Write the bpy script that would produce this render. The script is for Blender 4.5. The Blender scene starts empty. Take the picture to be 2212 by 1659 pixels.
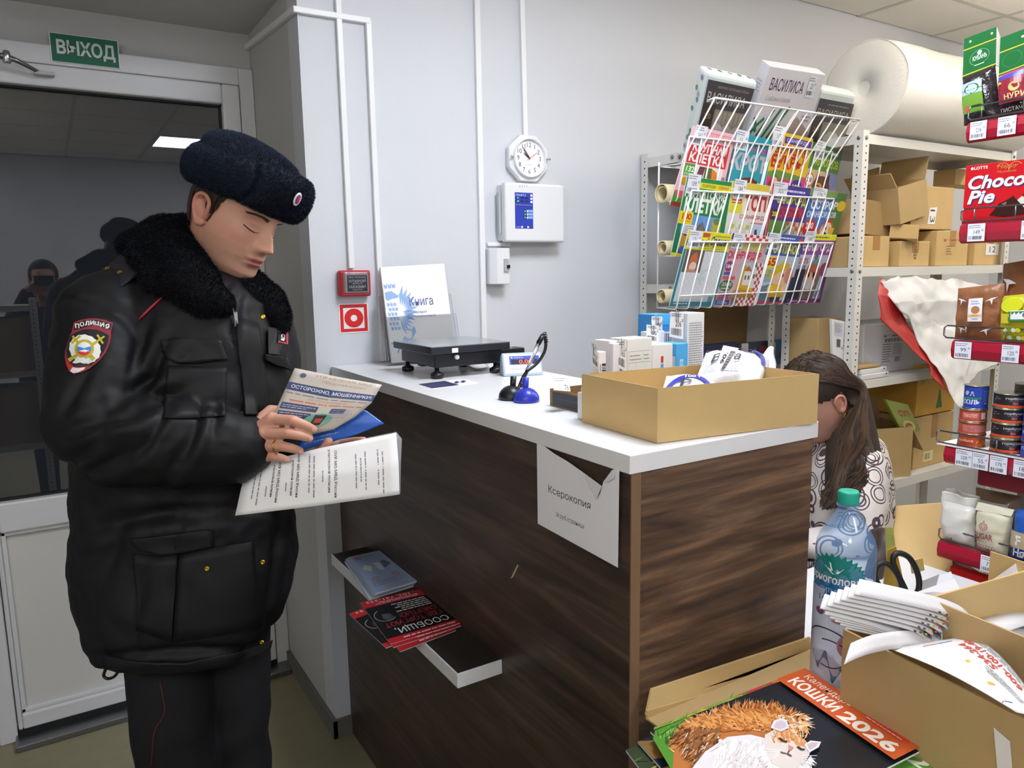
import bpy, bmesh, math, random
import numpy as np
from mathutils import Vector, Matrix, noise

S = bpy.context.scene
COL = S.collection
rnd = random.Random(11)
nrs = np.random.RandomState(5)

# ---------------------------------------------------------------- camera
FOC = 1619.0
YAW, PITCH, ROLL = (math.radians(a) for a in (31.615, -8.451, -0.945))
CF = np.array([math.sin(YAW) * math.cos(PITCH), math.cos(YAW) * math.cos(PITCH), math.sin(PITCH)])
_r = np.array([math.cos(YAW), -math.sin(YAW), 0.0])
_u = np.cross(_r, CF)
CR = math.cos(ROLL) * _r + math.sin(ROLL) * _u
CU = -math.sin(ROLL) * _r + math.cos(ROLL) * _u
C0 = np.array([0.0, 0.0, 1.5])
cam = bpy.data.cameras.new('camera')
cam.sensor_width = 36.0
cam.lens = FOC / 2212 * 36.0
cam.clip_start = 0.05
cam_o = bpy.data.objects.new('camera', cam)
COL.objects.link(cam_o)
cam_o.matrix_world = Matrix(((CR[0], CU[0], -CF[0], C0[0]), (CR[1], CU[1], -CF[1], C0[1]),
        (CR[2], CU[2], -CF[2], C0[2]), (0, 0, 0, 1)))
S.camera = cam_o

# ---------------------------------------------------------------- world, exposure
w = bpy.data.worlds.new('night')
S.world = w
w.use_nodes = True
w.node_tree.nodes['Background'].inputs[0].default_value = (0.012, 0.014, 0.018, 1)
w.node_tree.nodes['Background'].inputs[1].default_value = 1.0
S.view_settings.view_transform = 'Standard'
S.view_settings.look = 'None'
S.view_settings.gamma = 1.0
S.view_settings.use_curve_mapping = False
S.view_settings.exposure = -0.28
LAMP_COOL, LAMP_WARM, LAMP_FILL = 40.0, 16.0, 45.0       # emission of the ceiling panels and of the added opal fill lamps


# ---------------------------------------------------------------- measuring the room: a sight line cut with a real plane
def ray(px, py):
 return (px - 1106) / FOC * CR - (py - 829.5) / FOC * CU + CF


def at_z(px, py, z):
 d = ray(px, py)
 return C0 + d * (z - C0[2]) / d[2]


def at_y(px, py, y):
 d = ray(px, py)
 return C0 + d * (y - C0[1]) / d[1]


def at_x(px, py, x):
 d = ray(px, py)
 return C0 + d * (x - C0[0]) / d[0]


def at_d(px, py, k):
 return C0 + ray(px, py) * k


def at_p(px, py, p, n):
 d = ray(px, py)
 p = np.array(p, float)
 n = np.array(n, float)
 return C0 + d * ((p - C0) @ n) / (d @ n)


def A(*v):
 return np.array(v, float)


def unit(v):
 v = np.array(v, float)
 return v / (np.linalg.norm(v) + 1e-12)


# ---------------------------------------------------------------- materials
def lin(h):
 if isinstance(h, str):
  h = h.lstrip('#')
  c = [int(h[i:i + 2], 16) / 255 for i in (0, 2, 4)]
 else:
  c = h
 return tuple((x / 12.92 if x <= 0.04045 else ((x + 0.055) / 1.055) ** 2.4) for x in c) + (1.0,)


MATS = {}


def M(name, col='#808080', rough=0.55, metal=0.0, spec=0.5, var=0.0, vscale=6.0, bump=0.0, bscale=40.0,
  trans=0.0, alpha=1.0, coat=0.0, emit=None, estr=0.0, sheen=0.0, ior=1.45, stretch=None):
 if name in MATS:
  return name
 m = bpy.data.materials.new(name)
 m.use_nodes = True
 nt = m.node_tree
 b = nt.nodes['Principled BSDF']
 c = lin(col)
 b.inputs['Base Color'].default_value = c
 b.inputs['Roughness'].default_value = rough
 b.inputs['Metallic'].default_value = metal
 b.inputs['Specular IOR Level'].default_value = spec
 b.inputs['Transmission Weight'].default_value = trans
 b.inputs['Alpha'].default_value = alpha
 b.inputs['Coat Weight'].default_value = coat
 b.inputs['IOR'].default_value = ior
 if sheen:
  b.inputs['Sheen Weight'].default_value = sheen
  b.inputs['Sheen Roughness'].default_value = 0.4
 if emit:
  b.inputs['Emission Color'].default_value = lin(emit)
  b.inputs['Emission Strength'].default_value = estr
 if var or bump:
  tc = nt.nodes.new('ShaderNodeTexCoord')
  mp = nt.nodes.new('ShaderNodeMapping')
  if stretch:
   mp.inputs['Scale'].default_value = stretch
  nt.links.new(tc.outputs['Object'], mp.inputs[0])
 if var:
  n = nt.nodes.new('ShaderNodeTexNoise')
  n.inputs['Scale'].default_value = vscale
  n.inputs['Detail'].default_value = 5
  nt.links.new(mp.outputs[0], n.inputs['Vector'])
  mx = nt.nodes.new('ShaderNodeMix')
  mx.data_type = 'RGBA'
  mx.inputs[6].default_value = tuple(x * (1 - var) for x in c[:3]) + (1,)
  mx.inputs[7].default_value = tuple(min(1, x * (1 + var)) for x in c[:3]) + (1,)
  nt.links.new(n.outputs['Fac'], mx.inputs[0])
  nt.links.new(mx.outputs[2], b.inputs['Base Color'])
 if bump:
  n2 = nt.nodes.new('ShaderNodeTexNoise')
  n2.inputs['Scale'].default_value = bscale
  n2.inputs['Detail'].default_value = 4
  nt.links.new(mp.outputs[0], n2.inputs['Vector'])
  bp = nt.nodes.new('ShaderNodeBump')
  bp.inputs['Strength'].default_value = bump
  bp.inputs['Distance'].default_value = 0.01
  nt.links.new(n2.outputs['Fac'], bp.inputs['Height'])
  nt.links.new(bp.outputs['Normal'], b.inputs['Normal'])
 MATS[name] = m
 return name


def P(col, rough=0.5):
 """flat printing ink"""
 return M('ink_' + col.lstrip('#') + ('' if rough == 0.5 else '_g%d' % int(rough * 100)), col, rough=rough)


def wood_mat(name, dark, mid, light, scale):
 """laminated walnut: long wavy grain; scale = stretch per axis"""
 m = bpy.data.materials.new(name)
 m.use_nodes = True
 nt = m.node_tree
 b = nt.nodes['Principled BSDF']
 tc = nt.nodes.new('ShaderNodeTexCoord')
 mp = nt.nodes.new('ShaderNodeMapping')
 mp.inputs['Scale'].default_value = scale
 nt.links.new(tc.outputs['Object'], mp.inputs[0])
 big = nt.nodes.new('ShaderNodeTexNoise')
 big.inputs['Scale'].default_value = 1.0
 big.inputs['Detail'].default_value = 8
 big.inputs['Roughness'].default_value = 0.62
 big.inputs['Distortion'].default_value = 1.4
 nt.links.new(mp.outputs[0], big.inputs['Vector'])
 mp2 = nt.nodes.new('ShaderNodeMapping')
 mp2.inputs['Scale'].default_value = tuple(s * 5 if s > 5 else s * 1.6 for s in scale)
 nt.links.new(tc.outputs['Object'], mp2.inputs[0])
 fine = nt.nodes.new('ShaderNodeTexNoise')
 fine.inputs['Scale'].default_value = 1.5
 fine.inputs['Detail'].default_value = 4
 nt.links.new(mp2.outputs[0], fine.inputs['Vector'])
 mxf = nt.nodes.new('ShaderNodeMix')
 mxf.inputs[0].default_value = 0.35
 nt.links.new(big.outputs['Fac'], mxf.inputs[2])
 nt.links.new(fine.outputs['Fac'], mxf.inputs[3])
 r = nt.nodes.new('ShaderNodeValToRGB')
 r.color_ramp.elements[0].position = 0.36
 r.color_ramp.elements[0].color = lin(dark)
 r.color_ramp.elements[1].position = 0.66
 r.color_ramp.elements[1].color = lin(light)
 e = r.color_ramp.elements.new(0.5)
 e.color = lin(mid)
 nt.links.new(mxf.outputs[0], r.inputs[0])
 nt.links.new(r.outputs[0], b.inputs['Base Color'])
 b.inputs['Roughness'].default_value = 0.42
 MATS[name] = m
 return name


# ---------------------------------------------------------------- mesh builder
class MB:
 def __init__(s):
  s.v, s.f, s.m, s.s, s.mn = [], [], [], [], []

 def mi(s, m):
  if m not in s.mn:
   s.mn.append(m)
  return s.mn.index(m)

 def add(s, vs, fs, m, sm=False):
  o = len(s.v)
  i = s.mi(m)
  s.v.extend([tuple(map(float, q)) for q in vs])
  for f in fs:
   s.f.append([o + k for k in f])
   s.m.append(i)
   s.s.append(sm)
  return s

 def obb(s, c, a, b, n, m):
  c, a, b, n = (np.array(q, float) for q in (c, a, b, n))
  vs = [c + i * a + j * b + k * n for k in (-1, 1) for j in (-1, 1) for i in (-1, 1)]
  if np.dot(np.cross(a, b), n) < 0:
   fs = [(0, 1, 3, 2), (4, 6, 7, 5), (0, 4, 5, 1), (2, 3, 7, 6), (0, 2, 6, 4), (1, 5, 7, 3)]
  else:
   fs = [(0, 2, 3, 1), (4, 5, 7, 6), (0, 1, 5, 4), (2, 6, 7, 3), (0, 4, 6, 2), (1, 3, 7, 5)]
  return s.add(vs, fs, m)

 def box(s, lo, hi, m):
  lo, hi = np.array(lo, float), np.array(hi, float)
  h = (hi - lo) / 2
  return s.obb((lo + hi) / 2, (h[0], 0, 0), (0, h[1], 0), (0, 0, h[2]), m)

 def prism(s, poly, vec, m, m2=None):
  """flat polygon swept along vec"""
  n = len(poly)
  p = [np.array(q, float) for q in poly]
  vec = np.array(vec, float)
  vs = p + [q + vec for q in p]
  s.add(vs, [tuple(range(n))[::-1]], m)
  o = len(s.v) - 2 * n
  i = s.mi(m2 or m)
  s.f.append([o + n + k for k in range(n)])
  s.m.append(s.mi(m))
  s.s.append(False)
  for k in range(n):
   s.f.append([o + k, o + (k + 1) % n, o + n + (k + 1) % n, o + n + k])
   s.m.append(i)
   s.s.append(False)
  return s

 def quad(s, a, b, c, d, m):
  return s.add([a, b, c, d], [(0, 1, 2, 3)], m)

 def tube(s, pts, r, m, n=8, closed=False, caps=True, sm=True):
  pts = [np.array(p, float) for p in pts]
  k = len(pts)
  rs = r if hasattr(r, '__len__') else [r] * k
  vs, fs = [], []
  ref = None
  for i in range(k):
   a = pts[(i - 1) % k] if (closed or i > 0) else pts[i]
   b = pts[(i + 1) % k] if (closed or i < k - 1) else pts[i]
   t = unit(b - a)
   if ref is None:
    ref = np.array([0, 0, 1.0]) if abs(t[2]) < 0.9 else np.array([1.0, 0, 0])
   x = unit(np.cross(t, ref))
   y = np.cross(x, t)
   ref = y
   for j in range(n):
    th = 2 * math.pi * j / n
    vs.append(pts[i] + rs[i] * (math.cos(th) * x + math.sin(th) * y))
  for i in range(k if closed else k - 1):
   i2 = (i + 1) % k
   for j in range(n):
    j2 = (j + 1) % n
    fs.append((i * n + j, i2 * n + j, i2 * n + j2, i * n + j2))
  s.add(vs, fs, m, sm)
  if caps and not closed:
   o = len(s.v) - k * n
   for base, rev in ((0, False), ((k - 1) * n, True)):
    f = [o + base + j for j in range(n)]
    s.f.append(f[::-1] if rev else f)
    s.m.append(s.mi(m))
    s.s.append(False)
  return s

 def lathe(s, c, prof, m, n=24, up=(0, 0, 1), x=None, caps=True, sm=True, arc=None):
  """prof: (radius, height) pairs; up: axis"""
  up = unit(up)
  x = unit(np.cross(up, (0, 1, 0) if abs(up[1]) < 0.9 else (1, 0, 0))) if x is None else unit(x)
  y = np.cross(up, x)
  c = np.array(c, float)
  vs, fs = [], []
  for (r, h) in prof:
   for j in range(n):
    th = 2 * math.pi * j / n
    vs.append(c + up * h + r * (math.cos(th) * x + math.sin(th) * y))
  for i in range(len(prof) - 1):
   for j in range(n):
    j2 = (j + 1) % n
    fs.append((i * n + j, i * n + j2, (i + 1) * n + j2, (i + 1) * n + j))
  s.add(vs, fs, m, sm)
  if caps:
   o = len(s.v) - len(prof) * n
   for base, rev in ((0, True), ((len(prof) - 1) * n, False)):
    f = [o + base + j for j in range(n)]
    s.f.append(f[::-1] if rev else f)
    s.m.append(s.mi(m))
    s.s.append(False)
  return s

 def ell(s, c, rad, m, ax=None, n=16, k=10):
  c = np.array(c, float)
  ax = ax or (np.array([1., 0, 0]), np.array([0, 1., 0]), np.array([0, 0, 1.]))
  vs, fs = [], []
  for i in range(k + 1):
   ph = math.pi * i / k
   for j in range(n):
    th = 2 * math.pi * j / n
    vs.append(c + ax[0] * rad[0] * math.sin(ph) * math.cos(th) + ax[1] * rad[1] * math.sin(ph) * math.sin(th)
       - ax[2] * rad[2] * math.cos(ph))
  for i in range(k):
   for j in range(n):
    j2 = (j + 1) % n
    fs.append((i * n + j, i * n + j2, (i + 1) * n + j2, (i + 1) * n + j))
  return s.add(vs, fs, m, True)

 def grid(s, fn, nu, nv, m, sm=True, flip=False):
  vs = [fn(i / nu, j / nv) for j in range(nv + 1) for i in range(nu + 1)]
  fs = []
  for j in range(nv):
   for i in range(nu):
    a = j * (nu + 1) + i
    f = (a, a + 1, a + nu + 2, a + nu + 1)
    fs.append(f[::-1] if flip else f)
  return s.add(vs, fs, m, sm)

 def sheet(s, fn, nu, nv, t, m, sm=True):
  """curved sheet with a thickness t (fn gives points; the back is pushed along the normal)"""
  pts = np.array([[fn(i / nu, j / nv) for i in range(nu + 1)] for j in range(nv + 1)], float)
  du = np.gradient(pts, axis=1)
  dv = np.gradient(pts, axis=0)
  nn = np.cross(du, dv)
  nn /= np.linalg.norm(nn, axis=2, keepdims=True) + 1e-12
  top = pts.reshape(-1, 3)
  bot = (pts - nn * t).reshape(-1, 3)
  k = len(top)
  fs = []
  W = nu + 1
  for j in range(nv):
   for i in range(nu):
    a = j * W + i
    fs.append((a, a + 1, a + W + 1, a + W))
    fs.append((k + a, k + a + W, k + a + W + 1, k + a + 1))
  rim = [i for i in range(W)] + [j * W + nu for j in range(1, nv + 1)] + [nv * W + i for i in range(nu - 1, -1, -1)] + [j * W for j in range(nv - 1, 0, -1)]
  for q in range(len(rim)):
   a, b = rim[q], rim[(q + 1) % len(rim)]
   fs.append((b, a, k + a, k + b))
  return s.add(np.vstack([top, bot]), fs, m, sm)


ORG = {}


def obj(name, mb, parent=None, at=None, label=None, cat=None, group=None, kind=None, bevel=0.0, seg=2):
 me = bpy.data.meshes.new(name)
 org = np.array(ORG[parent.name] if parent is not None else (at if at is not None else (0, 0, 0)), float)
 v = np.array(mb.v, float).reshape(-1, 3) - org
 me.from_pydata(v.tolist(), [], mb.f)
 for n in mb.mn:
  me.materials.append(MATS[n])
 me.polygons.foreach_set('material_index', mb.m)
 me.polygons.foreach_set('use_smooth', mb.s)
 me.update()
 o = bpy.data.objects.new(name, me)
 COL.objects.link(o)
 if parent is not None:
  o.parent = parent
 else:
  o.location = org
 ORG[o.name] = org
 if bevel:
  b = o.modifiers.new('bevel', 'BEVEL')
  b.width = bevel
  b.segments = seg
  b.limit_method = 'ANGLE'
  b.angle_limit = math.radians(40)
 return tag(o, label, cat, group, kind)


def tag(o, label=None, cat=None, group=None, kind=None):
 for k, v in (('label', label), ('category', cat), ('group', group), ('kind', kind)):
  if v:
   o[k] = v
 return o


def thing(name, loc, label, cat, group=None, kind=None):
 o = bpy.data.objects.new(name, None)
 o.empty_display_size = 0.05
 COL.objects.link(o)
 o.location = [float(q) for q in loc]
 ORG[o.name] = np.array(loc, float)
 return tag(o, label, cat, group, kind)


def struct(name, mb, parent=None, bevel=0.0):
 return obj(name, mb, parent, kind=None if parent is not None else 'structure', bevel=bevel)


# ---------------------------------------------------------------- printing on faces
_GLY = {}


def glyphs(s, bold=0.0, shear=0.0, res=3):
 bold = bold if bold > .015 else 0.0
 k = (s, bold, shear, res)
 if k not in _GLY:
  c = bpy.data.curves.new('type', 'FONT')
  c.body = s
  c.size = 1
  c.resolution_u = res
  c.offset = bold
  c.shear = shear
  c.space_line = 0.85
  o = bpy.data.objects.new('type', c)
  COL.objects.link(o)
  bpy.context.view_layer.update()
  me = o.evaluated_get(bpy.context.evaluated_depsgraph_get()).to_mesh()
  v = np.array([q.co[:2] for q in me.vertices]) if len(me.vertices) else np.zeros((3, 2))
  f = [tuple(p.vertices) for p in me.polygons]
  bpy.data.objects.remove(o)
  bpy.data.curves.remove(c)
  lo, hi = v.min(0), v.max(0)
  _GLY[k] = ((v - lo) / np.maximum(hi - lo, 1e-6), f, (hi - lo)[0] / max((hi - lo)[1], 1e-6))
 return _GLY[k]


class Print:
 """ink on a face: map(u, v, lift) gives a point; u, v run 0..1 across and up the face"""

 def __init__(s, mp, eps=0.00005, sub=1):
  s.map, s.eps, s.sub, s.L, s.mb = mp, eps, sub, 1, MB()

 @staticmethod
 def flat(o, u, v, eps=0.00005, lift=0.0):
  o, u, v = (np.array(q, float) for q in (o, u, v))
  n = unit(np.cross(u, v))
  return Print(lambda a, b, h: o + u * a + v * b + n * (h + lift), eps)

 @staticmethod
 def corners(bl, br, tr, tl, eps=0.00005, lift=0.0):
  bl, br, tr, tl = (np.array(q, float) for q in (bl, br, tr, tl))
  n = unit(np.cross(br - bl, tl - bl))
  return Print(lambda a, b, h: (bl * (1 - a) + br * a) * (1 - b) + (tl * (1 - a) + tr * a) * b + n * (h + lift), eps)

 def _put(s, uv, fs, m, keep=False):
  h = s.L * s.eps
  s.mb.add([s.map(a, b, h) for a, b in uv], fs, m)
  if not keep:
   s.L += 1
  return s

 def tris(s, tr, m, step=2e-6):
  """overlapping slivers, each a hair above the one before"""
  for i, t in enumerate(tr):
   s.mb.add([s.map(a, b, s.L * s.eps + i * step) for a, b in t], [tuple(range(len(t)))], m)
  s.L += 1 + int(len(tr) * step / s.eps)
  return s

 def rect(s, a, b, c, d, m, keep=False):
  n = max(1, int(math.ceil(abs(c - a) * s.sub)))
  k = max(1, int(math.ceil(abs(d - b) * s.sub / 2))) if s.sub > 1 else 1
  uv = [(a + (c - a) * i / n, b + (d - b) * j / k) for j in range(k + 1) for i in range(n + 1)]
  W = n + 1
  return s._put(uv, [(j * W + i, j * W + i + 1, j * W + W + i + 1, j * W + W + i) for j in range(k) for i in range(n)], m, keep)

 def poly(s, pts, m, keep=False):
  return s._put(list(pts), [tuple(range(len(pts)))], m, keep)

 def ell(s, cu, cv, ru, rv, m, n=20, a0=0.0, a1=2 * math.pi, keep=False):
  pts = [(cu + ru * math.cos(a0 + (a1 - a0) * i / n), cv + rv * math.sin(a0 + (a1 - a0) * i / n)) for i in range(n + (0 if a1 - a0 > 6.28 else 1))]
  return s.poly(pts, m, keep)

 def ring(s, cu, cv, ru, rv, wu, m, n=24, a0=0.0, a1=2 * math.pi, keep=False):
  k = wu / ru
  uv, fs = [], []
  for i in range(n + 1):
   t = a0 + (a1 - a0) * i / n
   uv += [(cu + ru * math.cos(t), cv + rv * math.sin(t)), (cu + ru * (1 - k) * math.cos(t), cv + rv * (1 - k) * math.sin(t))]
  for i in range(n):
   fs.append((2 * i, 2 * i + 2, 2 * i + 3, 2 * i + 1))
  return s._put(uv, fs, m, keep)

 def line(s, pts, wd, m, asp=1.0, keep=False):
  """a stroke of width wd (in u); asp = width/height of the face"""
  uv, fs = [], []
  for i, p in enumerate(pts):
   a = np.array(pts[max(0, i - 1)]) * (1, 1 / asp)
   b = np.array(pts[min(len(pts) - 1, i + 1)]) * (1, 1 / asp)
   t = b - a
   t = t / (np.linalg.norm(t) + 1e-9)
   nrm = np.array([-t[1], t[0] * asp]) * wd / 2
   uv += [tuple(np.array(p) + nrm), tuple(np.array(p) - nrm)]
  for i in range(len(pts) - 1):
   fs.append((2 * i, 2 * i + 1, 2 * i + 3, 2 * i + 2))
  return s._put(uv, fs, m, keep)

 def text(s, t, a, b, c, d, m, bold=0.0, shear=0.0, rot=0, keep=False, warp=None, res=3):
  v, f, _ = glyphs(t, bold, shear, res)
  if rot == 90:
   v = np.stack([1 - v[:, 1], v[:, 0]], 1)
  elif rot == 180:
   v = 1 - v
  elif rot == -90:
   v = np.stack([v[:, 1], 1 - v[:, 0]], 1)
  uv = [(a + (c - a) * x, b + (d - b) * y) for x, y in v]
  if warp:
   uv = [warp(*q) for q in uv]
  return s._put(uv, f, m, keep)

 def lines(s, a, b, c, d, n, m, fill=0.5, ragged=0.3, rot=False):
  """rows of small print too small to read"""
  uv, fs = [], []
  for i in range(n):
   t0 = (i + (1 - fill) / 2) / n
   t1 = t0 + fill / n
   end = 1 - rnd.random() * ragged
   x = 0.0
   while x < end - 0.02:
    wl = min(rnd.uniform(0.06, 0.2), end - x)
    q = [(x, 1 - t1), (x + wl, 1 - t1), (x + wl, 1 - t0), (x, 1 - t0)]
    if rot:
      q = [(1 - yy, xx) for xx, yy in q]
    k = len(uv)
    uv += [(a + (c - a) * xx, b + (d - b) * yy) for xx, yy in q]
    fs.append((k, k + 1, k + 2, k + 3))
    x += wl + 0.025
  return s._put(uv, fs, m)

 def bars(s, a, b, c, d, m, n=22, rot=False):
  uv, fs = [], []
  x = 0.0
  ws = [rnd.choice((1, 1, 2, 3)) for _ in range(2 * n)]
  tot = sum(ws)
  for i, wd in enumerate(ws):
   x2 = x + wd / tot
   if i % 2 == 0:
    q = [(x, 0), (x2, 0), (x2, 1), (x, 1)]
    if rot:
      q = [(yy, xx) for xx, yy in q]
    k = len(uv)
    uv += [(a + (c - a) * xx, b + (d - b) * yy) for xx, yy in q]
    fs.append((k, k + 1, k + 2, k + 3))
   x = x2
  return s._put(uv, fs, m)

 def tag(s, a, b, c, d, price, kop='00'):
  """shop price ticket"""
  U = lambda t: a + (c - a) * t
  W = lambda t: b + (d - b) * t
  s.rect(a, b, c, d, P('#dfe3ee'))
  s.lines(U(.06), W(.72), U(.8), W(.94), 2, P('#777a88'), 0.4)
  s.text(price + '.', U(.36), W(.4), U(.76), W(.64), P('#2a2c40'), 0.01)
  s.text(kop, U(.79), W(.56), U(.93), W(.68), P('#2a2c40'))
  s.bars(U(.08), W(.1), U(.84), W(.3), P('#3a3c46'), 16)
  return s

 def put(s, name, parent, **k):
  return obj(name, s.mb, parent, **k)

# ================================================================ materials used all over
M('wall_paint', '#d2d5da', rough=0.6, var=0.02, vscale=3, bump=0.04, bscale=120)
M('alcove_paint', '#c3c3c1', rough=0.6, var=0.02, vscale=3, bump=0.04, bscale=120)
M('ceiling_paint', '#c6c6c4', rough=0.7, bump=0.04, bscale=120)
M('tile_board', '#f0ece2', rough=0.85, var=0.03, vscale=90, bump=0.15, bscale=220)
M('tee_bar', '#cfcabf', rough=0.5)
M('lino', '#8a8468', rough=0.35, var=0.12, vscale=18, bump=0.05, bscale=60)
M('skirting', '#6f6c66', rough=0.5)
M('pvc', '#d9dadc', rough=0.32, var=0.015, vscale=4)
M('pvc_panel', '#d5d4d0', rough=0.4, var=0.03, vscale=3)
M('gasket', '#191a1b', rough=0.6)
M('glass', '#ffffff', rough=0.0, trans=1.0, ior=1.52)
M('clear_acrylic', '#f4f6f8', rough=0.03, trans=1.0, ior=1.35)
M('trunking', '#e9ebec', rough=0.35, var=0.01, vscale=5)
M('white_plastic', '#e4e6e8', rough=0.35, var=0.01, vscale=8)
M('grey_plastic', '#b9bdc0', rough=0.4)
M('black_plastic', '#15161a', rough=0.35, var=0.1, vscale=10)
M('chrome', '#c8c9cc', rough=0.2, metal=1.0)
M('steel_dark', '#8b8d90', rough=0.35, metal=1.0)
M('laminate', '#e3e4e6', rough=0.28, var=0.01, vscale=5)
M('dark_laminate', '#2b2623', rough=0.4, var=0.15, vscale=9)
M('edge_band', '#7a6047', rough=0.5, var=0.12, vscale=30, stretch=(20, 20, 1))
wood_mat('walnut_front', '#2a211c', '#43342b', '#5e4a3d', (10, 1.6, 14))
wood_mat('walnut_end', '#3a2c23', '#5d4737', '#87694f', (2.2, 10, 16))
M('paper', '#e6e6ea', rough=0.7, var=0.01, vscale=20)
M('thick_paper', '#eeeeee', rough=0.55)
M('kraft', '#b59a6b', rough=0.75, var=0.08, vscale=14, bump=0.05, bscale=160)
M('kraft_light', '#c8aa74', rough=0.75, var=0.07, vscale=14, bump=0.05, bscale=160)
M('kraft_dark', '#8d7049', rough=0.8, var=0.1, vscale=10, bump=0.05, bscale=160)
M('kraft_edge', '#9a8053', rough=0.85, var=0.2, vscale=120)
M('shelf_paint', '#d8d8d3', rough=0.4, var=0.02, vscale=8)
M('hole_dark', '#2a2a2e', rough=0.8)
M('white_wire', '#eef0f0', rough=0.35)
M('diffuser_cool', '#ffffff', rough=0.5, emit='#eef3ff', estr=LAMP_COOL)
M('diffuser_warm', '#ffffff', rough=0.5, emit='#fff1de', estr=LAMP_WARM)

YB = 2.247      # wall with the clock
YD = 2.83       # wall with the door, at the back of the alcove
XC = 0.684      # edge of the wall where the alcove starts
ZC = 2.63       # tiled ceiling
ZS = 2.335      # lower ceiling of the alcove

# ================================================================ room shell
mb = MB().box((-1.7, -2.7, -0.06), (4.8, 3.1, 0), 'lino')
struct('floor', mb)
mb = MB().box((XC, YB, 0), (4.7, YB + 0.1, ZC + 0.1), 'wall_paint').box((-1.7, YB, ZS), (XC, YB + 0.1, ZC + 0.1), 'wall_paint')
struct('wall_back', mb)
struct('wall_alcove_right', MB().box((XC, YB + 0.1, 0), (XC + 0.1, YD + 0.12, ZS + 0.1), 'alcove_paint'))
struct('wall_left', MB().box((-1.7, -2.7, 0), (-1.6, YB + 0.1, ZC + 0.1), 'wall_paint'))
struct('wall_right', MB().box((4.6, -2.7, 0), (4.7, YB, ZC + 0.1), 'wall_paint'))
struct('wall_rear', MB().box((-1.6, -2.7, 0), (4.6, -2.6, ZC + 0.1), 'wall_paint'))
struct('wall_alcove_left', MB().box((-0.98, YB + 0.1, 0), (-0.9, YD + 0.12, ZS + 0.1), 'alcove_paint'))
zt = at_y(0, 90, YD)[2]
mb = MB().box((-0.9, YD, zt), (XC, YD + 0.1, ZS + 0.1), 'alcove_paint')
struct('wall_door', mb)
struct('ceiling_alcove', MB().box((-0.98, YB + 0.1, ZS), (XC, YD, ZS + 0.08), 'ceiling_paint'))

gx = at_z(2018, 77, ZC)[0] % 0.6
gy = at_z(2205, 44, ZC)[1] % 0.6
ceil = struct('ceiling', MB().box((-1.6, -2.6, ZC + 0.02), (4.6, YB, ZC + 0.08), 'tile_board'))
LAMPS = [(1.0, 0.5, 'cool'), (2.2, 0.5, 'warm'), (1.0, -1.9, 'cool'), (2.8, -1.3, 'warm'), (-1.1, -1.9, 'cool')]  # the last panel, rear left, is unseen and added as fill light
tile_me = None
xs = [gx + 0.6 * i - 2.4 for i in range(14)]
ys = [gy + 0.6 * i - 3.6 for i in range(12)]
xs = [x for x in xs if -1.6 < x < 4.6]
ys = [y for y in ys if -2.6 < y < YB]
tb = MB()
for x in xs:
 tb.box((x - 0.012, -2.6, ZC - 0.002), (x + 0.012, YB, ZC + 0.02), 'tee_bar')
for y in ys:
 tb.box((-1.6, y - 0.012, ZC - 0.0015), (4.6, y + 0.012, ZC + 0.019), 'tee_bar')
obj('ceiling_grid', tb, ceil)
ex = [-1.6] + xs + [4.6]
ey = [-2.6] + ys + [YB]
lamp_cells = {}
for lx, ly, k in LAMPS:
 i = min(range(len(xs) - 1), key=lambda q: abs(xs[q] - lx))
 j = min(range(len(ys) - 1), key=lambda q: abs(ys[q] - ly))
 lamp_cells[(i + 1, j + 1)] = k
for i in range(len(ex) - 1):
 for j in range(len(ey) - 1):
  a, b = ex[i], ex[i + 1]
  c, d = ey[j], ey[j + 1]
  if (i, j) in lamp_cells or b - a < 0.03 or d - c < 0.03:
   continue
  t = MB().box((a + 0.009, c + 0.009, ZC), (b - 0.009, d - 0.009, ZC + 0.021), 'tile_board')
  obj('ceiling_tile', t, ceil)
# opal fill lamps, added out of view to brighten the ceiling and the alcove
M('opal', '#ffffff', emit='#fff3e4', estr=LAMP_FILL)
for (x, y, z, lab) in ((3.95, 1.05, 2.42, 'added opal fill lamp, unseen beyond the shop shelf'), (-1.15, -.5, 2.15, 'added opal fill lamp, unseen at the left behind the viewer')):
 t = thing('added_fill_lamp', (x, y, ZC), lab, 'lamp')
 obj('opal_tube', MB().tube([(x, y - .45, z), (x, y + .45, z)], .045, 'opal', 20), t)
 for s_ in (-.46, .46):
  obj('end_cap', MB().tube([(x, y + s_ - .012, z), (x, y + s_ + .012, z)], .047, 'white_plastic', 20), t)
  obj('suspension_wire', MB().tube([(x, y + s_ * .8, z), (x, y + s_ * .8, ZC)], .002, 'steel_dark', 6), t)
names = {('cool', 0): 'square white ceiling light panel above the counter end', ('warm', 0): 'square white ceiling light panel above the storage shelves',
   ('cool', 1): 'square white ceiling light panel mirrored in the door glass', ('left', 1): 'added square fill light panel, unseen behind the viewer at the left', ('warm', 1): 'square white ceiling light panel behind the shop shelf'}
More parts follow.
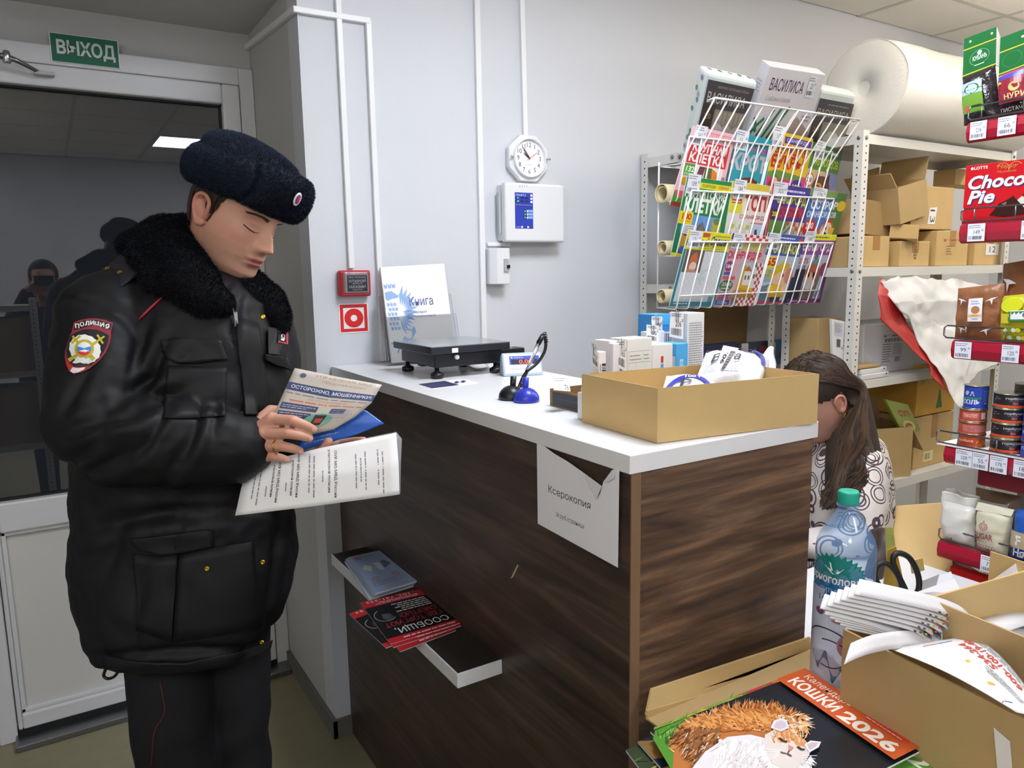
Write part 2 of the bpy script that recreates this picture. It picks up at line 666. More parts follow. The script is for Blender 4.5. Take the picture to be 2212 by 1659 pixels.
for (i, j), k in lamp_cells.items():
 a, b, c, d = ex[i] + 0.012, ex[i + 1] - 0.012, ey[j] + 0.012, ey[j + 1] - 0.012
 t = thing('ceiling_light', ((a + b) / 2, (c + d) / 2, ZC), names[('left' if a < -.5 else k, 0 if c > 0 else 1)], 'ceiling light', 'square ceiling light panels')
 fr = MB()
 for lo, hi in (((a, c), (b, c + .015)), ((a, d - .015), (b, d)), ((a, c), (a + .015, d)), ((b - .015, c), (b, d))):
  fr.box((lo[0], lo[1], ZC - 0.004), (hi[0], hi[1], ZC + 0.02), 'white_plastic')
 obj('frame', fr, t)
 obj('diffuser', MB().box((a + .015, c + .015, ZC), (b - .015, d - .015, ZC + 0.012), 'diffuser_' + k), t)

# skirting
struct('baseboard_alcove', MB().box((XC - 0.014, YB - 0.014, 0), (XC, YD - 0.04, 0.062), 'skirting'))
struct('baseboard_back', MB().box((XC - 0.0135, YB - 0.014, 0), (0.7335, YB, 0.061), 'skirting'))

# cable trunking on the walls: trim_1 ..
TW = 0.017


def trunk(name, x0, z0, x1, z1, d=0.014, wd=TW):
 p = MB()
 if abs(x1 - x0) < abs(z1 - z0):
  h = wd / 2
  p.prism([(x0 - h, YB, z0), (x0 + h, YB, z0), (x1 + h, YB, z1), (x1 - h, YB, z1)], (0, -d, 0), 'trunking')
 else:
  h = wd / 2
  p.prism([(x0, YB, z0 - h), (x1, YB, z1 - h), (x1, YB, z1 + h), (x0, YB, z0 + h)], (0, -d, 0), 'trunking')
 struct(name, p, bevel=0.002)


def yx(px, py):
 q = at_y(px, py, YB)
 return q[0], q[2]


x1, z1 = yx(757, 580)
trunk('trim_1', yx(729, 38)[0], ZC, x1, z1)
x2, z2 = yx(826, 780)
trunk('trim_2', yx(793, 46)[0], yx(793, 46)[1], x2, 1.226)
x3, z3 = yx(1043, 735)
trunk('trim_3', yx(1027, 0)[0], ZC, x3, z3, wd=0.02)
trunk('trim_4', yx(1122, 0)[0], ZC, yx(1132, 296)[0], yx(1132, 296)[1], wd=0.018)
zz = yx(645, 24)[1]
trunk('trim_5', XC - 0.014, zz, yx(797, 50)[0], yx(793, 50)[1] + 0.004, d=0.0155)
trunk('trim_6', yx(1050, 527)[0], yx(1050, 528)[1], yx(1100, 527)[0], yx(1050, 528)[1], wd=0.012, d=0.012)
# the run that turns round the corner under the alcove ceiling
p = MB().prism([(XC, YB - 0.014, zz - .009), (XC, YD, zz + .035), (XC, YD, zz + .054), (XC, YB - 0.014, zz + .009)], (-0.015, 0, 0), 'trunking')
struct('trim_7', p, bevel=0.002)

# ================================================================ door
dz = lambda px, py: at_y(px, py, YD - 0.03)[2]
dx = lambda px, py: at_y(px, py, YD - 0.03)[0]
door = thing('door_1', (0.2, YD, 0), None, None, kind='structure')
zl = dz(515, 187)          # top of the leaf
xl = dx(514, 187)          # right edge of the leaf
xg = dx(480, 240)          # right edge of the glass
x0 = dx(22, 1420)          # left edge of the leaf
x0g = dx(47, 1538)
zg1, zg0 = dz(480, 226), dz(100, 1072)
zp1, zp0 = dz(100, 1135), dz(46, 1540)
zb = dz(40, 1578) + 0.005
fr = MB()
fr.box((xl + .003, YD - .035, 0), (XC - .001, YD + .05, zt), 'pvc')
fr.box((x0 - .055, YD - .035, 0), (x0 - .003, YD + .05, zt), 'pvc')
fr.box((x0 - .003, YD - .035, zl + .003), (xl + .003, YD + .05, zt), 'pvc')
obj('door_frame', fr, door, bevel=.004)
lf = MB()
Y0, Y1 = YD - 0.045, YD + 0.03
lf.box((x0, Y0, zb), (x0g, Y1, zl), 'pvc').box((xg, Y0, zb), (xl, Y1, zl), 'pvc')
lf.box((x0g, Y0, zg1), (xg, Y1, zl), 'pvc').box((x0g, Y0, zp1), (xg, Y1, zg0), 'pvc').box((x0g, Y0, zb), (xg, Y1, zp0), 'pvc')
obj('door_leaf', lf, door, bevel=.006)
gk = MB()
for a, b in (((x0g, zg0), (xg, zg0 + .006)), ((x0g, zg1 - .006), (xg, zg1)), ((x0g, zg0), (x0g + .006, zg1)), ((xg - .006, zg0), (xg, zg1))):
 gk.box((a[0], YD - .016, a[1]), (b[0], YD + .01, b[1]), 'gasket')
obj('glazing_gasket', gk, door)
obj('glass_pane', MB().box((x0g + .003, YD - .006, zg0 + .003), (xg - .003, YD - .002, zg1 - .003), 'glass'), door)
pn = MB().box((x0g, YD - .02, zp0), (xg, YD + .01, zp1), 'pvc_panel')
obj('door_panel', pn, door)
bd = MB()
for a, b in (((x0g, zp0), (xg, zp0 + .014)), ((x0g, zp1 - .014), (xg, zp1)), ((x0g, zp0), (x0g + .014, zp1)), ((xg - .014, zp0), (xg, zp1))):
 bd.box((a[0], YD - .034, a[1]), (b[0], YD - .02, b[1]), 'pvc')
obj('glazing_bead', bd, door, bevel=.003)
obj('threshold', MB().box((x0 - .01, YD - .11, 0), (XC - .003, YD + .05, .022), 'steel_dark'), door, bevel=.003)
obj('weather_strip', MB().box((x0, YD - .04, .022), (xl, YD + .02, zb + .003), 'gasket'), door)
# glazed side light left of the door
win = thing('window_1', (-0.6, YD, 0), None, None, kind='structure')
fr = MB()
xa = x0 - .058
fr.box((-0.9, YD - .035, 0), (-.84, YD + .05, zt), 'pvc').box((xa - .05, YD - .035, 0), (xa, YD + .05, zt), 'pvc')
fr.box((-.84, YD - .035, zt - .06), (xa - .05, YD + .05, zt), 'pvc').box((-.84, YD - .035, 0), (xa - .05, YD + .05, .06), 'pvc')
obj('window_frame', fr, win, bevel=.004)
obj('glass_pane', MB().box((-.842, YD - .004, .058), (xa - .048, YD, zt - .058), 'glass'), win)

# door closer arm (its body is out of the picture at the left)
a1, a2, a3 = at_y(14, 122, YD - .11), at_y(66, 146, YD - .085), at_y(88, 158, YD - .06)
t = thing('door_closer', a3 + A(0, .02, 0), 'grey metal door closer arm at the top left of the door', 'door closer')
m_ = MB().lathe(a1 - A(0, 0, .02), [(.008, 0), (.011, .004), (.011, .03), (.008, .036)], 'chrome', 14)
obj('pivot_pin', m_, t)
obj('arm', MB().tube([a1, (a1 + a2) / 2 + A(0, 0, .002), a2, a3], [.009, .007, .006, .006], 'steel_dark', 8).tube([a1, a1 + A(-.17, .02, .01)], .008, 'steel_dark', 8), t)
q0, q1 = at_y(72, 152, YD - .05), at_y(118, 168, YD - .05)
obj('bracket', MB().box((q0[0], YD - .075, q1[2]), (q1[0], YD - .047, q0[2] - .004), 'grey_plastic'), t, bevel=.003)
obj('closer_body', MB().box((a1[0] - .34, YD - .1, a1[2] - .045), (a1[0] - .1, YD - .046, a1[2] + .02), 'grey_plastic'), t, bevel=.006)

# exit sign
e = [at_y(*q, YD - .037) for q in ((113, 137), (255, 149), (257, 87), (105, 70))]
e[0] = at_y(113, 134, YD - .037)
lo, hi = np.min(e, 0), np.max(e, 0)
x_0, x_1 = at_y(108, 100, YD - .037)[0], at_y(257, 118, YD - .037)[0]
z_1, z_0 = at_y(181, 79, YD - .037)[2], at_y(184, 141, YD - .037)[2]
sg = obj('exit_sign', MB().box((x_0, YD - .04, z_0), (x_1, YD - .0355, z_1), 'thick_paper'), at=(x_0, YD - .04, z_0),
   label='green sign reading ВЫХОД above the door', cat='sign')
pr = Print.flat((x_0, YD - .04, z_0), (x_1 - x_0, 0, 0), (0, 0, z_1 - z_0))
pr.rect(.012, .02, .988, .98, P('#12654a'))
pr.text('ВЫХОД', .09, .2, .94, .80, P('#d5dcd8'), 0.03)
pr.put('sign_print', sg)

# ================================================================ wall devices
# call point
b0, b1 = yx(727, 643), yx(795, 578)
t = thing('fire_call_point', (b0[0], YB, b0[1]), 'red fire alarm call point with clear cover on the wall', 'alarm')
M('red_plastic', '#b8232c', rough=0.35)
xa, xb, za, zc_ = yx(728, 612)[0], yx(794, 612)[0], yx(760, 640)[1], yx(760, 584)[1]
obj('housing', MB().box((xa, YB - .03, za), (xb, YB, zc_), 'red_plastic'), t, bevel=.006, seg=3)
lab = obj('inner_face', MB().box((xa + .014, YB - .033, za + .012), (xb - .01, YB - .0295, zc_ - .010), 'grey_plastic'), t, bevel=.002)
pr = Print.flat((xa + .020, YB - .0332, za + .015), (xb - xa - .034, 0, 0), (0, 0, zc_ - za - .03))
pr.rect(0, 0, 1, 1, P('#2c2f38'))
for s_, z0_, z1_, w0, bd in (('ПРИ ПОЖАРЕ', .82, .93, .06, 0), ('ОТКРОЙ', .56, .76, .08, .02), ('крышку', .43, .53, .26, 0), ('НАЖМИ', .2, .38, .1, .02), ('кнопку', .05, .15, .26, 0)):
 pr.text(s_, w0, z0_, 1 - w0, z1_, P('#d9dade'), bd)
pr.put('instruction_label', t)
obj('clear_cover', MB().box((xa + .008, YB - .042, za + .007), (xb - .007, YB - .034, zc_ - .006), 'clear_acrylic'), t, bevel=.003)
# red square sign
xa, xb, za, zb_ = yx(732, 690)[0], yx(796, 690)[0], yx(765, 719)[1], yx(765, 655)[1]
sg = obj('fire_button_sign', MB().box((xa, YB - .0015, za), (xb, YB, zb_), 'thick_paper'), at=(xa, YB, za),
   label='red square sign with a white ring below the fire call point', cat='sign')
pr = Print.flat((xa, YB - .0015, za), (xb - xa, 0, 0), (0, 0, zb_ - za))
R_ = P('#d8261f')
pr.rect(.04, .04, .96, .96, R_).rect(.15, .15, .85, .85, P('#e9e9ec')).ell(.5, .5, .32, .32, R_, 36).ell(.5, .5, .11, .11, P('#eeeeee'), 24)
pr.put('sign_print', sg)

# alarm panel
X0, X1 = yx(1081, 455)[0], yx(1219, 455)[0]
Z0, Z1 = yx(1150, 524)[1], yx(1150, 394)[1]
X0 += 0.0
t = thing('alarm_panel', (X0, YB, Z0), 'white alarm control panel with a blue display strip on the wall', 'control panel')
PD = .062
cx = .95
fx0, fx1 = at_y(1092, 455, YB - PD)[0], at_y(1220, 455, YB - PD)[0]
fz0, fz1 = at_y(1150, 523, YB - PD)[2], at_y(1150, 396, YB - PD)[2]
obj('back_box', MB().box((fx0 + .004, YB - .03, fz0 + .006), (fx1 - .004, YB, fz1 - .004), 'white_plastic'), t, bevel=.004)
obj('front_cover', MB().box((fx0, YB - PD, fz0), (fx1, YB - .03, fz1), 'white_plastic'), t, bevel=.008, seg=3)
obj('side_latch', MB().box((fx0 - .006, YB - .03, fz0 + .03), (fx0 + .006, YB - .012, fz1 - .03), 'grey_plastic'), t, bevel=.002)
pf = lambda px, py: at_y(px, py, YB - PD)
c_ = [pf(1113, 495)[0], pf(1152, 495)[0], pf(1130, 494)[2], pf(1130, 416)[2]]
pr = Print.flat((c_[0], YB - PD, c_[2]), (c_[1] - c_[0], 0, 0), (0, 0, c_[3] - c_[2]))
pr.rect(0, 0, 1, 1, P('#2b3fb0')).text('ГРАНИТ-3', .05, .9, .6, .96, P('#dfe6ff'), .01, .2)
for v in (.82, .73):
 for u in (.03, .3, .55):
  pr.rect(u, v, u + .2, v + .055, P('#16206a'), True)
 pr.ell(.17, v + .03, .05, .02, M('led_green', '#30ff50', emit='#40ff60', estr=2.5), 10)
for v in (.9, .81, .72):
 pr.rect(.86, v, .97, v + .06, P('#eef0fa'), True)
pr.rect(.03, .63, .97, .68, P('#16206a')).lines(.05, .64, .95, .675, 1, P('#9fb0f0'), .5, 0)
for v in (.46, .37, .28):
 pr.rect(.72, v, .98, v + .07, P('#8fb6ee'), True).rect(.65, v, .74, v + .06, P('#eef0fa'), True)
 pr.rect(.5, v, .62, v + .06, P('#101b50'))
 pr.ell(.555, v + .03, .035, .015, 'led_green', 10)
for u in (.33, .66):
 pr.rect(u, .02, u + .09, .075, P('#eef0fa'), True)
pr.lines(.05, .025, .3, .065, 1, P('#9fb0f0'), .5, 0)
pr.put('display_strip', t)
vs = MB()
for k in range(4):
 q = pf(1122 + 5 * k, 402)
 vs.box((q[0], YB - PD - .0006, q[2] - .004), (q[0] + .003, YB - PD, q[2] + .004), 'grey_plastic')
obj('vent_slots', vs, t)

# breaker box
bx0, bx1 = at_y(1075, 580, YB - .05)[0], at_y(1102, 580, YB - .05)[0]
bz0, bz1 = at_y(1085, 614, YB - .05)[2], at_y(1085, 536, YB - .05)[2]
t = thing('breaker_box', (bx0, YB, bz0), 'small white circuit breaker box under the alarm panel', 'breaker box')
obj('housing', MB().prism([(bx0 - .02, YB, bz0), (bx0 - .02, YB - .03, bz0), (bx0, YB - .05, bz0), (bx1, YB - .05, bz0), (bx1 + .003, YB, bz0)], (0, 0, bz1 - bz0), 'white_plastic'), t, bevel=.003)
c_ = [at_y(1089, 586, YB - .052)[0], at_y(1099, 586, YB - .052)[0], at_y(1094, 586, YB - .052)[2], at_y(1094, 559, YB - .052)[2]]
bk = obj('breaker', MB().box((c_[0], YB - .058, c_[2]), (c_[1], YB - .048, c_[3]), 'grey_plastic'), t, bevel=.001)
w_, h_ = c_[1] - c_[0], c_[3] - c_[2]
obj('switch_lever', MB().box((c_[0] + w_ * .4, YB - .064, c_[2] + h_ * .25), (c_[1] - w_ * .05, YB - .057, c_[2] + h_ * .5), 'black_plastic'), bk)
pr = Print.flat((c_[0], YB - .058, c_[2]), (w_, 0, 0), (0, 0, h_)).rect(.15, .88, .4, .94, P('#d0452c'))
pr.lines(.1, .66, .9, .84, 2, P('#8a8d92'), .4)
pr.put('breaker_print', bk)

# clock: an octagonal white wall clock
cc = (at_y(1103, 342, YB - .035) + at_y(1187, 342, YB - .035)) / 2
cr = (at_y(1187, 342, YB - .035)[0] - at_y(1103, 342, YB - .035)[0]) / 2
cz1, cz0 = at_y(1145, 291, YB - .035)[2], at_y(1145, 391, YB - .035)[2]
cc[2] = (cz1 + cz0) / 2
hz = (cz1 - cz0) / 2
t = thing('wall_clock', (cc[0], YB, cz0), 'white octagonal wall clock on top of the alarm panel', 'clock')
oc = []
for k in range(8):
 th = math.radians(22.5 + 45 * k)
 oc.append((cc[0] + cr / .924 * math.cos(th), YB - .002, cc[2] + hz / .924 * math.sin(th)))
obj('case', MB().prism(oc, (0, -.024, 0), 'white_plastic'), t, bevel=.004)
rim = MB()
ri = min(cr, hz) * .84
nn = 48
pro = [(ri, -.002), (ri, .012), (ri * .96, .012), (ri * .92, .002)]
rim.lathe((cc[0], YB - .026, cc[2]), pro, 'white_plastic', nn, up=(0, -1, 0), x=(1, 0, 0), caps=False)
outer = [(cc[0] + cr * .9 / .924 * math.cos(math.radians(22.5 + 45 * k)), YB - .026, cc[2] + hz * .9 / .924 * math.sin(math.radians(22.5 + 45 * k))) for k in range(8)]
obj('bezel', rim, t)
obj('dial', MB().lathe((cc[0], YB - .026, cc[2]), [(ri * .93, 0), (ri * .93, .002)], 'thick_paper', nn, up=(0, -1, 0), x=(1, 0, 0)), t)
rr = ri * .93
pr = Print.flat((cc[0] - rr, YB - .0281, cc[2] - rr), (2 * rr, 0, 0), (0, 0, 2 * rr))
for k in range(1, 13):
 a = math.radians(90 - 30 * k)
 u, v = .5 + .37 * math.cos(a), .5 + .37 * math.sin(a)
 wv = .062 * glyphs(str(k))[2]
 pr.text(str(k), u - wv, v - .062, u + wv, v + .062, P('#3b4256'), keep=True)
pr.text('QUARTZ', .42, .3, .58, .325, P('#8a90a8'))
pr.put('dial_print', t)
hd = MB()


def hand(ang, ln, wd, m, tail=.0, y=.030):
 a = math.radians(90 - ang)
 d, n2 = A(math.cos(a), 0, math.sin(a)), A(-math.sin(a), 0, math.cos(a))
 c = A(cc[0], YB - y, cc[2])
 hd.prism([c - d * tail * rr - n2 * wd * rr, c + d * ln * rr * .7 - n2 * wd * rr, c + d * ln * rr, c + d * ln * rr * .7 + n2 * wd * rr, c - d * tail * rr + n2 * wd * rr], (0, -.0006, 0), m)


hand(306, .5, .035, P('#2b2d36'), .05, .0295)
hand(322, .78, .028, P('#2b2d36'), .05, .031)
hand(56, .82, .008, P('#cc4a55'), .25, .0325)
obj('hands', hd, t)
for sx in (-1, 1):
 q = A(cc[0] + sx * cr * .86, YB - .03, cc[2])
 obj('screw', MB().tube([q, q + A(sx * .004, -.008, 0), q + A(sx * .011, -.010, 0)], .0035, 'chrome', 8), t)

# ================================================================ counter
X0, X1, YN, YF, ZT = 0.728, 1.174, 0.846, YB - .003, 1.224
t = thing('service_counter', (X0, YN, 0), 'tall service counter with white top and dark walnut panels', 'counter')
obj('countertop', MB().box((X0, YN, ZT - .030), (X1, YF, ZT), 'laminate'), t, bevel=.0015)
obj('front_panel', MB().box((X0 + .006, YN + .004, 0), (X0 + .024, YF, ZT - .030), 'walnut_front'), t)
obj('panel_edge_strip', MB().box((X0 + .0055, YN + .0025, 0), (X0 + .0245, YN + .005, ZT - .0305), 'edge_band'), t)
obj('end_panel', MB().box((X0 + .0245, YN + .006, 0), (X1 - .006, YN + .024, ZT - .030), 'walnut_end'), t)
obj('side_shelf_board', MB().box((X0 + .0245, YN + .03, .74), (X1 - .02, YF, .76), 'laminate'), t)
obj('kick_mark', MB().prism([at_x(1103, 1250, X0 + .0059), at_x(1118, 1219, X0 + .0059), at_x(1120, 1222, X0 + .0059), at_x(1108, 1247, X0 + .0059)], (-.0004, 0, 0), M('chipboard', '#b9a888', rough=.8)), t, label='pale chipped scratch')
# little shelf on the front of the counter
SZ = .709
xo = .63
shelf = obj('shelf', MB().box((xo, 1.25, SZ - .031), (X0 + .006, 2.03, SZ - .0005), 'laminate'), t, bevel=.001)
obj('shelf_top', MB().box((xo + .003, 1.253, SZ - .001), (X0 + .006, 2.028, SZ), 'dark_laminate'), shelf, label='dark upper face of the small shelf')

# torn sheet taped to the counter
xs_ = X0 - .0012
pol = [(1160, 957), (1176, 964), (1196, 979), (1225, 996), (1262, 1022), (1300, 1050), (1294, 1062), (1289, 1078), (1296, 1066), (1304, 1040), (1322, 1016), (1338, 1008), (1335, 1226), (1162, 1131)]
sh = obj('paper_notice', MB().prism([at_x(*q, xs_) for q in pol], (-.0004, 0, 0), 'paper'), at=at_x(1335, 1226, xs_),
   label='torn white paper notice taped to the counter front', cat='notice')
bl, br, tr, tl = (at_x(*q, xs_ - .0004) for q in ((1162, 1131), (1335, 1226), (1338, 1016), (1160, 957)))
ys_, ye_ = bl[1], br[1]
zb_, zt_ = (bl[2] + br[2]) / 2, (tl[2] + tr[2]) / 2
pr = Print.flat((xs_ - .0004, ys_, zb_), (0, ye_ - ys_, 0), (0, 0, zt_ - zb_))


def uv(px, py):
 q = at_x(px, py, xs_)
 return (q[1] - ys_) / (ye_ - ys_), (q[2] - zb_) / (zt_ - zb_)


a, b = uv(1185, 1063), uv(1276, 1110)
c, d = uv(1185, 1042), uv(1276, 1090)
pr.text('Ксерокопия', a[0], (a[1] + b[1]) / 2, b[0], (c[1] + d[1]) / 2, P('#33343a'))
a, b = uv(1201, 1115), uv(1262, 1147)
c, d = uv(1201, 1104), uv(1262, 1133)
pr.text('26 руб./страница', a[0], (a[1] + b[1]) / 2, b[0], (c[1] + d[1]) / 2, P('#33343a'), 0, .2)
pr.put('notice_print', sh)
fl = MB().prism([at_x(1289, 1078, xs_ - .004), at_x(1300, 1050, xs_ - .007), at_x(1262, 1024, xs_ - .003), at_x(1270, 1040, xs_ - .001)], (-.0004, 0, 0), 'paper')
fl.prism([at_x(1304, 1040, xs_ - .001), at_x(1325, 1015, xs_ - .006), at_x(1326, 1033, xs_ - .007), at_x(1316, 1040, xs_ - .004)], (-.0004, 0, 0), 'paper')
obj('torn_flap', fl, sh)
M('clear_tape', '#ffffff', rough=.12, trans=1.0, ior=1.3)

# papers on the little shelf
zp = SZ


def hug(px, py, z):
 return at_z(px, py, z)


def booklet(name, corners, z, n, th, mat, label, cat, group, pfun=None, bulge=.0):
 pass


def sheet4(cs, z, t, m, mbx=None):
 """flat sheet of thickness t lying at height z with its corners on four sight lines"""
 mbx = mbx or MB()
 p = [at_z(*c, z) for c in cs]
 return mbx.prism(p, (0, 0, -t), m)




def planar_clip(ps):
 return [A(min(q[0], X0 + .0045), q[1], q[2]) for q in ps]


# blue grey booklets (a pile of six, slightly fanned)
B0 = [(752, 1203), (810, 1281), (908, 1252), (832, 1186)]
M('booklet_cover', '#8fa3bf', rough=.35)
M('booklet_leaf', '#b9c6d8', rough=.6)
for i in range(6):
 z = zp + .0005 + .004 * (i + 1)
 off = [(-8 + 1.6 * i, 6 - i), (-2 + .4 * i, 7 - 1.2 * i), (-4 + .6 * i, 8 - 1.4 * i), (0, 2 - .3 * i)]
 if i == 0:
  off = [(-8, 10), (-12, 13), (0, 9), (0, 4)]
 cs = [(a + c, b + d) for (a, b), (c, d) in zip(B0, off)]
 p = planar_clip([at_z(*c, z) for c in cs])
 lab = ('lowest', 'second lowest', 'third', 'fourth', 'second from the top', 'topmost')[i] + ' blue grey booklet of the pile on the small shelf'
 o = MB().prism(p, (0, 0, -.0036), 'booklet_leaf')
 bk = obj('booklet', o, at=np.mean(p, 0) - A(0, 0, .0036), label=lab, cat='booklet', group='blue grey booklets on the small shelf')
 if i == 5:
  pr = Print.corners(p[1], p[2], p[3], p[0], lift=.0005)
  pr.rect(0, 0, 1, 1, 'booklet_cover')
  pr.lines(.2, .86, .9, .95, 3, P('#6e7f9c'), .4)
  pr.text('102', .12, .86, .3, .95, P('#a83540'), .02, rot=180)
  pr.poly([(.12, .6), (.3, .5), (.4, .62), (.25, .7)], P('#c9d3c4')).poly([(.5, .5), (.62, .45), (.66, .68), (.5, .7)], P('#b9c9d8'))
  pr.poly([(.66, .5), (.9, .58), (.84, .72), (.7, .7)], P('#5b6472'))
  for u in (.18, .7):
   pr.ring(u + .06, .3, .09, .05, .015, P('#a83540'))
   pr.text('01', u + .03, .275, u + .09, .325, P('#a83540'), 0, 0, 180)
  pr.lines(.1, .12, .9, .24, 4, P('#74849e'), .4)
  pr.put('cover_print', bk)

# red and black leaflets
B0 = [(788, 1303), (862, 1391), (1000, 1345), (928, 1268)]
RED = P('#b3222b', .35)
BLK = P('#17161a', .35)


def red_leaflet(cs, z, full, lab):
 p = planar_clip([at_z(*c, z) for c in cs])
 o = obj('leaflet', MB().prism(p, (0, 0, -.0012), P('#c0c0c0')), at=np.mean(p, 0), label=lab, cat='leaflet', group='red and black leaflets on the small shelf')
 pr = Print.corners(p[2], p[3], p[0], p[1], lift=.00005)   # u runs along the far edge: the text faces the officer
 pr = Print.corners(p[3], p[0], p[1], p[2], lift=.00005)
 pr = Print.corners(p[2], p[1], p[0], p[3], lift=-.00005)
 # u: right -> left along the near edge, v: near -> far ; upside-down for the camera
 q = lambda u, v: (p[2] * (1 - u) + p[1] * u) * (1 - v) + (p[3] * (1 - u) + p[0] * u) * v
 pr.map = lambda u, v, h: q(u, 1 - v) + A(0, 0, h + .0006)
 pr.rect(0, 0, 1, 1, BLK).rect(0, 0, 1, .17, RED).rect(0, .9, 1, 1, RED)
 pr.lines(.04, .925, .8, .97, 1, P('#e8c9c9'), .5)
 pr.text('СООБЩИ,', .05, .72, .82, .86, P('#e6e6e6'), .01)
 pr.text('ГДЕ ТОРГУЮТ', .05, .58, .9, .69, P('#b3323a'), .01)
 pr.text('СМЕРТЬЮ!', .05, .46, .62, .56, P('#b3323a'), .01)
 pr.lines(.05, .2, .62, .43, 5, P('#cfcfcf'), .4)
 pr.poly([(.7, .5), (.8, .56), (.86, .48), (.84, .38), (.72, .4)], P('#4a4c50')).ring(.8, .42, .16, .14, .012, P('#8a8d92'), a0=-1.2, a1=2.4)
 pr.text('102, 741-333', .2, .02, .92, .075, P('#e8d9d9'), .01)
 pr.lines(.1, .09, .9, .15, 2, P('#e8c9c9'), .45)
 pr.put('leaflet_print', o)


sh_ = lambda cs, dx_, dy_: [(a + dx_, b + dy_) for a, b in cs]
red_leaflet([(754, 1326), (834, 1400), (960, 1352), (880, 1280)], zp + .0016, True, 'red and black leaflet sticking out at the left of its pile')
red_leaflet([(800, 1310), (864, 1408), (985, 1362), (930, 1272)], zp + .003, True, 'red and black leaflet turned askew in the middle of its pile')
red_leaflet([(782, 1306), (850, 1399), (996, 1352), (926, 1274)], zp + .0044, True, 'second red and black leaflet from the top of its pile')
red_leaflet([(778, 1302), (843, 1392), (1001, 1344), (924, 1268)], zp + .0058, True, 'topmost red and black leaflet on the small shelf')

# ================================================================ things on the counter top
Z = ZT
# book of complaints in a clear stand
bl, br = at_z(856, 790, Z), at_z(985, 772, Z)
yb_ = 2.10
p0 = at_y(852, 780, 2.10)
tl = at_y(819, 579, 2.225)
tr = at_y(957, 571, 2.225)
bl = at_y(845, 778, 2.13)
br = at_y(983, 768, 2.13)
bl[2] = br[2] = Z + .004
_c = (bl + br + tl + tr) / 4
_n = np.linalg.svd(np.array([bl, br, tr, tl]) - _c)[2][2]
bl, br, tr, tl = (q - _n * ((q - _c) @ _n) for q in (bl, br, tr, tl))
t = thing('book_stand', (bl[0], bl[1], Z), 'clear acrylic stand leaning at the wall behind the scales', 'stand')
fd = unit(np.cross(br - bl, tl - bl))
if fd[1] > 0:
 fd = -fd
up_ = unit(tl - bl)
side = unit(br - bl)
w_ = np.linalg.norm(br - bl)
o0 = bl - side * .012
tt = MB()
tt.obb(o0 + side * (w_ + .03) / 2 + up_ * .11 - fd * .006, side * (w_ + .03) / 2, up_ * .108, fd * .0012, 'clear_acrylic')
obj('back_plate', tt, t)
obj('front_plate', MB().obb(o0 + side * (w_ + .03) / 2 + up_ * .075 + fd * .012, side * (w_ + .03) / 2, up_ * .073, fd * .0012, 'clear_acrylic'), t)
obj('bottom_ledge', MB().obb(o0 + side * (w_ + .03) / 2 + up_ * .001 + fd * .003, side * (w_ + .03) / 2, up_ * .0012, fd * .011, 'clear_acrylic'), t)
bk = obj('complaints_book', MB().prism([bl + up_ * .003 + fd * .0, br + up_ * .003 + fd * .0, tr, tl], fd * .009, 'thick_paper'), at=bl, label='white book with a pale blue two-headed eagle standing behind the scales', cat='book', bevel=.001)
pr = Print.corners(bl + up_ * .003 + fd * .009, br + up_ * .003 + fd * .009, tr + fd * .009, tl + fd * .009, lift=.0006, eps=.00015)
BL = P('#8fb0dd')


def fe(pts, m=BL):
 pr.poly(pts, m, True)


# eagle: body, fan of wing feathers, neck and crowned head, tail and horn
for k in range(9):
 a = math.radians(75 - 13 * k)
 c, s_ = math.cos(a), math.sin(a)
 L_ = .36 - .012 * k
 ou, ov = .2, .52
 n_ = (-s_ * .028, c * .02)
 fe([(ou + c * .1, ov + s_ * .07), (ou + c * L_ * .6 + n_[0], ov + s_ * L_ * .5 + n_[1]), (ou + c * L_, ov + s_ * L_ * .78), (ou + c * L_ * .62 - n_[0], ov + s_ * L_ * .5 - n_[1])])
for k in range(7):
 a = math.radians(20 - 14 * k)
 c, s_ = math.cos(a), math.sin(a)
 ou, ov, L_ = .16, .5, .26
 n_ = (-s_ * .022, c * .016)
 fe([(ou + c * .1, ov + s_ * .05), (ou + c * L_ * .6 + n_[0], ov - .03 + s_ * L_ * .5 + n_[1]), (ou + c * L_, ov - .04 + s_ * L_ * .78), (ou + c * L_ * .62 - n_[0], ov - .03 + s_ * L_ * .5 - n_[1])])
for r_ in range(6):
 for q in range(3):
  u0, v0 = .03 + .05 * q + .02 * (r_ % 2), .62 - .05 * r_
  fe([(u0, v0), (u0 + .04, v0 - .012), (u0 + .03, v0 - .04), (u0, v0 - .035)])
fe([(.02, .73), (.12, .74), (.19, .70), (.23, .69), (.2, .665), (.12, .66), (.05, .64), (.02, .66)])
for q in range(3):
 fe([(.02 + .06 * q, .77), (.06 + .06 * q, .77), (.07 + .06 * q, .82), (.04 + .06 * q, .8), (.015 + .06 * q, .82)])
pr.L += 1
pr.ring(.3, .28, .08, .06, .018, BL, a0=-2.8, a1=2.2)
pr.poly([(.35, .24), (.42, .3), (.4, .36), (.35, .33)], BL).line([(.1, .1), (.22, .24), (.3, .2)], .02, BL)
pr.line([(.02, .2), (.14, .18), (.26, .16), (.34, .2)], .022, BL)
pr.text('Книга', .37, .57, .74, .665, P('#4b5c93'), .01)
pr.text('заявлений', .38, .49, .62, .52, P('#6d7fb0'))
pr.text('и предложений', .38, .44, .75, .475, P('#6d7fb0'))
pr.lines(.62, .08, .9, .12, 2, P('#9aa6c8'), .3)
pr.put('cover_print', bk)

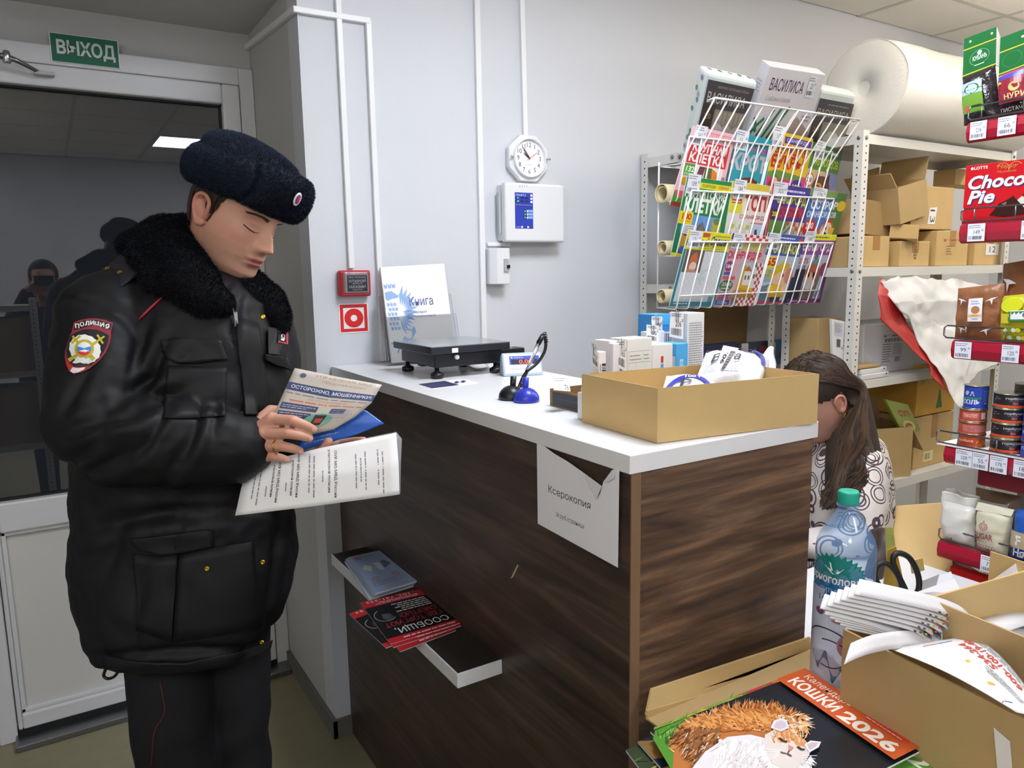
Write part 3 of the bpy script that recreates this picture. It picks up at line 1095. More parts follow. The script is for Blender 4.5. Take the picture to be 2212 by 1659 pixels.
# parcel scales
zt_ = Z + .088
c_l, c_f, c_r = at_z(848, 736, zt_), at_z(932, 750, zt_), at_z(1097, 737, zt_)
sx0, sx1 = (c_l[0] + c_f[0]) / 2, c_r[0]
sy0, sy1 = (c_f[1] + c_r[1]) / 2, c_l[1]
sy0 = at_z(1000, 745, zt_)[1]
t = thing('parcel_scale', (sx0, sy0, Z), 'low black parcel scale with a steel weighing plate on the counter', 'scale')
M('brushed_steel', '#c4c8cc', rough=.22, metal=.9, bump=.02, bscale=30)
M('plate_rim', '#22252b', rough=.3)
obj('weighing_plate', MB().box((sx0, sy0, zt_ - .002), (sx1, sy1, zt_), 'brushed_steel'), t)
obj('plate_skirt', MB().box((sx0, sy0, zt_ - .021), (sx1, sy1, zt_ - .002), 'plate_rim'), t, bevel=.002)
obj('body', MB().box((sx0 + .018, sy0 + .014, Z + .03), (sx1 - .018, sy1 - .014, zt_ - .021), 'black_plastic'), t, bevel=.003)
for a in (sx0 + .03, sx1 - .03):
 for b in (sy0 + .03, sy1 - .03):
  ft = MB().lathe((a, b, Z), [(.012, 0), (.018, .003), (.018, .013), (.012, .016), (.006, .02), (.006, .032)], 'black_plastic', 10)
  obj('foot', ft, t)
q = at_y(983, 757, sy0)
obj('sticker', MB().box((q[0] - .009, sy0 - .0006, zt_ - .019), (q[0] + .009, sy0, zt_ - .007), 'thick_paper'), t)
q = at_y(984, 771, sy0 + .014)
obj('cable_socket', MB().tube([q, q + A(0, -.012, 0)], .006, 'grey_plastic', 10), t)
cb = [q + A(0, -.012, 0), at_z(1000, 782, Z + .012), at_z(1025, 797, Z + .003), at_z(1050, 795, Z + .004), at_z(1055, 788, Z + .003), at_z(1035, 779, Z + .02), at_z(1030, 768, Z + .03), at_z(1046, 758, Z + .035), at_z(1068, 758, Z + .03), at_z(1082, 765, Z + .03)]


def smooth_path(p, n=6):
 p = [np.array(q, float) for q in p]
 out = []
 for i in range(len(p) - 1):
  a, b, c, d = p[max(0, i - 1)], p[i], p[i + 1], p[min(len(p) - 1, i + 2)]
  for k in range(n):
   s_ = k / n
   out.append(.5 * ((2 * b) + (c - a) * s_ + (2 * a - 5 * b + 4 * c - d) * s_ ** 2 + (3 * b - a - 3 * c + d) * s_ ** 3))
 out.append(p[-1])
 return out


obj('white_cable', MB().tube(smooth_path(cb), .0028, 'white_plastic', 8), t)
cbk = [at_z(900, 770, Z + .03), at_z(903, 786, Z + .004), at_z(915, 790, Z + .004), at_z(935, 786, Z + .006), at_z(950, 780, Z + .02)]
obj('black_cable', MB().tube(smooth_path(cbk), .0022, 'black_plastic', 8), t)

# scale display
M('display_case', '#a9bac8', rough=.4)
fb, ft_, rb, rt = at_z(1088, 811, Z + .004), None, at_z(1174, 807, Z + .004), None
t = thing('scale_display', (fb + rb) / 2 * A(1, 1, 0) + A(0, 0, Z), 'small light blue scale display with red digits beside the scale', 'display')
sd = unit((rb - fb) * A(1, 1, 0))
bk_ = unit(np.cross(A(0, 0, 1), sd))
if bk_[1] < 0:
 bk_ = -bk_
wv = np.linalg.norm(rb - fb)
hv = .062
f0 = fb * A(1, 1, 0) + A(0, 0, Z)
tp = f0 + bk_ * .025 + A(0, 0, hv)
case = MB().prism([f0, f0 + bk_ * .055, f0 + bk_ * .045 + A(0, 0, hv * .85), tp], sd * wv, 'display_case')
obj('case', case, t, bevel=.004)
nf = unit(np.cross(sd, tp - f0))
u0 = f0 + A(0, 0, .001) + nf * .0004
pr = Print.flat(f0 + nf * .0006, sd * wv, tp - f0)
pr.rect(.05, .12, .95, .92, P('#dfe3f2')).rect(.18, .48, .98 - .05, .84, P('#3a50b4')).rect(.22, .5, .88, .70, P('#231d33'))
M('digit_red', '#ff5030', emit='#ff4a2c', estr=3.0)
pr.text('0.00', .42, .52, .74, .68, 'digit_red', .012)
pr.text('МЕРА', .3, .74, .52, .81, P('#b9c6f0'), .01, .2).poly([(.2, .78), (.24, .81), (.28, .77), (.24, .75)], P('#e8ecff'))
pr.text('ПОЧТА РОССИИ', .2, .26, .68, .34, P('#5a68b0'), .005)
pr.put('display_face', t)

# black box behind the display
q0, q1 = at_y(1080, 760, sy1 - .02), at_y(1133, 748, sy1 - .02)
a0, a1 = at_z(1083, 756, Z + .06), at_z(1134, 752, Z + .06)
t_ = thing('black_device', (a0 + a1) / 2 * A(1, 1, 0) + A(0, 0, Z), 'small black device behind the scale display', 'device')
obj('body', MB().box((a0[0] - .0, a0[1] - .0, Z + .0005), (a1[0], a0[1] + .05, Z + .062), 'black_plastic'), t_, bevel=.003)
obj('top_label', MB().box((a0[0] + .002, a0[1] + .006, Z + .062), (a0[0] + .045, a0[1] + .045, Z + .0627), P('#9a8f8c')), t_)

# leaflet card
c4 = [at_z(*q, Z + .001) for q in ((904, 830), (934, 839), (1034, 827), (1000, 818))]
cd = obj('leaflet_card', MB().prism(c4, (0, 0, -.001), 'thick_paper'), at=c4[0], label='dark blue and white card lying flat on the counter', cat='card')
pr = Print.corners(c4[1], c4[2], c4[3], c4[0], lift=.0002)
pr.rect(0, 0, .58, 1, P('#2c3157')).lines(.05, .2, .5, .8, 4, P('#5f6796'), .3)
for k in range(6):
 u = .6 + .05 * k
 pr.rect(u, .3 + .1 * (k % 3), u + .06, .5 + .1 * (k % 3), P('#4a5078'), True)
pr.put('card_print', cd)


# pen stands
def pen_base(c, m, label, hole=True):
 t = thing('pen_stand', c, label, 'pen stand', 'pen stands on the counter')
 pts = [(.028, 0), (.0285, .006), (.027, .013), (.023, .020), (.016, .0265), (.008, .030), (.002, .031)]
 obj('base', MB().lathe(c, pts, m, 28), t)
 return t


M('blue_plastic', '#2b36a8', rough=.3)
cb_ = at_z(1144, 871, Z) + A(.005, .02, 0)
t = pen_base(cb_, 'blue_plastic', 'blue plastic desk pen stand without a pen')
q = cb_ + A(0.0, .004, .022)
obj('socket', MB().tube([q, q + A(.002, .001, .03)], [.0065, .0075], 'blue_plastic', 14), t)
ca_ = at_z(1122, 866, Z) + A(-.002, .03, 0)
t = pen_base(ca_, 'black_plastic', 'black plastic desk pen stand holding a corded pen')
q = ca_ + A(.004, 0, .022)
obj('socket', MB().tube([q, q + A(.003, .001, .028)], [.0065, .007], 'black_plastic', 14), t)
yy_ = ca_[1]
pa, pb_, pc = at_y(1128, 826, yy_), at_y(1163, 742, yy_), at_y(1173, 724, yy_)
pen = thing('desk_pen', pa, 'clear desk pen with black cap on a spiral cord', 'pen')
obj('barrel', MB().tube([pa, pb_], [.004, .0045], 'clear_acrylic', 12), pen)
obj('refill', MB().tube([pa, pb_], .0012, P('#d8dade'), 8), pen)
obj('cap', MB().tube([pb_, pc], [.006, .0055], 'black_plastic', 12), pen)
obj('tip', MB().tube([pa - unit(pb_ - pa) * .012, pa], [.004, .0046], 'black_plastic', 12), pen)
cord = smooth_path([pc, at_y(1179, 736, yy_), at_y(1176, 760, yy_), at_y(1160, 785, yy_), at_y(1136, 805, yy_), at_y(1124, 828, yy_), at_y(1118, 848, yy_ - .01)], 6)
obj('cord', MB().tube(cord, .0036, 'black_plastic', 8), pen)
tq = MB()
for k in range(5):
 a_ = pc + A(.004 + .001 * k, 0, .004 - .005 * k)
 ring = [a_ + .005 * (math.cos(h) * A(.9, .2, .3) + math.sin(h) * A(0, 1, .1)) for h in np.linspace(0, 6.28, 13)[:-1]]
 tq.tube(ring, .0011, 'black_plastic', 5, closed=True)
obj('cord_coil', tq, pen)

# ================================================================ storage shelving against the wall
def planar(ps):
 """nearest flat quad to four points"""
 p = np.array(ps, float)
 c = p.mean(0)
 n = np.linalg.svd(p - c)[2][2]
 return [q - n * ((q - c) @ n) for q in p]


def carton(name, lo, hi, label, group=None, m='kraft_light', rot=0.0, tilt=None, cat='box', tape=True, flaps=None, prints=None):
 """closed corrugated carton; rot about z, optional tilt matrix about its base centre"""
 lo, hi = np.array(lo, float), np.array(hi, float)
 c = (lo + hi) / 2
 base = A(c[0], c[1], lo[2])
 h = (hi - lo) / 2
 Rm = np.array(Matrix.Rotation(rot, 3, 'Z'))
 if tilt is not None:
  Rm = np.array(Matrix.Rotation(tilt[0], 3, tilt[1])) @ Rm
 ax = [Rm[:, i] for i in range(3)]
 t = thing(name, base, label, cat, group)
 cc = base + ax[2] * (h[2] + .0006)
 obj('body', MB().obb(cc, ax[0] * h[0], ax[1] * h[1], ax[2] * h[2], m), t, bevel=.003)
 if tape:
  tp = MB().obb(cc + ax[2] * (h[2] + .0003) , ax[0] * .022, ax[1] * h[1], ax[2] * .0004, 'kraft_dark')
  tp.obb(cc - ax[1] * (h[1] + .0003) + ax[2] * h[2] * .55, ax[0] * .022, ax[1] * .0004, ax[2] * h[2] * .45, M('packing_tape', '#a97b3f', rough=.25))
  obj('packing_tape', tp, t)
 if prints:
  pr = Print.flat(cc - ax[0] * h[0] - ax[1] * (h[1] + .0012) - ax[2] * h[2], ax[0] * 2 * h[0], ax[2] * 2 * h[2])
  prints(pr)
  pr.put('box_print', t)
 return t, cc, ax, h


def open_carton(name, base, ax, hx, hy, hz, label, m='kraft', th=.004, flaps=(), group=None, cat='box', backz=1.0):
 """open carton: four walls, floor and the flaps asked for: (side, length, angle from upright outwards)"""
 t = thing(name, base, label, cat, group)
 a, b, c = ax
 c0 = np.array(base, float) + np.array(c) * .0006
 for nm, ctr, u, hw, n in (('front', -b * hy, a, hx, -b), ('back', b * hy, a, hx, b), ('left', -a * hx, b, hy, -a), ('right', a * hx, b, hy, a)):
  hq = hz * (backz if nm == 'back' else 1)
  obj('side_panel', MB().obb(c0 + ctr + c * hq, u * (hw + (th / 2 if u is a else -th / 2)), n * th / 2, c * hq, m), t)
  for f in flaps:
   if f[0] == nm:
    an = math.radians(f[2])
    d = c * math.cos(an) + n * math.sin(an)
    q = c0 + ctr + c * hz * 2
    nn = unit(np.cross(u, d))
    obj('flap', MB().obb(q + d * f[1] / 2, u * hw * .98, d * f[1] / 2, nn * th / 2, m), t)
 obj('bottom_panel', MB().obb(c0 + c * th / 2, a * (hx - th), b * (hy - th), c * th / 2, m), t)
 return t


def post(mb_h, name, parent, cx, cy, sx, sy, z0, z1, wd=.036, th=.002, pitch=.025):
 """perforated angle post, its outer corner at (cx, cy), flanges towards +-x and +-y"""
 p = MB()
 p.prism([(cx, cy, z0), (cx + sx * wd, cy, z0), (cx + sx * wd, cy + sy * th, z0), (cx + sx * th, cy + sy * th, z0), (cx + sx * th, cy + sy * wd, z0), (cx, cy + sy * wd, z0)][::(1 if sx * sy > 0 else -1)], (0, 0, z1 - z0), 'shelf_paint')
 obj(name, p, parent)
 z = z0 + .03
 while z < z1 - .01:
  for c, u in ((A(cx + sx * wd * .55, cy - sy * .0003, z), A(1, 0, 0)), (A(cx - sx * .0003, cy + sy * wd * .55, z), A(0, 1, 0))):
   ring = [c + .0036 * (math.cos(k) * u + math.sin(k) * A(0, 0, 1)) for k in np.linspace(0, 2 * math.pi, 9)[:-1]]
   mb_h.add(ring, [tuple(range(8))], 'hole_dark')
  z += pitch


def shelving(name, x0, x1, y0, y1, z1, zs, label, lip=.034, corner_posts=(0, 1, 2, 3), z0=0.0):
 t = thing(name, ((x0 + x1) / 2, (y0 + y1) / 2, z0), label, 'shelving')
 holes = MB()
 for k, (cx, cy, sx, sy) in enumerate(((x0, y0, 1, 1), (x1, y0, -1, 1), (x0, y1, 1, -1), (x1, y1, -1, -1))):
  if k in corner_posts:
   post(holes, 'post', t, cx, cy, sx, sy, z0, z1)
 o = obj('post_holes', holes, t)
 o['kind'] = 'stuff'
 for z in zs:
  m_ = MB().box((x0 + .004, y0 + .004, z - .002), (x1 - .004, y1 - .004, z), 'shelf_paint')
  for a, b in (((x0 + .003, y0 + .0025), (x1 - .003, y0 + .006)), ((x0 + .003, y1 - .006), (x1 - .003, y1 - .0025)), ((x0 + .0025, y0 + .003), (x0 + .006, y1 - .003)), ((x1 - .006, y0 + .003), (x1 - .0025, y1 - .003))):
   m_.box((a[0], a[1], z - lip), (b[0], b[1], z), 'shelf_paint')
  sh = obj('shelf', m_, t)
  bo = MB()
  for x in (x0 + .018, x1 - .018):
   bo.lathe((x, y0, z - .014), [(.007, 0), (.007, .003), (.004, .005)], 'steel_dark', 8, up=(0, -1, 0))
  bo.lathe((x0, y0 + .018, z - .014), [(.007, 0), (.007, .003), (.004, .005)], 'steel_dark', 8, up=(-1, 0, 0))
  obj('bolt', bo, sh)
 return t


YA0, YA1 = 1.70, 2.02
XA0 = at_y(1866, 280, YA0)[0]
XA1 = at_y(2176, 580, YA0)[0]
zA = [at_y(1886, 290, YA0)[2], at_y(1886, 577, YA0)[2], at_y(1872, 821, YA0)[2], at_y(1985, 1026, YA0)[2], .12]
shelving('storage_shelf', XA0, XA1, YA0, YA1, zA[0] + .012, zA, 'white perforated steel shelving unit full of cartons behind the seller')
XB0 = at_y(1398, 400, 2.2)[0]
shelving('wall_rack', XB0, XA0 - .008, 2.05, 2.235, at_y(1398, 335, 2.235)[2], [at_y(1450, 350, 2.235)[2], at_y(1450, 612, 2.235)[2], 1.1, .6, .12], 'low white shelving frame behind the magazine stand', corner_posts=(1, 2, 3))

# ---- cartons on the middle shelf of the storage unit
z1 = zA[1]
GRP = 'cartons on the middle shelf of the storage unit'


def front_box(px0, px1, py0, z, y, dep, name, label, **k):
 a, b = at_y(px0, 560, y), at_y(px1, 560, y)
 top = at_y((px0 + px1) / 2, py0, y)[2]
 return carton(name, (a[0], y, z), (b[0], y + dep, top), label, GRP, **k)


front_box(1862, 1920, 510, z1, YA0 + .03, .26, 'carton', 'plain carton at the left of the lower carton row, beside the post')
front_box(1944, 2007, 521, z1, YA0 + .03, .26, 'carton', 'small carton with an oval mark, second in the lower row', prints=lambda p: p.ring(.5, .55, .05, .28, .01, P('#6d5a3c')).lines(.45, .4, .55, .7, 3, P('#6d5a3c'), .4))
front_box(2021, 2089, 499, z1, YA0 + .03, .26, 'carton', 'taller carton with red printing in the lower row', prints=lambda p: (p.rect(.22, .7, .28, .76, P('#a8442e')), p.text('Точность', .3, .72, .7, .78, P('#b06a4a')), p.lines(.3, .3, .5, .6, 4, P('#8d7248'), .3)))
front_box(2104, 2172, 522, z1, YA0 + .03, .26, 'carton', 'carton with a white label numbered 12',
   prints=lambda p: (p.rect(.33, .42, .74, .9, P('#eceaea')), p.text('12', .45, .54, .64, .8, P('#3a3540'))))
# row above
zt2 = at_y(2055, 497, YA0 + .05)[2]
a, b = at_y(1969, 450, YA0 + .05), at_y(2059, 450, YA0 + .05)
carton('carton', (a[0], YA0 + .05, zt2), (b[0], YA0 + .29, at_y(2010, 402, YA0 + .05)[2]), 'large upper carton with a white label numbered 13', GRP, tape=False,
  prints=lambda p: (p.poly([(.38, .12), (.56, .12), (.6, .52), (.42, .5)], P('#eeeeee')), p.text('13', .44, .16, .55, .46, P('#3a3540'), .01, 0, -90), p.ring(.14, .3, .04, .09, .008, P('#8d7248')), p.line([(.2, .42), (.26, .3), (.24, .22)], .008, P('#8d7248'))))
# long carton lying askew with its open end to the right
cs = [at_y(1884, 402, 1.78), at_y(1945, 390, 1.72), at_y(1968, 472, 1.72), at_y(1884, 490, 1.78)]
base = at_y(1915, 487, 1.85)
axx = unit(A(.95, .0, .22))
axz = unit(np.cross(axx, A(0, 1, 0)))
axz = axz if axz[2] > 0 else -axz
axy = unit(np.cross(axz, axx))
ctr = at_y(1920, 440, 1.83)
open_carton('open_carton', ctr - axz * .07, (axy * -1 if False else axx, axy, axz), .095, .1, .07, 'open brown carton lying askew above the lower carton row', flaps=(('right', .09, 24), ('back', .07, -10), ('left', .07, 30)), group=GRP)
a, b = at_y(1800, 470, 1.82), at_y(1905, 470, 1.82)
carton('carton', (a[0] + .12, 1.80, at_y(1860, 508, 1.8)[2]), (b[0] + .02, 2.0, at_y(1860, 432, 1.8)[2]), 'wide carton with a sloping top behind the perforated post', GRP, m='kraft', tape=False, tilt=(.06, 'Y'))
c_ = at_y(1970, 500, YA0 + .02)
carton('carton', (c_[0] - .055, YA0 - .0, at_y(1970, 521, YA0 + .02)[2] + .002), (c_[0] + .04, YA0 + .1, at_y(1970, 521, YA0 + .02)[2] + .058), 'small taped carton perched askew on another carton', GRP, rot=.5, tilt=(.18, 'Y'))
a = at_y(2045, 378, 1.95)
carton('carton', (a[0] - .02, 1.9, at_y(2045, 402, 1.95)[2]), (a[0] + .3, 2.0, at_y(2070, 370, 1.95)[2]), 'pale carton at the back of the storage shelf, behind the red biscuit box', GRP, tape=False)
# left of the post, under the top shelf
carton('carton', (XA0 + .02, 1.76, z1), (XA0 + .15, 1.99, at_y(1850, 512, 1.74)[2]), 'brown carton at the left end of the middle shelf', GRP, m='kraft', tape=False)

# ---- roll of bubble wrap on the top
rc, rz = .172, zA[0] + .173
rx0 = at_y(1870, 190, 1.75)[0] + .0
roll = MB()
M('bubble_wrap', '#f6f3ec', rough=.3, bump=.22, bscale=260, spec=.6)
M('bubble_wrap_end', '#dedbd2', rough=.6, bump=.2, bscale=120)
pr_ = []
N = 96
vs, fs = [], []
seg = 14
for i in range(seg + 1):
 x = rx0 + (3.62 - rx0) * i / seg
 for j in range(N):
  th = 2 * math.pi * j / N
  r = rc * (1 + .012 * math.sin(3 * th + i) + .006 * math.sin(7 * th - 2 * i)) * (1 - .03 * (i == 0))
  vs.append((x, 1.757 + r * math.cos(th), rz + r * math.sin(th) * .99))
for i in range(seg):
 for j in range(N):
  j2 = (j + 1) % N
  fs.append((i * N + j, i * N + j2, (i + 1) * N + j2, (i + 1) * N + j))
roll.add(vs, fs, 'bubble_wrap', True)
rl = obj('bubble_wrap_roll', roll, at=(rx0 + .4, 1.757, zA[0]), label='big white roll of bubble wrap lying on top of the storage shelves', cat='roll')
en = MB().lathe((rx0 - .001, 1.757, rz), [(rc * .97, .004), (rc * .8, -.006), (rc * .5, 0), (rc * .16, -.004), (rc * .15, .1)], 'bubble_wrap_end', 64, up=(1, 0, 0), caps=False)
obj('rolled_end', en, rl)
obj('core_hole', MB().lathe((rx0 + .004, 1.757, rz), [(.027, 0), (.027, .005)], 'bubble_wrap_end', 24, up=(1, 0, 0)), rl)
# brown carton beside the roll, seen behind the top right packet
a = at_y(1840, 250, 1.95)
carton('carton', (a[0] - .13, 1.93, zA[0]), (a[0] + .1, 2.02, zA[0] + .13), 'brown carton on the top shelf behind the bubble wrap roll', None, tape=False)

# ---- lower shelf: white box, slim boxes, mailer, bag
z2 = zA[2]
pw = [at_y(*q, 1.78) for q in ((1866, 808), (2000, 812), (2012, 696), (1872, 694))]
lo_, hi_ = at_y(1862, 812, 1.78), at_y(2004, 812, 1.78)
t, cc_, ax_, h_ = carton('white_box', (lo_[0], 1.78, z2), (hi_[0], 1.98, at_y(1940, 697, 1.78)[2]), 'white parcel box with a printed shipping label on the lower storage shelf', None, m=M('white_card', '#dcdde0', rough=.5), tape=False,
       prints=lambda p: (p.rect(.26, .16, .58, .78, P('#d5d7dd')), p.rect(.27, .76, .57, .765, P('#55565c')), p.rect(.28, .73, .32, .75, P('#44454c')), p.lines(.4, .72, .56, .76, 1, P('#55565c'), .5),
           p.bars(.3, .62, .55, .69, P('#33343a'), 24), p.lines(.27, .2, .40, .6, 8, P('#7d7f88'), .4), p.rect(.42, .3, .423, .58, P('#66676c')), p.lines(.43, .34, .57, .58, 7, P('#7d7f88'), .4), p.rect(.42, .31, .57, .314, P('#44454c')),
           p.bars(.46, .2, .53, .3, P('#44454c'), 7), p.ring(.7, .55, .06, .08, .004, P('#b5b7c0'), a0=.4, a1=2.6)))
for k, (x_, y_, w_, d_, h__, lab) in enumerate(((1872, 1.70, .17, .07, .02, 'slim white carton with an arrow mark, lower of two'), (1868, 1.705, .165, .065, .019, 'slim white carton with an arrow mark, upper of two'))):
 a = at_y(x_, 812, y_)
 carton('slim_box', (a[0] - .02, y_ + .003, z2 + .0205 * k), (a[0] + w_ - .02, y_ + d_, z2 + .0205 * k + h__), lab, 'slim white boxes on the lower storage shelf', m='white_card', tape=False,
   prints=lambda p: p.poly([(.82, .3), (.88, .7), (.9, .4), (.93, .8), (.87, .85), (.84, .5)], P('#3f4148')))
carton('flat_carton', (XA0 + .01, 1.71, z2 + .042), (XA0 + .2, 1.77, z2 + .054), 'flat kraft carton on the slim white boxes', None, tape=False, m='kraft')
a, b = at_y(1745, 700, 2.0), at_y(1850, 700, 2.0)
carton('carton', (XA0 + .012, 1.86, z2), (XA0 + .15, 2.0, z2 + .23), 'brown carton behind the perforated post on the lower shelf', None, m='kraft', tape=False)
q = planar([at_y(*q, 1.74) for q in ((1800, 782), (1826, 782), (1838, 697), (1797, 689))])
o_ = obj('mailer', MB().prism(q, (0, .012, 0), 'white_card'), at=q[0], label='white mailing packet with labels standing left of the perforated post', cat='packet', bevel=.002)
pr = Print.corners(*[p - A(0, .0004, 0) for p in q])
pr.rect(.1, .62, .6, .95, P('#c3c5cc')).bars(.7, .4, .85, .9, P('#44454c'), 12, rot=True).rect(.25, .36, .5, .55, P('#55565c')).lines(.55, .3, .9, .38, 2, P('#7d7f88'), .4).lines(.15, .7, .55, .92, 5, P('#7d7f88'), .4)
pr.put('shipping_label', o_)

# plastic bag, white with a red side, spilling over the shelf edge
M('bag_white', '#e3e4e6', rough=.28, bump=.5, bscale=9, spec=.6)
M('bag_red', '#b4241c', rough=.3, bump=.4, bscale=10, spec=.6)


def crumple(p, amp, sc, seed=0.0):
 n = noise.noise_vector(Vector((p[0] * sc + seed, p[1] * sc, p[2] * sc)))
 n2 = noise.noise_vector(Vector((p[0] * sc * 2.7 + seed, p[1] * sc * 2.7 + 5, p[2] * sc * 2.7)))
 return p + amp * np.array(n) + amp * .45 * np.array(n2)


def patch(rows, y_of, nu, nv, m, amp, sc, mbx, seed=0.0, th=.0012):
 """surface through rows of sight-line points (each row left to right)"""
 P3 = [[(at_y(px, py, y_of(px, py))) for px, py in r] for r in rows]
 R_ = len(P3) - 1

 def fn(u, v):
  a = min(int(v * R_), R_ - 1)
  f = v * R_ - a
  f = f * f * (3 - 2 * f)

  def row(r):
   k = len(r) - 1
   i = min(int(u * k), k - 1)
   g = u * k - i
   return r[i] * (1 - g) + r[i + 1] * g
  return crumple(row(P3[a]) * (1 - f) + row(P3[a + 1]) * f, amp, sc, seed)
 mbx.sheet(fn, nu, nv, th, m)


bagw, bagr = MB(), MB()
yb = lambda px, py: 1.665 - .10 * max(0, min(1, (py - 700) / 200)) + .05 * max(0, (650 - py) / 60)
patch([[(1906, 604), (1990, 600), (2080, 606), (2150, 625)], [(1935, 650), (2010, 650), (2080, 655), (2150, 680)], [(1960, 700), (2020, 700), (2080, 710), (2150, 740)], [(2005, 765), (2050, 765), (2100, 770), (2150, 790)],
  [(2030, 810), (2060, 812), (2085, 815), (2110, 812)], [(2055, 858), (2062, 858), (2070, 852), (2084, 842)], [(2076, 890), (2078, 890), (2080, 889), (2083, 887)]], yb, 44, 64, 'bag_white', .020, 8, bagw)
patch([[(1899, 604), (1904, 603), (1908, 604)], [(1896, 640), (1915, 640), (1940, 648)], [(1899, 690), (1930, 692), (1962, 698)], [(1955, 740), (1990, 750), (2008, 766)], [(2008, 790), (2020, 795), (2034, 808)], [(2006, 812), (2030, 830), (2048, 842)], [(2040, 832), (2052, 848), (2058, 858)]],
  lambda px, py: yb(px, py) + .008, 20, 50, 'bag_red', .010, 9, bagr)
bg = thing('plastic_bag', at_y(2010, 810, 1.64), 'crumpled white and red plastic bag hanging over the storage shelf', 'bag')
obj('white_side', bagw, bg)
obj('red_side', bagr, bg)

# ---- bottom visible shelf
z3 = zA[3]
axs = (unit(A(.93, -.36, 0)), unit(A(.36, .93, 0)), A(0, 0, 1))
cb0 = at_z(1998, 1030, z3)
open_carton('open_carton', (XA0 + .36, YA0 + .15, z3), axs, .13, .1, .105, 'open carton with spread flaps on the bottom storage shelf', flaps=(('right', .12, 150), ('back', .1, 20), ('left', .09, -5), ('front', .0, 0)), m='kraft')
a, b = at_y(1900, 1000, 1.66), at_y(1948, 1000, 1.66)
carton('small_carton', (XA0 + .06, 1.69, z3), (XA0 + .19, 1.78, z3 + .13), 'small kraft carton with a paper label beside the seller', None, tape=False,
  prints=lambda p: (p.rect(.2, .1, .9, .6, P('#d8cfae')), p.text('8', .45, .15, .65, .5, P('#4d6b85'), .02)))
t, cc_, ax_, h_ = carton('yellow_carton', (XA0 + .55, 1.76, z3 + .23), (XA0 + .85, 2.0, z3 + .45), 'yellow carton with a green tree print at the back of the storage shelf', None, m=M('kraft_yellow', '#d1a042', rough=.7, var=.05), tape=False,
       prints=lambda p: (p.poly([(.5, .1), (.66, .1), (.58, .5)], P('#3d6b35')), p.poly([(.1, .6), (.25, .7), (.2, .85)], P('#7ba33e'))))
carton('carton', (XA0 + .55, 1.76, z3), (XA0 + .85, 2.0, z3 + .225), 'carton with a pale sticker under the yellow carton', None, prints=lambda p: (p.rect(.25, .1, .5, .3, P('#e4d9a0')), p.bars(.28, .14, .42, .26, P('#77705a'), 8)))
q = planar([at_y(*q, 1.74) for q in ((1955, 945), (1990, 930), (1962, 874), (1912, 862))])
sn = obj('snack_packet', MB().prism(q, (0, .02, 0), M('snack_green', '#93a14c', rough=.3)), at=q[0], label='green snack packet leaning in the open carton', cat='packet', bevel=.004)
pr = Print.corners(*[p - A(0, .0006, 0) for p in q])
pr.ell(.5, .25, .3, .18, P('#d9c07a')).ell(.5, .25, .18, .1, P('#8a5a2a')).text('СУП', .3, .55, .8, .75, P('#b3422c'), .03)
pr.put('packet_print', sn)
# things on the floor level behind the counter seen through the gap
carton('floor_carton', (1.98, 1.40, 0), (2.38, 1.62, .62), 'large plain carton standing behind the shop shelf', None, m='kraft', tape=False)

# ================================================================ magazine stand
XL, XR = 1.80, 2.53
xm = at_y(1632, 655, 1.86)[0]
TIERS = [((1.71, 2.02), (1.845, 1.852)), ((1.815, 1.922), (1.866, 1.735)), ((1.80, 1.752), (1.866, 1.555)), ((1.795, 1.590), (1.861, 1.378))]
YR = 1.955
rack = thing('magazine_stand', ((XL + XR) / 2, YR, 1.37), 'white wire magazine stand with four tiers of pockets', 'magazine stand')
for k, ((yt, zt), (yb_, zb_)) in enumerate(TIERS):
 pk = MB()
 r = .0026
 for (xa, xb) in ((XL, xm - .004), (xm + .004, XR)):
  n = 8 if xa == XL else 8
  for i in range(n):
   x = xa + (xb - xa) * i / (n - 1)
   pk.tube([(x, yt, zt), (x, yb_, zb_ - .002), (x, yb_ + .003, zb_ - .008), (x, yb_ + .010, zb_ - .010), (x, YR - .002, zb_ - .006)], r, 'white_wire', 6)
  pk.tube([(xa, yt, zt), (xb, yt, zt)], r * 1.25, 'white_wire', 6)
  if k == 3:
   f = .83
   pk.tube([(xa, yt + (yb_ - yt) * f - .003, zt + (zb_ - zt) * f), (xb, yt + (yb_ - yt) * f - .003, zt + (zb_ - zt) * f)], r, 'white_wire', 6)
 if k == 0:
  for x in (XL, XR):
   pk.tube([(x, yt, zt), (x, yt + .03, zt - .002)], r, 'white_wire', 6)
 obj('wire_pocket', pk, rack)
up = MB()
for x in (XL, xm, XR):
 up.tube([(x, YR, 1.37), (x, YR, 1.86)], .003, 'white_wire', 8)
for z in (1.372, 1.549, 1.729, 1.846):
 up.tube([(XL, YR, z), (XR, YR, z)], .0025, 'white_wire', 6)
obj('back_frame', up, rack)


def tier_plane(k, off=.005):
 (yt, zt), (yb_, zb_) = TIERS[k]
 d = unit(A(0, yt - yb_, zt - zb_))
 n = unit(np.cross(d, A(1, 0, 0)))        # towards the viewer and down
 if n[1] > 0:
  n = -n
 return A(0, yt, zt) - n * off, n


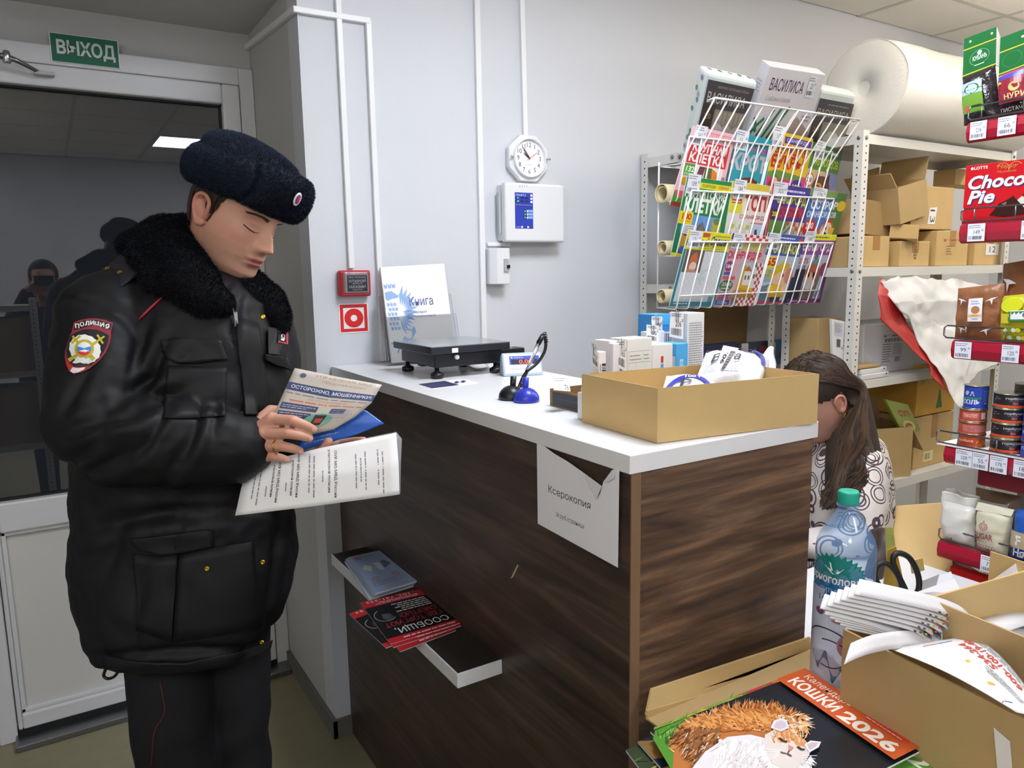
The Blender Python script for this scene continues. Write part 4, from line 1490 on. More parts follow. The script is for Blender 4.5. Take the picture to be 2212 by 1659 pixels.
def cover(k, quad, base, items, label, th=.003, name='magazine', cat='magazine', group=None, off=.005):
 p0, n = tier_plane(k, off)
 bl, br, tr, tl = (at_p(px, py, p0, n) for px, py in quad)
 o = obj(name, MB().prism([bl, br, tr, tl], -n * th, P(base, .35), 'paper'), at=bl, label=label, cat=cat, group=group)
 pr = Print.corners(bl, br, tr, tl, lift=.0002, eps=.00004)
 for it in items:
  c, a = it[0], it[1:]
  if c == 'r':
   pr.rect(a[0], a[1], a[2], a[3], P(a[4], .35))
  elif c == 'e':
   pr.ell(a[0], a[1], a[2], a[3], P(a[4], .35))
  elif c == 'o':
   pr.ring(a[0], a[1], a[2], a[3], a[4], P(a[5], .35))
  elif c == 'p':
   pr.poly(a[0], P(a[1], .35))
  elif c == 't':
   pr.text(a[0], a[1], a[2], a[3], a[4], P(a[5], .35), a[6] if len(a) > 6 else .02, a[7] if len(a) > 7 else 0)
  elif c == 'l':
   pr.lines(a[0], a[1], a[2], a[3], a[4], P(a[5], .35), .45)
  elif c == 'b':
   pr.bars(a[0], a[1], a[2], a[3], P(a[4], .35), 12)
  elif c == 'chk':
   u0, v0, u1, v1, nu, nv, c1, c2 = a
   for i in range(nu):
    for j in range(nv):
      pr.rect(u0 + (u1 - u0) * i / nu, v0 + (v1 - v0) * j / nv, u0 + (u1 - u0) * (i + 1) / nu, v0 + (v1 - v0) * (j + 1) / nv, P(c1 if (i + j) % 2 else c2, .35), True)
   pr.L += 1
  elif c == 'tag':
   pr.tag(a[0], a[1], a[2], a[3], a[4])
 pr.put('cover_print' if cat == 'magazine' else 'pack_print', o)
 return o


GM = 'puzzle magazines in the wire stand'
cover(1, [(1447, 443), (1556, 462), (1592, 292), (1498, 271)], '#eab9c4', [
 ('r', .1, .88, .98, .96, '#d98fa0'), ('t', 'БОЛЬШИЕ КЛЕТКИ', .4, .9, .95, .945, '#f4e3e6', 0), ('r', .06, .56, .9, .84, '#d22f33'), ('t', 'КРУПНАЯ', .12, .71, .86, .82, '#f2efef', .04),
 ('t', 'КЛЕТКА', .1, .58, .86, .70, '#f2efef', .04), ('r', .06, .40, .3, .55, '#4f9a38'), ('t', '132', .1, .45, .27, .52, '#f0f0e8', .03), ('l', .08, .405, .28, .44, 2, '#cfe6c0'),
 ('r', .3, .2, .86, .55, '#e9e4e2'), ('p', [(.3, .2), (.36, .54), (.48, .54), (.44, .2)], '#6d3b44'), ('p', [(.48, .54), (.62, .54), (.72, .2), (.5, .2)], '#5a6b35'), ('p', [(.62, .54), (.74, .5), (.8, .3), (.66, .36)], '#e07f2e'),
 ('e', .62, .26, .1, .08, '#ecc3a8'), ('p', [(.5, .32), (.62, .4), (.76, .3), (.62, .31)], '#b5713a'), ('e', .14, .33, .08, .05, '#c69234'), ('e', .28, .31, .1, .07, '#d8652a'),
 ('p', [(.22, .3), (.26, .33), (.28, .3), (.31, .33), (.34, .3), (.28, .26)], '#2c1a10'), ('r', 0, .0, 1, .2, '#4f9a38'), ('p', [(0, .2), (.3, .2), (.25, .1), (.05, .12)], '#d5606a'), ('r', 0, 0, 1, .05, '#b3343a'),
 ('b', .86, .3, .93, .46, '#55565c'), ('tag', .06, .78, .32, 1.02, '161')], 'pink magazine with a red title block and two pumpkins, left of the second tier', group=GM)
cover(1, [(1550, 462), (1640, 470), (1670, 303), (1591, 284)], '#2e98a6', [
 ('r', 0, .9, 1, 1, '#2394ae'), ('t', 'истории', .42, .80, .98, .87, '#c9349a', .02, .2), ('t', 'КРОТ', .05, .56, .95, .78, '#b7b9c8', .05), ('e', .55, .35, .34, .14, '#5d2620'), ('e', .6, .4, .15, .1, '#7d3026'),
 ('p', [(.1, .36), (.3, .45), (.8, .40), (.95, .36), (.7, .3), (.3, .3)], '#4a1d1a'), ('r', .78, .32, .95, .36, '#d8c12e'), ('r', .78, .36, .95, .40, '#c03a2a'), ('r', .78, .4, .95, .44, '#e0e0c0'), ('e', .12, .36, .1, .07, '#d8c12e'), ('p', [(.02, .4), (.1, .48), (.14, .36)], '#2e6fd0'),
 ('tag', .02, .80, .34, 1.03, '119')], 'teal magazine with a silver title and a brown animal, second tier', group=GM)
cover(1, [(1644, 462), (1724, 472), (1757, 300), (1672, 281)], '#dcb81e', [
 ('r', .3, .88, .98, .96, '#4a3a98'), ('t', 'СКАНВОРДЫ', .35, .895, .9, .945, '#e5e0ee', 0, .1), ('t', 'БОЛЬШИЕ', .1, .75, .92, .87, '#c4271e', .03), ('t', 'БУКВЫ', .05, .58, .88, .74, '#c4271e', .04),
 ('r', 0, .0, 1, .52, '#d43b7e'), ('p', [(0, .52), (.2, .56), (.9, .52), (.9, .46), (0, .46)], '#6a8f3a'), ('e', .2, .36, .15, .1, '#a92f38'), ('p', [(.1, .42), (.2, .52), (.34, .42)], '#55762e'), ('e', .2, .42, .07, .05, '#e3c09c'),
 ('e', .45, .25, .14, .1, '#9c8250'), ('e', .45, .33, .07, .05, '#e3c09c'), ('p', [(.34, .34), (.45, .42), (.58, .34)], '#c8452c'), ('e', .78, .38, .15, .1, '#45379a'), ('t', '100', .68, .34, .88, .42, '#e9dd3c', .04),
 ('p', [(.6, .0), (1, .0), (1, .2), (.75, .12)], '#6ba33e'), ('tag', .0, .82, .26, 1.06, '119')], 'yellow and pink magazine with big red letters, second tier', group=GM)
cover(1, [(1722, 470), (1790, 474), (1820, 326), (1757, 306)], '#51852f', [
 ('r', .0, .86, 1, 1, '#2e6340'), ('l', .1, .88, .9, .96, 1, '#dfe8d8'), ('t', 'ФИЛВОРДОВ', .1, .70, .95, .84, '#b8d03c', .03), ('r', 0, 0, 1, .66, '#c9ad83'), ('p', [(.6, .66), (1, .66), (1, 0), (.55, 0)], '#7d86b8'),
 ('e', .52, .40, .3, .2, '#6a3d26'), ('e', .45, .36, .16, .14, '#c98a44'), ('p', [(.3, .52), (.36, .66), (.46, .54)], '#4a2b1e'), ('p', [(.62, .54), (.74, .66), (.76, .5)], '#4a2b1e'), ('o', .4, .4, .1, .07, .02, '#20160f'), ('o', .64, .4, .1, .07, .02, '#20160f'), ('e', .4, .4, .04, .03, '#20160f'), ('e', .64, .4, .04, .03, '#20160f'),
 ('p', [(.75, .3), (1, .5), (1, .2), (.7, .1)], '#a58cc0'), ('e', .12, .52, .13, .09, '#e6e6dd'), ('o', .12, .52, .13, .09, .02, '#b3343a'), ('t', '200', .03, .49, .2, .55, '#3b3b3b', .02), ('tag', .12, .80, .42, 1.04, '119')],
  'green magazine with a spectacled animal, right of the second tier', group=GM)
cover(2, [(1449, 551), (1554, 566), (1581, 394), (1485, 381)], '#23844a', [
 ('r', .04, .86, 1, .98, '#2a8c4c'), ('p', [(.3, .88), (1, .88), (1, .95), (.3, .95)], '#d9d32c'), ('t', 'ПО-КРУПНОМУ!', .36, .895, .66, .935, '#2b4a25', .02, .1), ('t', 'НОВИНКА', .72, .895, .96, .935, '#c2302a', .02, .1),
 ('t', 'ГИГАНТСКИЕ', .02, .76, .93, .86, '#eef0ec', .04), ('t', 'КЛЕТКИ', .06, .58, .9, .76, '#eef0ec', .05), ('r', .08, .0, .9, .55, '#6f9cd6'), ('p', [(.08, .3), (.3, .32), (.5, .48), (.64, .3), (.9, .26), (.9, 0), (.08, 0)], '#59627d'),
 ('p', [(.35, .25), (.5, .47), (.62, .28), (.55, .2)], '#8b7a6c'), ('p', [(.3, .2), (.55, .3), (.6, .1), (.3, .08)], '#c07836'), ('p', [(.7, .5), (.9, .52), (.9, .2), (.72, .24)], '#bdb23c'), ('e', .8, .5, .07, .04, '#6d8a34'),
 ('e', .2, .2, .1, .12, '#cfa23a'), ('e', .2, .32, .06, .05, '#c23a2c'), ('r', .15, .04, .24, .14, '#3f6fb5'), ('r', .08, 0, .3, .05, '#5a4a3a'), ('e', .74, .26, .09, .06, '#e9ecf0'), ('r', .14, .3, .4, .42, '#e9ecf0'), ('l', .16, .31, .38, .41, 4, '#7f8490'),
 ('r', .0, .42, .28, .58, '#e3cf22'), ('t', '100', .06, .48, .25, .56, '#c42a22', .03), ('t', 'СТРАНИЦ', .05, .44, .25, .475, '#c42a22', .01), ('r', 0, 0, 1, .04, '#e3d82c'), ('tag', .02, .80, .3, 1.04, '109')],
  'green magazine with white title letters and a mountain, left of the third tier', group=GM)
cover(2, [(1556, 562), (1640, 566), (1664, 402), (1584, 391)], '#e2dfdb', [
 ('r', 0, .9, 1, 1, '#cfc046'), ('r', .0, .86, 1, .92, '#e6e6ea'), ('r', .0, .62, .34, .9, '#dcd83a'), ('t', 'ТОП', .38, .66, .96, .86, '#c63a2c', .05), ('r', .05, .74, .3, .82, '#c4372c'), ('l', .06, .745, .28, .81, 2, '#eedccc'),
 ('t', 'СКАНВОРД', .3, .55, .95, .61, '#c4503e', .02), ('chk', .06, .04, .62, .52, 6, 6, '#e4e2df', '#d7d6d4'), ('r', .1, .42, .2, .48, '#b9c95a'), ('r', .32, .42, .4, .48, '#b9c95a'), ('r', .5, .42, .6, .48, '#b9c95a'), ('r', .46, .22, .54, .28, '#b9c95a'), ('r', .08, .30, .16, .36, '#c4433c'),
 ('r', .05, .06, .45, .1, '#6ca88c'), ('r', .62, .06, .95, .5, '#c6d6ea'), ('p', [(.74, .42), (.8, .44), (.86, .24), (.78, .2)], '#4a4a5a'), ('p', [(.68, .3), (.9, .2), (.88, .17), (.72, .24)], '#8a3040'), ('r', .58, .28, .66, .35, '#2f7a5a'), ('r', .62, .5, .95, .52, '#d5808a'), ('tag', .04, .80, .36, 1.03, '184')],
  'white magazine with a red three letter title and a small plane, third tier', group=GM)
cover(2, [(1646, 560), (1722, 566), (1753, 407), (1670, 396)], '#463592', [
 ('l', .34, .9, .95, .96, 1, '#cfd0ee'), ('t', 'СКАНВОРД', .16, .74, .92, .88, '#d5d42c', .04), ('t', 'ДОБРЯК', .24, .56, .92, .73, '#c6302c', .05), ('r', 0, 0, .04, 1, '#d8324e'), ('r', .04, 0, 1, .54, '#5d8a3f'), ('chk', .5, .3, 1, .54, 6, 4, '#c25a46', '#c9c0a0'), ('chk', .8, 0, 1, .3, 3, 5, '#c25a46', '#c9c79a'),
 ('p', [(.28, .2), (.36, .36), (.6, .52), (.74, .4), (.76, .2), (.5, .1)], '#a5ada2'), ('p', [(.4, .34), (.6, .48), (.62, .46), (.42, .31)], '#6d756c'), ('e', .5, .2, .04, .03, '#4a524a'), ('l', .08, .2, .3, .32, 2, '#f0e6e6'), ('t', 'PLUS', .08, .26, .3, .32, '#f2eaea', .03), ('t', 'SIZE', .1, .18, .28, .24, '#f2eaea', .03),
 ('e', .14, .62, .1, .07, '#3a3f28'), ('t', '28', .08, .59, .2, .65, '#dcdc40', .02), ('e', .84, .1, .12, .08, '#d8c92e'), ('tag', .03, .80, .38, 1.03, '323')], 'purple magazine with a grey stone and yellow letters, third tier', group=GM)
cover(2, [(1720, 552), (1796, 540), (1831, 419), (1752, 405)], '#3f74ba', [
 ('r', .0, .9, 1, 1, '#6f9550'), ('p', [(.74, 1), (1, 1), (1, 0), (.62, 0)], '#4f7a3c'), ('t', 'ОСТРОВ', .1, .70, .82, .84, '#e6eaf0', .04), ('t', 'СКАНВОРДОВ', .04, .56, .84, .67, '#d5e2f2', .03), ('e', .92, .78, .12, .09, '#e0c42e'),
 ('p', [(0, 0), (0, .45), (.4, .42), (.5, .0)], '#c6c8cc'), ('p', [(.4, .0), (.45, .4), (.7, .54), (.85, .45), (.7, .0)], '#d0562a'), ('e', .66, .36, .16, .15, '#e5ddcf'), ('p', [(.55, .2), (.62, .36), (.72, .3), (.62, .12)], '#2a2c30'), ('p', [(.5, .3), (.62, .5), (.84, .5), (.74, .54), (.58, .54)], '#c23a24'), ('p', [(.72, .42), (.9, .4), (.84, .14), (.78, .2)], '#dcb24a'), ('e', .64, .4, .03, .03, '#1c1c1c'),
 ('e', .18, .42, .17, .14, '#c02f34'), ('t', '200', .08, .4, .28, .5, '#f0e8e8', .03), ('tag', .08, .82, .44, 1.02, '176')], 'blue magazine with a parrot, right of the third tier', group=GM)
cover(3, [(1446, 661), (1543, 661), (1582, 506), (1488, 497)], '#2a8294', [
 ('r', .0, .76, 1, 1, '#dcd72c'), ('t', 'КРЕПКИЙ', .02, .81, .52, .92, '#3a3a88', .03, .05), ('t', 'Орешек', .55, .80, .97, .95, '#3a3a88', .04, .15), ('l', .3, .77, .95, .795, 1, '#9a9430'), ('r', .34, .93, .5, .985, '#c4512c'), ('l', .62, .935, .97, .97, 1, '#6f9a3a'),
 ('r', .05, .06, .93, .75, '#d3d8de'), ('r', .06, .46, .47, .76, '#6a5a4c'), ('p', [(.16, .5), (.2, .68), (.3, .74), (.36, .62), (.34, .48)], '#c06a48'), ('e', .28, .54, .08, .06, '#e0c4b4'), ('p', [(.12, .46), (.16, .5), (.34, .5), (.44, .46)], '#b58a78'), ('e', .12, .52, .05, .04, '#4a6d52'), ('e', .42, .6, .05, .05, '#46605a'),
 ('chk', .5, .08, .92, .74, 9, 14, '#cdd3da', '#d6dadf'), ('chk', .06, .08, .5, .45, 9, 8, '#cdd3da', '#d6dadf'), ('r', .5, .3, .56, .5, '#b9cfd6'), ('r', .42, .36, .62, .4, '#b9cfd6'), ('r', .56, .48, .72, .51, '#b9cfd6'), ('l', .06, .02, .5, .05, 1, '#cfe0e2'), ('r', .8, .06, .93, .14, '#6f97a8'), ('tag', .04, .78, .32, 1.0, '151')],
  'teal and yellow crossword magazine with a squirrel, left of the bottom tier', group=GM)
cover(3, [(1541, 661), (1631, 660), (1661, 511), (1583, 503)], '#cfa9b4', [
 ('r', .0, .92, .55, 1, '#3f4896'), ('chk', .3, .92, 1, 1, 8, 2, '#c0394c', '#e0dde0'), ('t', 'СБОРНИК', .2, .78, .9, .9, '#c9d02e', .04), ('t', 'СКАНВОРДОВ', .02, .64, .9, .77, '#bd3446', .04), ('r', .42, .16, .95, .62, '#a9bfd0'), ('p', [(.4, .2), (.5, .6), (.75, .5), (.9, .2)], '#cfa23c'),
 ('r', .55, .3, .72, .5, '#dfe0dc'), ('r', .76, .26, .86, .56, '#d8dad8'), ('p', [(.76, .56), (.81, .64), (.86, .56)], '#4d7a6a'), ('p', [(.52, .5), (.63, .58), (.74, .5)], '#b5713a'), ('r', .58, .38, .62, .44, '#55606a'), ('r', .66, .38, .7, .44, '#55606a'), ('r', .79, .4, .83, .46, '#55606a'), ('p', [(.3, .1), (.5, .26), (.9, .2), (.8, .06)], '#b98a24'), ('e', .45, .16, .12, .08, '#a98a6a'),
 ('chk', .85, .06, 1, .62, 3, 11, '#bd3446', '#e6e2e4'), ('chk', .5, .0, 1, .12, 9, 3, '#bd3446', '#e6e2e4'), ('e', .12, .56, .1, .07, '#8a3a78'), ('t', '164', .05, .53, .2, .59, '#e8e6f0', .03), ('r', .04, .44, .22, .48, '#4a549c'), ('r', .04, .38, .34, .42, '#c45a64'), ('e', .17, .29, .16, .08, '#2f7a4c'), ('t', '3500', .06, .28, .29, .335, '#e3b8b8', .02), ('l', .06, .23, .28, .27, 1, '#e3b8b8'),
 ('r', .04, .15, .32, .19, '#4a549c'), ('r', .04, .1, .3, .14, '#c45a64'), ('r', .02, .02, .34, .09, '#3f4896'), ('l', .05, .03, .3, .085, 2, '#c9cfe8'), ('b', .38, .02, .52, .1, '#6a6b70'), ('tag', .04, .80, .34, 1.0, '168')], 'pink chequered crossword magazine with a white church, bottom tier', group=GM)
cover(3, [(1630, 657), (1702, 655), (1740, 511), (1660, 502)], '#3d57a8', [
 ('l', .32, .88, .86, .97, 2, '#cfd5ee'), ('r', .85, .89, .97, .96, '#c43a34'), ('t', 'ПРОСТЯЧОК', .02, .73, .95, .87, '#d8d62e', .04), ('r', .0, .0, 1, .70, '#b3c4d8'), ('r', .0, .32, .5, .5, '#8fa9c2'), ('p', [(0, 0), (0, .25), (.4, .3), (.6, 0)], '#5f7a94'), ('r', 0, 0, 1, .05, '#a5485c'),
 ('e', .56, .38, .2, .14, '#e9bfa0'), ('p', [(.22, .34), (.34, .52), (.56, .62), (.8, .58), (.7, .5), (.5, .46)], '#d2b428'), ('e', .62, .42, .04, .03, '#3a2a1e'), ('p', [(.3, .1), (.38, .3), (.7, .28), (.78, .1)], '#dcb82c'), ('e', .34, .22, .08, .06, '#e6c23a'), ('e', .74, .24, .08, .06, '#e9bfa0'), ('r', .4, .03, .52, .1, '#3a3a44'), ('r', .58, .03, .7, .1, '#3a3a44'),
 ('e', .8, .42, .12, .12, '#c98a78'), ('p', [(.85, .0), (.9, .4), (1, .4), (1, 0)], '#22304e'), ('r', .06, .52, .38, .68, '#dcd62c'), ('t', '55', .08, .55, .36, .665, '#c6342a', .05), ('r', .04, .42, .26, .5, '#9aa02c'), ('l', .05, .43, .25, .495, 3, '#dfe0b0'), ('tag', .03, .78, .34, 1.0, '182')],
  'blue magazine with a child in a yellow rain hat, bottom tier', group=GM)
cover(3, [(1699, 655), (1771, 653), (1808, 508), (1741, 505)], '#8a3b94', [
 ('r', .25, .92, 1, 1, '#d5d62c'), ('l', .3, .94, .95, .98, 1, '#5a6a28'), ('t', 'СКАНВОРД', .02, .74, .92, .89, '#dcd5e4', .04), ('r', .0, .0, .9, .71, '#b5bcd0'), ('p', [(0, 0), (0, .5), (.3, .5), (.3, 0)], '#22283e'), ('p', [(.3, .0), (.34, .5), (.6, .66), (.8, .4), (.7, 0)], '#7a6a66'), ('e', .5, .44, .2, .18, '#a9583a'), ('e', .44, .36, .13, .1, '#dbb08a'),
 ('e', .42, .42, .04, .04, '#22160f'), ('e', .58, .42, .04, .04, '#22160f'), ('p', [(.4, .58), (.52, .68), (.66, .58)], '#5f8494'), ('e', .52, .68, .06, .04, '#3d6472'), ('p', [(.75, .1), (.9, .3), (.95, .05)], '#6f8fc0'), ('e', .84, .5, .12, .1, '#8a2f5a'), ('e', .5, .28, .18, .08, '#c9c0c4'), ('t', '3375', .02, .58, .3, .66, '#c23a3a', .02), ('t', 'СЛОВ', .04, .5, .26, .555, '#33373c', .02),
 ('r', 0, 0, 1, .06, '#7a2c70'), ('l', .1, .015, .75, .045, 1, '#d9a8c8'), ('tag', .0, .82, .32, 1.04, '168')], 'purple magazine with an animal in a knitted hat, right of the bottom tier', group=GM)

# bed linen packs in the top pocket
M('floral_cloth', '#d9e5e2', rough=.35, bump=.25, bscale=14)
M('film', '#eef2f2', rough=.06, trans=.0)


def pack(quad, th, label, m, bev=.015):
 p0, n = tier_plane(0, .075)
 bl, br, tr, tl = planar([at_p(px, py, p0, n) for px, py in quad])
 t = thing('bedding_pack', bl, label, 'bedding pack', 'bed linen packs in the top pocket of the stand')
 bk = -n * th
 obj('folded_linen', MB().prism([bl, br, tr, tl], bk, m), t, bevel=bev, seg=3)
 return t, Print.corners(bl, br, tr, tl, lift=.0006, eps=.00005), (bl, br, tr, tl, n)


t, pr, g = pack([(1487, 342), (1583, 352), (1640, 178), (1528, 153)], .05, 'bed linen pack with a dark card and floral cloth, left in the top pocket', 'floral_cloth')
bl, br, tr, tl, n_ = g
cd = Print.corners(bl, br, tr, tl, lift=.0012, eps=.00005)
cd.poly([(.05, .1), (.95, .1), (.95, .92), (.05, .92)], P('#46444a', .3))
cd.poly([(.3, .1), (.95, .1), (.95, .62), (.3, .62)], P('#8d8578', .3)).rect(.05, .1, .3, .66, P('#3e362f', .3)).poly([(.05, .1), (.05, .3), (.4, .3), (.95, .14), (.95, .1)], P('#8d978c', .3))
for k in range(7):
 cd.rect(.34 + .08 * k, .45, .395 + .08 * k, .6, P('#a39a8d', .3), True)
cd.ell(.42, .38, .11, .09, P('#c9c2bd', .3)).ell(.62, .36, .12, .1, P('#bdb3ad', .3)).ell(.82, .36, .1, .09, P('#c4bdb6', .3))
cd.text('ВАСИЛИСА', .1, .68, .85, .8, P('#d3ccc2', .3), .01).text('комплект постельного белья', .25, .85, .86, .885, P('#a39d96', .3)).text('2.0', .12, .5, .24, .56, P('#b59a5a', .3))
cd.put('card_print', t)
fl = Print(lambda a, b, h: (bl * (1 - b) + tl * b) - n_ * (.05 * (1 - a)) - unit(br - bl) * (h + .0008), .0001)
for k in range(9):
 fl.ell(rnd.random() * .36 + .32, rnd.random() * .84 + .08, .14, .03, P(('#8f86a0', '#5f8a70', '#a5a0b5', '#6f9a80')[k % 4]), 9)
fl.put('flower_print', t)
tp_ = Print(lambda a, b, h: tl * (1 - a) + tr * a - n_ * (.05 * b) + unit(tl - bl) * (h + .0008), .0001)
for k in range(5):
 tp_.ell(.12 + .19 * k, .45, .04, .16, P(('#8f86a0', '#5f8a60', '#a5a0b5', '#5f9a60')[k % 4]), 9)
tp_.put('flower_print', t)
M('white_linen', '#d9d6dc', rough=.35)
t, pr, g = pack([(1594, 352), (1722, 360), (1784, 161), (1664, 142)], .045, 'white bed linen pack with green leaf strokes, middle of the top pocket', 'white_linen', .003)
pr.text('ВАСИЛИСА', .1, .78, .68, .9, P('#3c3450', .3), .015).text('С любовью к близким', .1, .68, .52, .73, P('#a9a3ad', .3), 0, .3)
for a0, a1, b0, b1 in ((.05, .12, .3, .6), (.12, .08, .42, .62), (.2, .1, .55, .64), (.3, .12, .46, .45), (.1, .35, .02, .5), (.18, .5, .0, .3)):
 pr.line([(a0, a1), ((a0 + b0) / 2, (a1 + b1) / 2 + .02), (b0, b1)], .035, P('#2f7a58', .3))
pr.poly([(.5, 0), (1, 0), (1, .4), (.72, .55), (.5, .35)], P('#ab9a92', .3)).poly([(.45, .1), (.6, .25), (.9, .2), (.9, .02), (.5, .0)], P('#8f7c70', .3))
pr.lines(.8, .5, .96, .58, 2, P('#8a8590', .3), .4)
pr.tag(.74, .76, .88, .97, '2251')
pr.put('pack_print', t)
sd = Print(lambda a, b, h: (g[0] * (1 - b) + g[3] * b) - g[4] * (.045 * (1 - a)) - unit(g[1] - g[0]) * (h + .0008), .0001)
sd.lines(.2, .72, .8, .85, 4, P('#b3b4c4'), .4)
sd.put('side_print', t)
t, pr, g = pack([(1722, 352), (1812, 362), (1852, 205), (1775, 190)], .05, 'bed linen pack with a dark card, right in the top pocket', 'floral_cloth')
pr.L = 10
pr.rect(.04, .05, .97, .88, P('#46444a', .3)).rect(.3, .1, .96, .6, P('#8d8578', .3)).ell(.6, .35, .2, .14, P('#b9b2aa', .3)).ell(.82, .32, .12, .12, P('#c4bdb6', .3)).rect(.04, .05, .28, .62, P('#4a4038', .3))
pr.text('ВАСИЛИСА', .08, .66, .9, .76, P('#c4bdb3', .3), .01).lines(.3, .8, .85, .84, 1, P('#8f8a84', .3), .4, 0).text('2.0', .1, .46, .24, .52, P('#b59a5a', .3))
pr.put('card_print', t)

# rolled sheets lying in the ends of the pockets
M('rolled_paper', '#dccfa9', rough=.7, var=.1, vscale=12)
for k, (px, py, r, lab) in enumerate(((1428, 418, .032, 'rolled cream paper sticking out of the second tier'), (1430, 535, .024, 'rolled cream paper sticking out of the third tier'), (1428, 640, .024, 'rolled cream paper sticking out of the bottom tier'))):
 c = at_y(px, py, 1.925)
 m_ = MB()
 tk = .003
 m_.lathe(c, [(r - tk, .0), (r, 0), (r, .3), (r - tk, .3), (r - tk, 0)], 'rolled_paper', 28, up=(1, .02, 0), caps=False)
 m_.lathe(c + A(.004, 0, -.002), [(r - 3 * tk, .0), (r - 2 * tk, 0), (r - 2 * tk, .29), (r - 3 * tk, .29), (r - 3 * tk, 0)], 'rolled_paper', 28, up=(1, .02, 0), caps=False)
 obj('paper_roll', m_, at=c, label=lab, cat='paper roll', group='rolled papers in the magazine stand')
# brown board leaning under the magazine stand
q = [at_y(*q, 2.17) for q in ((1515, 785), (1610, 785), (1618, 640), (1500, 640))]
obj('brown_board', MB().prism(planar(q), (0, .006, 0), 'kraft_dark'), at=q[0], label='brown board leaning below the magazine stand', cat='board')

# ================================================================ goods standing on the counter
Z = 1.224
E_ = .0008
# open carton with foil packs
f0, l0, r0 = at_z(1420, 958, Z), at_z(1261, 912, Z), at_z(1760, 915, Z)
cx_, cy_ = unit((r0 - f0) * A(1, 1, 0)), unit((l0 - f0) * A(1, 1, 0))
hx, hy = np.linalg.norm(r0 - f0) / 2, np.linalg.norm(l0 - f0) / 2
bc = f0 + cx_ * hx + cy_ * hy + A(0, 0, E_)
t = open_carton('carton_tray', bc, (cx_, cy_, A(0, 0, 1)), hx, hy, .044, 'open kraft carton of wrapped white packs standing on the counter', m='kraft_light', th=.005)
rim = MB()
for s_, u, hw in ((-cy_ * hy, cx_, hx), (cy_ * hy, cx_, hx), (-cx_ * hx, cy_, hy), (cx_ * hx, cy_, hy)):
 rim.obb(bc + s_ + A(0, 0, .0885), u * hw, unit(s_) * .0024, A(0, 0, .0006), 'kraft_edge')
obj('corrugated_rim', rim, t)


def pillow(mbx, bl, br, tr, tl, th, m, nu=14, nv=14, amp=.0, sc=20, both=True, seed=0, power=.45):
 """a stuffed packet between four corners; th = how far each face bulges"""
 bl, br, tr, tl = (np.array(q, float) for q in (bl, br, tr, tl))
 n = unit(np.cross(br - bl, tl - bl))
 for sgn in ((1, -1) if both else (1,)):
  def fn(u, v):
   p = (bl * (1 - u) + br * u) * (1 - v) + (tl * (1 - u) + tr * u) * v
   e = (4 * u * (1 - u)) ** power * (4 * v * (1 - v)) ** power
   p = p + n * sgn * th * e
   if amp and e > .02:
    p = crumple(p, amp * min(1, e * 2), sc, seed)
   return p
  mbx.grid(fn, nu, nv, m, True, sgn < 0)
 return n


def on_pillow(bl, br, tr, tl, th, power=.45, sgn=1, lift=.0012):
 bl, br, tr, tl = (np.array(q, float) for q in (bl, br, tr, tl))
 n = unit(np.cross(br - bl, tl - bl)) * sgn
 return lambda u, v, h: ((bl * (1 - u) + br * u) * (1 - v) + (tl * (1 - u) + tr * u) * v + n * (th * max(0., 4 * u * (1 - u)) ** power * max(0., 4 * v * (1 - v)) ** power + lift + h))


M('film_white', '#e6e8ee', rough=.22, bump=.4, bscale=22, spec=.6)
yc = bc[1]
# upper pack lying on the carton's content, lower pack leaning at the front
pk = thing('cotton_pack', at_y(1590, 830, bc[1] + .02), 'upper wrapped white pack with a price ticket sticking out of the open carton', 'pack', 'wrapped white packs in the open carton')
q = [at_y(1500, 830, bc[1] - .03), at_y(1640, 838, bc[1] - .05), at_y(1665, 775, bc[1] + .06), at_y(1525, 762, bc[1] + .06)]
mb = MB()
pillow(mb, *q, .03, 'film_white', 20, 16, .007, 24, seed=3)
obj('wrapped_body', mb, pk)
mb = MB()
mb.sheet(lambda u, v: crumple(at_y(1620 + 52 * u, 828 - 62 * v + 14 * u * (1 - v) - 10 * u, bc[1] + .0 + .05 * v) + A(0, 0, .008 * math.sin(6 * u + 3 * v)), .006, 25), 10, 10, .0008, 'film_white')
obj('film_tail', mb, pk)
pr = Print(on_pillow(*q, .03, lift=.004), sub=16)
BLUE = P('#2b35a5', .25)
pr.ring(.35, .35, .6, .6, .09, BLUE, 20, a0=.1, a1=1.9)
pr.text('Вата', .1, .35, .5, .6, P('#33364a', .25), .02, .1)
pr.lines(.05, .1, .6, .3, 5, P('#7d82a8', .25), .3)
pr.put('pack_print', pk)
tk = planar([at_y(1548, 800, bc[1] - .045), at_y(1567, 805, bc[1] - .045), at_y(1594, 749, bc[1] - .015), at_y(1560, 745, bc[1] - .015)])
tk = [at_y(1543, 800, bc[1] - .06), at_y(1560, 806, bc[1] - .06), at_y(1596, 752, bc[1] - .04), at_y(1563, 746, bc[1] - .04)]
tk = planar(tk)
obj('price_ticket', MB().prism(tk, (0, .0006, 0), 'thick_paper'), pk)
pr = Print.corners(tk[1], tk[2], tk[3], tk[0], lift=.0006)
pr.text('90.', .3, .5, .75, .78, P('#33343a', .5), .02).bars(.06, .06, .85, .4, P('#33343a'), 20)
pr.put('ticket_print', pk)
pk = thing('cotton_pack', at_y(1450, 860, bc[1] - .06), 'lower wrapped white pack with a blue band in the open carton', 'pack', 'wrapped white packs in the open carton')
q = [at_y(1424, 868, bc[1] - .062), at_y(1560, 868, bc[1] - .066), at_y(1545, 815, bc[1] - .01), at_y(1440, 812, bc[1] - .01)]
mb = MB()
pillow(mb, *q, .015, 'film_white', 18, 14, .003, 28, seed=9)
obj('wrapped_body', mb, pk)
pr = Print(on_pillow(*q, .015, lift=.002), sub=16)
